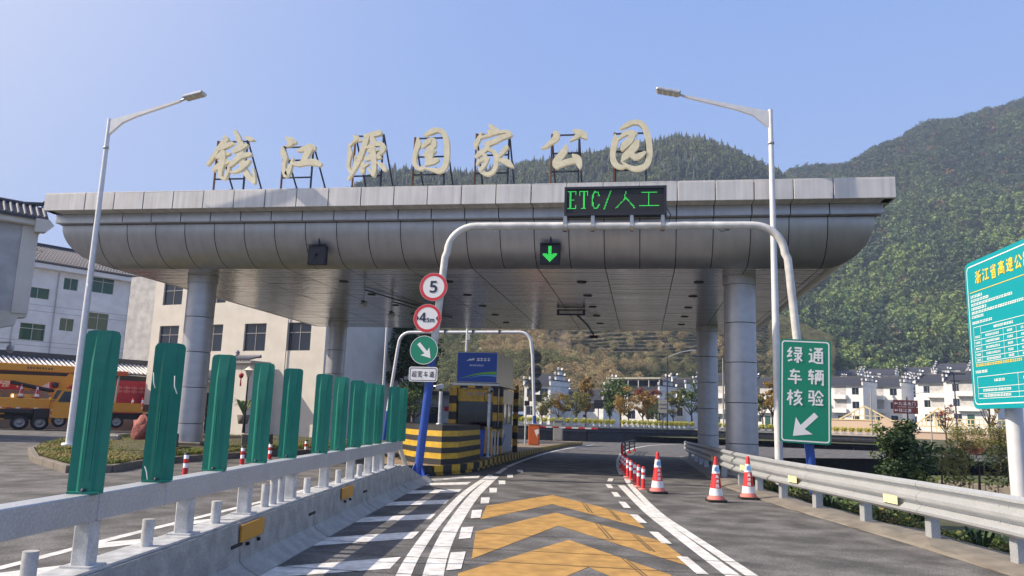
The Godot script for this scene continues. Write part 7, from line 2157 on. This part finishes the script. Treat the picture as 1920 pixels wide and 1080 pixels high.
func trees_and_furniture(g: RandomNumberGenerator) -> void:
	var spec := [[Vector3(-11.93, 0.33, -92.81), 4.4, 1.3, "leaf_olive", "olive tree left of centre beside the far portal leg"], [Vector3(-10.39, 0.34, -97.19), 4.6, 1.3, "leaf_gold", "golden tree in front of the low white house, left"], [Vector3(-8.04, 0.56, -95.50), 5.0, 1.5, "leaf_olive", "olive green tree before the low white house roof"], [Vector3(-7.61, 0.50, -105.88), 7.0, 1.0, "leaf_gold", "tall thin golden tree above the low white house"], [Vector3(-4.00, 0.56, -97.23), 5.6, 1.2, "leaf_green", "narrow green tree left of the terrace house front"], [Vector3(-2.63, 0.62, -95.40), 6.6, 1.9, "leaf_green", "broad green tree in front of the terrace house"], [Vector3(-1.62, 0.68, -92.48), 4.6, 1.6, "leaf_gold", "low golden tree in front of the terrace house"], [Vector3(0.06, 0.68, -98.95), 5.2, 1.1, "leaf_red", "red leaved tree before the terrace house windows"], [Vector3(0.68, 0.75, -92.87), 4.2, 1.1, "leaf_gold", "golden tree right of the red one"], [Vector3(1.83, 0.74, -98.21), 4.8, 1.0, "leaf_red", "reddish tree at the terrace house's right corner"], [Vector3(1.94, 0.69, -91.04), 3.2, 1.3, "leaf_dark", "low dark tree by the terrace house's right corner"], [Vector3(3.67, 0.83, -95.43), 4.6, 1.0, "leaf_olive", "slim olive tree before the grey-shaded house"], [Vector3(5.89, 0.90, -95.81), 5.6, 1.6, "leaf_green", "green tree left of the far right column"], [Vector3(15.47, 1.21, -97.42), 6.0, 1.1, "leaf_gold", "golden tree between right column and tall green sign"], [Vector3(15.26, 1.15, -103.57), 5.0, 1.0, "leaf_olive", "olive tree just right of the right column"]]
	for i in spec.size():
		tree("street_tree", spec[i][4], spec[i][0], spec[i][1], spec[i][2], spec[i][3], 100 + i, "street trees before the houses", 1.3)
	tree("roadside_tree", "dark leafy tree right of the cream building, behind the round signs", Vector3(-18.16, 0.23, -58.81), 9.0, 2.2, "leaf_dark", 150, "", 1.6)
	tree("roadside_tree", "bushy tree in front of the small grey building behind the signs", Vector3(-15.38, 0.39, -51.04), 3.4, 1.5, "leaf_green", 151, "", 1.3)
	# little grey building behind the booth
	var t := thing("grey_annexe", "low grey flat-roofed annexe seen left of the toll booth", "building", Vector3(-17.24, -0.14, -65.21))
	part("wall", B.new().box(Vector3(0, 1.6, -2), Vector3(5.2, 3.4, 4)), M.wall_grey, t)
	part("roof_edge", B.new().box(Vector3(0, 3.45, -1.7), Vector3(5.8, 0.25, 5.0)), M.tile_dark, t)
	part("door", B.new().box(Vector3(-0.6, 1.1, 0.02), Vector3(1.1, 2.2, 0.06)), M.glass_dark, t)
	part("shop_sign", B.new().box(Vector3(0.9, 2.1, 0.04), Vector3(1.2, 0.4, 0.06)), M.banner_red, t)
	# garden below the bank on the right
	var rw: Vector3 = Vector3(19.76, -2.03, -57.55)
	var re: Vector3 = Vector3(23.98, -1.40, -52.01)
	var wd := re - rw
	t = thing("garden_wall", "low grey stone retaining wall below the small garden at the right", "wall", rw)
	var by := Basis(Vector3.UP, atan2(-wd.z, wd.x))
	for k in 12:
		for r in 2:
			part("stone", B.new().box(by * Vector3(0.4 + 0.8 * k + 0.3 * r, -0.9 + 0.75 * r, 0), Vector3(0.78, 0.73, 0.5), by, 0.04), M.concrete_pale, t)
	var gb := B.new()
	gb.box(rw + by * Vector3(6.0, 0.0, -9.5), Vector3(16, 0.6, 18.0), by)
	struct("garden_lawn", gb, mat("lawn", Color(0.12, 0.15, 0.04), 0.95, 0.0, T.fine, Vector3.ONE * 1.2, T.blotch, 0.2))
	tree("garden_tree", "small olive tree in the garden left of the teal board's pole", Vector3(20.96, -0.55, -55.45), 2.6, 1.2, "leaf_olive", 160, "garden trees", 1.6)
	tree("garden_tree", "small olive tree in the garden under the teal board", Vector3(22.24, -0.46, -53.60), 2.7, 1.1, "leaf_olive", 161, "garden trees", 1.6)
	tree("garden_tree", "bare-branched reddish tree before the pergola fence", Vector3(29.12, 0.20, -81.44), 5.0, 1.0, "leaf_red", 162, "garden trees", 0.5)
	tree("garden_tree", "thin tree with few leaves beside the teal board", Vector3(27.05, 0.45, -66.63), 5.0, 0.8, "leaf_gold", 163, "garden trees", 0.5)
	for q in [[Vector3(21.82, -0.90, -59.78), "leaf_dark", "dark hedge bush in the garden, left"], [Vector3(23.42, -0.79, -59.01), "leaf_dark", "dark hedge bush in the garden, middle"], [Vector3(28.48, -0.39, -73.20), "leaf_red", "red flowering hedge bush in front of the pergola wall"], [Vector3(13.93, -0.41, -39.80), "leaf_olive", "yellowish bush just right of the large dark shrub"], [Vector3(9.57, 0.10, -24.55), "leaf_olive", "feathery yellow-green bush behind the rail near the board's pole"]]:
		var p: Vector3 = q[0]
		var hb := thing("garden_bush", q[2], "shrub", p, 0.0, "garden bushes")
		var bb := B.new()
		for k in 9: leaves(bb, Vector3(g.randf_range(-1.1, 1.1), g.randf_range(0.0, 0.9), g.randf_range(-0.5, 0.5)), Vector3(0.45, 0.35, 0.45), 110, 0.07, g, Color(1, 1, 1), 0.4)
		part("foliage", bb, M[q[1]], hb)
		part("stem", B.new().tube([Vector3(0, -0.6, 0), Vector3(0.05, 0.5, 0)], [0.05, 0.02], 5), M.bark, hb)
	# salmon walls and the cream pergola
	t = thing("salmon_wall", "salmon coloured low wall and gable in front of the village", "wall", Vector3(31.34, 0.38, -120.90), deg_to_rad(-30.0))
	part("long_wall", B.new().box(Vector3(0, 0.8, -1.5), Vector3(13.0, 2.6, 0.3)), M.wall_salmon, t)
	part("gable", B.new().prism(PackedVector2Array([Vector2(-3.0, -0.6), Vector2(4.8, -0.6), Vector2(4.8, 0.4), Vector2(2.2, 2.6), Vector2(-2.2, 0.6)]), 0.3, Transform3D(Basis.IDENTITY, Vector3(1.5, 0, 0))), M.wall_salmon, t)
	part("coping", B.new().box(Vector3(0, 2.16, -1.5), Vector3(13.2, 0.14, 0.5)), M.pergola, t)
	t = thing("garden_fence_wall", "pale salmon wall under the cream lattice fence at the right", "wall", Vector3(43.13, -0.33, -115.86), deg_to_rad(-25.0))
	part("wall", B.new().box(Vector3(0, 0.2, 0), Vector3(19.0, 2.4, 0.3)), M.wall_salmon, t)
	part("coping", B.new().box(Vector3(0, 1.45, 0), Vector3(19.2, 0.12, 0.5)), M.wall_salmon, t)
	# lattice: pointed gables of bars and a straight run
	for q in [[Vector3(33.99, 2.21, -127.22), 8.8, 2.5, 0.4, "cream timber pergola gable left of the large shrub"], [Vector3(41.53, 1.90, -118.29), 6.5, 2.6, 0.7, "cream timber pergola gable above the large shrub"]]:
		var pg := thing("pergola_gable", q[4], "pergola", q[0], deg_to_rad(-22.0), "cream pergola")
		var w: float = q[1]
		var h: float = q[2]
		part("sill", B.new().box(Vector3(0, 0, 0), Vector3(w, 0.18, 0.2)), M.pergola, pg)
		for s in [-1, 1]: part("rafter", B.new().box(Vector3(s * w / 4, h / 2, 0), Vector3(sqrt(w * w / 4 + h * h), 0.2, 0.22), Basis(Vector3(0, 0, 1), -s * atan2(h, w / 2))), M.pergola, pg)
		for k in 11:
			var x := -w / 2 + w * (k + 1) / 12.0
			var y := h * (1.0 - absf(x) / (w / 2))
			part("bar", B.new().box(Vector3(x, y / 2, 0), Vector3(0.12, y, 0.12)), M.pergola, pg)
		part("cross_bar", B.new().box(Vector3(0, h * 0.4, 0.01), Vector3(w * 0.58, 0.12, 0.1)), M.pergola, pg)
	var lf := thing("lattice_fence", "cream square lattice fence on the pale salmon wall", "fence", Vector3(45.44, 0.99, -115.01), deg_to_rad(-25.0))
	for k in 22: part("upright", B.new().box(Vector3(-5.2 + 0.52 * k, 1.0, 0), Vector3(0.12, 2.1, 0.12)), M.pergola, lf)
	for y in [0.05, 0.7, 1.35, 2.0]: part("bar", B.new().box(Vector3(0.2, y, 0.02), Vector3(11.4, 0.12, 0.1)), M.pergola, lf)
	# brown direction sign
	t = thing("direction_sign", "brown direction sign with two white lines of text before the village", "sign", Vector3(35.39, 4.39, -112.69), deg_to_rad(8.0))
	for k in 2:
		part("board", B.new().box(Vector3(0, 0.47 - 0.94 * k, 0), Vector3(3.3, 0.88, 0.08)), M.brown_sign, t)
		part("text", write(B.new(), ["九溪龙门", "钱江源"][k], Transform3D(Basis.IDENTITY, Vector3(-0.95, 0.2 - 0.94 * k, 0.045)), Vector2(0.5, 0.52), 0.06, Vector2(0.6, 0)), M.sign_white, t)
		part("arrow", B.new().prism(arrow(0.5, 0.06, 0.2, 0.2), 0.0, Transform3D(Basis(Vector3(0, 0, 1), 1.57), Vector3(-1.3, 0.47 - 0.94 * k, 0.046))), M.sign_white, t)
	part("post", B.new().tube([Vector3(0.3, -5.0, -0.15), Vector3(0.3, 1.2, -0.15)], 0.1, 8), M.steel_dark, t)
	# thin lamp and sign posts across the road
	for q in [[Vector3(2.72, 0.88, -87.03), 9.2, 1, "dark slim lamp post with a long arm before the tea slope"], [Vector3(9.06, 1.06, -90.16), 9.2, 0, "dark pole visible between the right columns"], [Vector3(26.79, 0.85, -97.39), 6.5, 0, "thin dark pole before the pergola gable"], [Vector3(32.70, -0.32, -88.32), 9.2, 2, "tall dark lamp post with a flat double head before the village"], [Vector3(35.62, -0.13, -104.23), 5.0, 0, "pale grey pole above the large shrub"], [Vector3(41.26, 1.78, -130.62), 6.2, 1, "dark street lamp with short arm above the brown sign"]]:
		var lp := thing("distant_post", q[3], "street lamp" if q[2] else "pole", q[0], 0.0, "posts across the road")
		var h: float = q[1]
		part("shaft", B.new().tube([Vector3(0, -1.5, 0), Vector3(0, h - 1.5, 0)], [0.1, 0.06], 8), M.steel_dark if q[2] != 0 else M.grey_box, lp)
		if q[2] == 1:
			part("arm", B.new().tube([Vector3(0, h - 1.6, 0), Vector3(1.4, h - 1.0, 0), Vector3(2.6, h - 0.75, 0)], 0.04, 6), M.galvanised, lp)
			part("lamp_head", B.new().box(Vector3(2.8, h - 0.74, 0), Vector3(0.6, 0.1, 0.2), Basis.IDENTITY, 0.02), M.galvanised, lp)
		elif q[2] == 2:
			part("head", B.new().box(Vector3(0, h - 1.45, 0), Vector3(2.2, 0.12, 0.4), Basis.IDENTITY, 0.03), M.steel_dark, lp)
			part("lower_head", B.new().box(Vector3(0.1, h - 2.2, 0), Vector3(1.0, 0.1, 0.3), Basis.IDENTITY, 0.03), M.steel_dark, lp)
	for q in [[Vector3(-4.65, 3.03, -83.32), Vector2(1.0, 0.95), "black back of a road sign before the low white house"], [Vector3(2.19, 3.03, -84.51), Vector2(0.9, 1.4), "grey panel mounted on the slim lamp post"]]:
		var sp := thing("road_sign", q[2], "sign", q[0], 0.0)
		part("board", B.new().box(Vector3.ZERO, Vector3(q[1].x, q[1].y, 0.06), Basis.IDENTITY, 0.02), M.black if q[1].y < 1.0 else M.grey_box, sp)
		part("post", B.new().tube([Vector3(0, -2.6, -0.06), Vector3(0, 0.3, -0.06)], 0.05, 6), M.steel_dark, sp)
		for y in [-0.2, 0.2]: part("channel", B.new().box(Vector3(0, y, 0.04), Vector3(q[1].x * 0.9, 0.05, 0.03)), M.steel_dark, sp)


# ---------- hills and forest ----------
# rows of points from foot to ridge; returns a smoothed grid of the slope
func slope_grid(rows: Array, nu: int, nv: int, seed_: int, rough: float) -> Array:
	var nz := FastNoiseLite.new()
	nz.seed = seed_
	nz.frequency = 0.012
	nz.fractal_octaves = 4
	var grid := []
	for j in nv + 1:
		var fv := float(j) / nv * (rows.size() - 1)
		var r0 := mini(int(fv), rows.size() - 2)
		var line := []
		for i in nu + 1:
			var q := []
			for r in [maxi(r0 - 1, 0), r0, r0 + 1, mini(r0 + 2, rows.size() - 1)]:
				var pts: Array = rows[r]
				var fu := float(i) / nu * (pts.size() - 1)
				var k := mini(int(fu), pts.size() - 2)
				q.append(Vector3(pts[k]).cubic_interpolate(pts[k + 1], pts[maxi(k - 1, 0)], pts[mini(k + 2, pts.size() - 1)], fu - k))
			var p: Vector3 = Vector3(q[1]).cubic_interpolate(q[2], q[0], q[3], fv - r0)
			var edge := sin(PI * float(j) / nv)
			p.y += nz.get_noise_2d(p.x, p.z) * rough * edge
			line.append(p)
		grid.append(line)
	return grid

func slope_mesh(called: String, grid: Array, m: Material) -> void:
	var b := B.new()
	b.smooth(true)
	for j in grid.size() - 1:
		for i in grid[0].size() - 1:
			b.quad(grid[j][i], grid[j + 1][i], grid[j + 1][i + 1], grid[j][i + 1])
	struct(called, b, m)

func crown_mesh(kind: String, g: RandomNumberGenerator) -> Mesh:
	var b := B.new()
	if kind == "fir":
		for k in 9:
			var y := 0.12 + 0.1 * k
			var r := 0.26 * (1.05 - y)
			for a in 7:
				var th := TAU * a / 7 + k * 0.7 + g.randf_range(-0.2, 0.2)
				var d := Vector3(cos(th), 0, sin(th))
				var s := Vector3(-d.z, 0, d.x) * r * 0.45
				var rr := r * g.randf_range(0.8, 1.2)
				var v := g.randf_range(0.75, 1.2)
				b.st.set_color(Color(v, v, v))
				b.tri(Vector3(0, y + 0.09, 0), d * rr + s + Vector3(0, y - 0.06, 0), d * rr - s + Vector3(0, y - 0.06, 0))
	elif kind == "bamboo":
		for k in 20:
			var y := g.randf_range(0.15, 1.0)
			var r := 0.3 * sqrt(1.05 - y)
			var th := g.randf() * TAU
			leaves(b, Vector3(cos(th) * r * 0.7, y, sin(th) * r * 0.7), Vector3(0.15, 0.1, 0.15), 9, 0.075, g, Color(1, 1, 1) * g.randf_range(0.8, 1.2), 0.3)
	elif kind == "bush":
		for k in 16:
			var d := Vector3(g.randfn(), g.randfn(), g.randfn()).normalized()
			leaves(b, Vector3(d.x * 0.34, 0.5 + d.y * 0.28, d.z * 0.34), Vector3(0.2, 0.17, 0.2), 34, 0.042, g, Color(1, 1, 1) * g.randf_range(0.75, 1.25), 0.3)
	else:
		for k in 13:
			var d := Vector3(g.randfn(), g.randfn(), g.randfn()).normalized()
			leaves(b, Vector3(d.x * 0.32, 0.55 + d.y * 0.28, d.z * 0.32), Vector3(0.2, 0.17, 0.2), 15, 0.085, g, Color(1, 1, 1) * g.randf_range(0.8, 1.2), 0.3)
	b.st.set_color(Color(1, 1, 1))
	return b.mesh()

func scatter(called: String, label: String, category: String, mesh: Mesh, grid: Array, n: int, seed_: int, pick: Callable) -> void:
	var g := RandomNumberGenerator.new()
	g.seed = seed_
	# choose cells by their area
	var acc := PackedFloat32Array()
	var sum := 0.0
	var w: int = grid[0].size() - 1
	for j in grid.size() - 1:
		for i in w:
			sum += (grid[j + 1][i] - grid[j][i]).cross(grid[j][i + 1] - grid[j][i]).length()
			acc.append(sum)
	var buf := PackedFloat32Array()
	var cnt := 0
	for k in n:
		var at := acc.bsearch(g.randf() * sum)
		at = mini(at, acc.size() - 1)
		var j := at / w
		var i := at % w
		var u := g.randf()
		var v := g.randf()
		var p: Vector3 = Vector3(grid[j][i]).lerp(grid[j][i + 1], u).lerp(Vector3(grid[j + 1][i]).lerp(grid[j + 1][i + 1], u), v)
		var r: Array = pick.call(p, (i + u) / w, (j + v) / (grid.size() - 1), g)
		if r.is_empty(): continue
		var s: Vector3 = r[0]
		var col: Color = r[1]
		var bs := Basis(Vector3.UP, g.randf() * TAU)
		var x := bs.x * s.x
		var y := bs.y * s.y
		var z := bs.z * s.x
		buf.append_array([x.x, y.x, z.x, p.x, x.y, y.y, z.y, p.y - 0.1 * s.y, x.z, y.z, z.z, p.z, col.r, col.g, col.b, 1.0])
		cnt += 1
	var mm := MultiMesh.new()
	mm.transform_format = MultiMesh.TRANSFORM_3D
	mm.use_colors = true
	mm.mesh = mesh
	mm.instance_count = cnt
	mm.buffer = buf
	var mi := MultiMeshInstance3D.new()
	mi.name = called
	mi.multimesh = mm
	mi.material_override = M.leaf_many
	add_child(mi)
	tag(mi, label, category, "", "stuff")

func hills() -> void:
	var g := RandomNumberGenerator.new()
	g.seed = 99
	var floor_mat := mat("forest_floor", Color(0.05, 0.06, 0.028), 0.95, 0.0, T.fine, Vector3.ONE * 0.05, T.worn, 0.012)
	var scrub := mat("scrub_floor", Color(0.27, 0.2, 0.11), 0.95, 0.0, T.fine, Vector3.ONE * 0.1, T.worn, 0.03)
	# right mountain
	var ga := slope_grid([
		[Vector3(35.11, 12.94, -302.58), Vector3(58.08, 13.50, -301.34), Vector3(87.54, 14.46, -306.30), Vector3(114.96, 14.59, -305.89), Vector3(138.77, 14.28, -299.80), Vector3(164.10, 13.72, -294.00)],
		[Vector3(45.94, 70.10, -438.86), Vector3(78.62, 55.45, -416.15), Vector3(116.96, 58.09, -412.08), Vector3(155.85, 61.93, -407.90), Vector3(189.99, 65.40, -402.96), Vector3(227.03, 67.52, -398.75)],
		[Vector3(54.91, 164.90, -640.49), Vector3(105.97, 138.64, -571.48), Vector3(158.71, 140.49, -549.47), Vector3(213.02, 150.48, -546.93), Vector3(261.63, 154.60, -544.39), Vector3(315.07, 158.66, -542.71)],
		[Vector3(68.59, 216.76, -798.74), Vector3(138.39, 237.19, -766.26), Vector3(195.90, 247.76, -753.89), Vector3(252.53, 271.91, -739.07), Vector3(319.46, 291.94, -747.32), Vector3(440.75, 315.59, -743.83)],
		[Vector3(84.20, 217.87, -986.47), Vector3(175.05, 236.31, -978.57), Vector3(249.05, 259.86, -966.88), Vector3(322.89, 288.64, -954.27), Vector3(399.57, 297.51, -945.52), Vector3(554.39, 314.43, -948.99)]], 60, 48, 4, 14.0)
	slope_mesh("mountain", ga, floor_mat)
	# middle ridge behind the roof letters
	var gb := slope_grid([
		[Vector3(-162.18, 6.92, -279.60), Vector3(-120.83, 9.29, -286.39), Vector3(-73.27, 11.24, -294.32), Vector3(-21.58, 12.49, -303.10), Vector3(30.12, 13.13, -311.97), Vector3(65.27, 14.26, -317.89)],
		[Vector3(-232.51, 22.56, -398.50), Vector3(-173.36, 58.57, -402.69), Vector3(-105.24, 71.15, -412.41), Vector3(-31.19, 85.40, -422.87), Vector3(36.98, 87.60, -434.35), Vector3(93.34, 77.56, -445.84)],
		[Vector3(-324.57, 68.08, -549.73), Vector3(-225.69, 168.08, -550.02), Vector3(-134.75, 181.78, -563.51), Vector3(-35.56, 202.36, -577.28), Vector3(42.99, 211.52, -589.38), Vector3(142.85, 183.22, -632.10)],
		[Vector3(-410.97, 43.89, -703.43), Vector3(-285.70, 168.46, -704.16), Vector3(-170.52, 187.91, -720.89), Vector3(-44.88, 212.93, -738.50), Vector3(54.63, 221.38, -754.37), Vector3(179.88, 188.14, -802.34)]], 56, 36, 6, 9.0)
	slope_mesh("ridge", gb, floor_mat)
	# near slope: dry scrub on the left, tea terraces on the right
	var gc := slope_grid([
		[Vector3(-73.26, 1.06, -157.14), Vector3(-45.97, 1.71, -161.77), Vector3(-23.22, 2.45, -165.60), Vector3(-0.50, 2.89, -176.68), Vector3(26.32, 3.53, -204.89), Vector3(53.95, 5.02, -235.17)],
		[Vector3(-84.39, 6.87, -179.94), Vector3(-51.57, 8.99, -180.14), Vector3(-26.07, 10.20, -184.37), Vector3(-0.58, 10.49, -193.90), Vector3(28.99, 11.58, -224.58), Vector3(60.05, 14.36, -260.38)],
		[Vector3(-106.63, 19.01, -225.47), Vector3(-64.15, 21.10, -222.22), Vector3(-32.45, 22.92, -227.42), Vector3(-0.77, 24.09, -243.02), Vector3(35.01, 26.22, -269.45), Vector3(69.82, 26.26, -301.22)],
		[Vector3(-133.35, 37.84, -279.39), Vector3(-80.95, 44.18, -277.13), Vector3(-40.98, 46.47, -283.69), Vector3(-1.03, 46.25, -300.96), Vector3(43.03, 47.35, -329.02), Vector3(80.81, 37.44, -347.55)],
		[Vector3(-160.01, 42.61, -335.69), Vector3(-97.68, 48.17, -335.29), Vector3(-49.44, 50.93, -343.21), Vector3(-1.21, 50.22, -362.00), Vector3(51.12, 49.38, -391.82), Vector3(93.08, 37.63, -401.09)]], 70, 60, 7, 3.0)
	slope_mesh("near_slope", gc, scrub)
	var broad := crown_mesh("broad", g)
	var bamboo := crown_mesh("bamboo", g)
	var bush := crown_mesh("bush", g)
	var fir := crown_mesh("fir", g)
	var nz := FastNoiseLite.new()
	nz.seed = 41
	nz.frequency = 0.006
	nz.fractal_octaves = 3
	var shade := func(c: Color, r: RandomNumberGenerator, v: float) -> Color:
		var k := r.randf_range(1.0 - v, 1.0 + v)
		return Color(c.r * k * r.randf_range(0.9, 1.12), c.g * k, c.b * k)
	scatter("mountain_wood", "dense dark broadleaf wood covering the right mountain", "forest", broad, ga, 17000, 1, func(p: Vector3, u: float, v: float, r: RandomNumberGenerator) -> Array:
		if v < 0.42 and r.randf() < 0.75: return []
		var h := r.randf_range(7.0, 12.0)
		h *= 1.0 + 0.5 * nz.get_noise_2d(p.x * 3.0 + 50.0, p.z * 3.0)
		var c := Color(0.068, 0.105, 0.045)
		var q := nz.get_noise_2d(p.x, p.z)
		if q > 0.2: c = Color(0.1, 0.145, 0.05)
		if r.randf() < 0.06: c = Color(0.17, 0.12, 0.06)
		return [Vector3(h * 0.9, h, 0), shade.call(c, r, 0.25)])
	scatter("bamboo_grove", "light green bamboo covering the lower mountain side", "forest", bamboo, ga, 16000, 2, func(p: Vector3, u: float, v: float, r: RandomNumberGenerator) -> Array:
		if v > 0.5 or (v > 0.36 and r.randf() < 0.5): return []
		var h := r.randf_range(8.0, 13.0)
		var c := Color(0.17, 0.245, 0.065) if nz.get_noise_2d(p.x * 2.0, p.z * 2.0) > -0.05 else Color(0.075, 0.125, 0.045)
		return [Vector3(h * 0.75, h, 0), shade.call(c, r, 0.3)])
	scatter("ridge_wood", "mixed wood on the ridge behind the roof characters", "forest", broad, gb, 9000, 3, func(p: Vector3, u: float, v: float, r: RandomNumberGenerator) -> Array:
		var h := r.randf_range(6.5, 11.0)
		var c := Color(0.075, 0.105, 0.04)
		if nz.get_noise_2d(p.x, p.z) > 0.12: c = Color(0.14, 0.17, 0.05)
		return [Vector3(h * 0.85, h, 0), shade.call(c, r, 0.25)])
	scatter("ridge_firs", "pointed dark firs along the ridge behind the roof characters", "forest", fir, gb, 5200, 4, func(p: Vector3, u: float, v: float, r: RandomNumberGenerator) -> Array:
		if u > 0.8 and r.randf() < 0.6: return []
		var h := r.randf_range(8.0, 15.0)
		return [Vector3(h * 0.85, h, 0), shade.call(Color(0.06, 0.085, 0.042), r, 0.25)])
	scatter("dry_scrub", "brown dry scrub on the slope behind the toll booth", "shrubs", bush, gc, 26000, 5, func(p: Vector3, u: float, v: float, r: RandomNumberGenerator) -> Array:
		var tea := u > 0.5 + 0.08 * sin(v * 9.0) and u < 0.85 and v > 0.2 and r.randf() > 0.06
		if tea: return []
		var h := r.randf_range(2.0, 4.2)
		var q := nz.get_noise_2d(p.x * 4.0, p.z * 4.0)
		var c := Color(0.36, 0.29, 0.15) if q > -0.15 else Color(0.19, 0.19, 0.075)
		if u < 0.3 or u > 0.85 or v > 0.75: c = c.lerp(Color(0.14, 0.17, 0.06), 0.7)
		return [Vector3(h, h, 0), shade.call(c, r, 0.3)])
	tea_rows(gc, broad)

func tea_rows(grid: Array, mesh: Mesh) -> void:
	var g := RandomNumberGenerator.new()
	g.seed = 55
	var buf := PackedFloat32Array()
	var cnt := 0
	var w: int = grid[0].size() - 1
	for j in range(12, grid.size() - 6):
		for rr in 1:
			for i in range(int(w * 0.48), int(w * 0.86)):
				var u := float(i) / w
				var v := float(j) / (grid.size() - 1)
				if u < 0.5 + 0.08 * sin(v * 9.0): continue
				for k in 9:
					var p: Vector3 = Vector3(grid[j][i]).lerp(grid[j][i + 1], (k + g.randf_range(-0.3, 0.3)) / 9.0)
					var p2: Vector3 = Vector3(grid[j + 1][i]).lerp(grid[j + 1][i + 1], k / 9.0)
					p = p.lerp(p2, rr * 0.5)
					if g.randf() < 0.06: continue
					var s := g.randf_range(1.15, 1.6)
					var bs := Basis(Vector3.UP, g.randf() * TAU)
					var x := bs.x * s
					var y := bs.y * s * 0.6
					var z := bs.z * s
					var q := g.randf_range(0.7, 1.25)
					buf.append_array([x.x, y.x, z.x, p.x, x.y, y.y, z.y, p.y - 0.1, x.z, y.z, z.z, p.z, 0.12 * q, 0.15 * q, 0.06 * q, 1.0])
					cnt += 1
	var mm := MultiMesh.new()
	mm.transform_format = MultiMesh.TRANSFORM_3D
	mm.use_colors = true
	mm.mesh = mesh
	mm.instance_count = cnt
	mm.buffer = buf
	var mi := MultiMeshInstance3D.new()
	mi.name = "tea_rows"
	mi.multimesh = mm
	mi.material_override = M.leaf_many
	add_child(mi)
	tag(mi, "dark green rows of tea bushes on the terraced slope beyond the road", "tea field", "", "stuff")
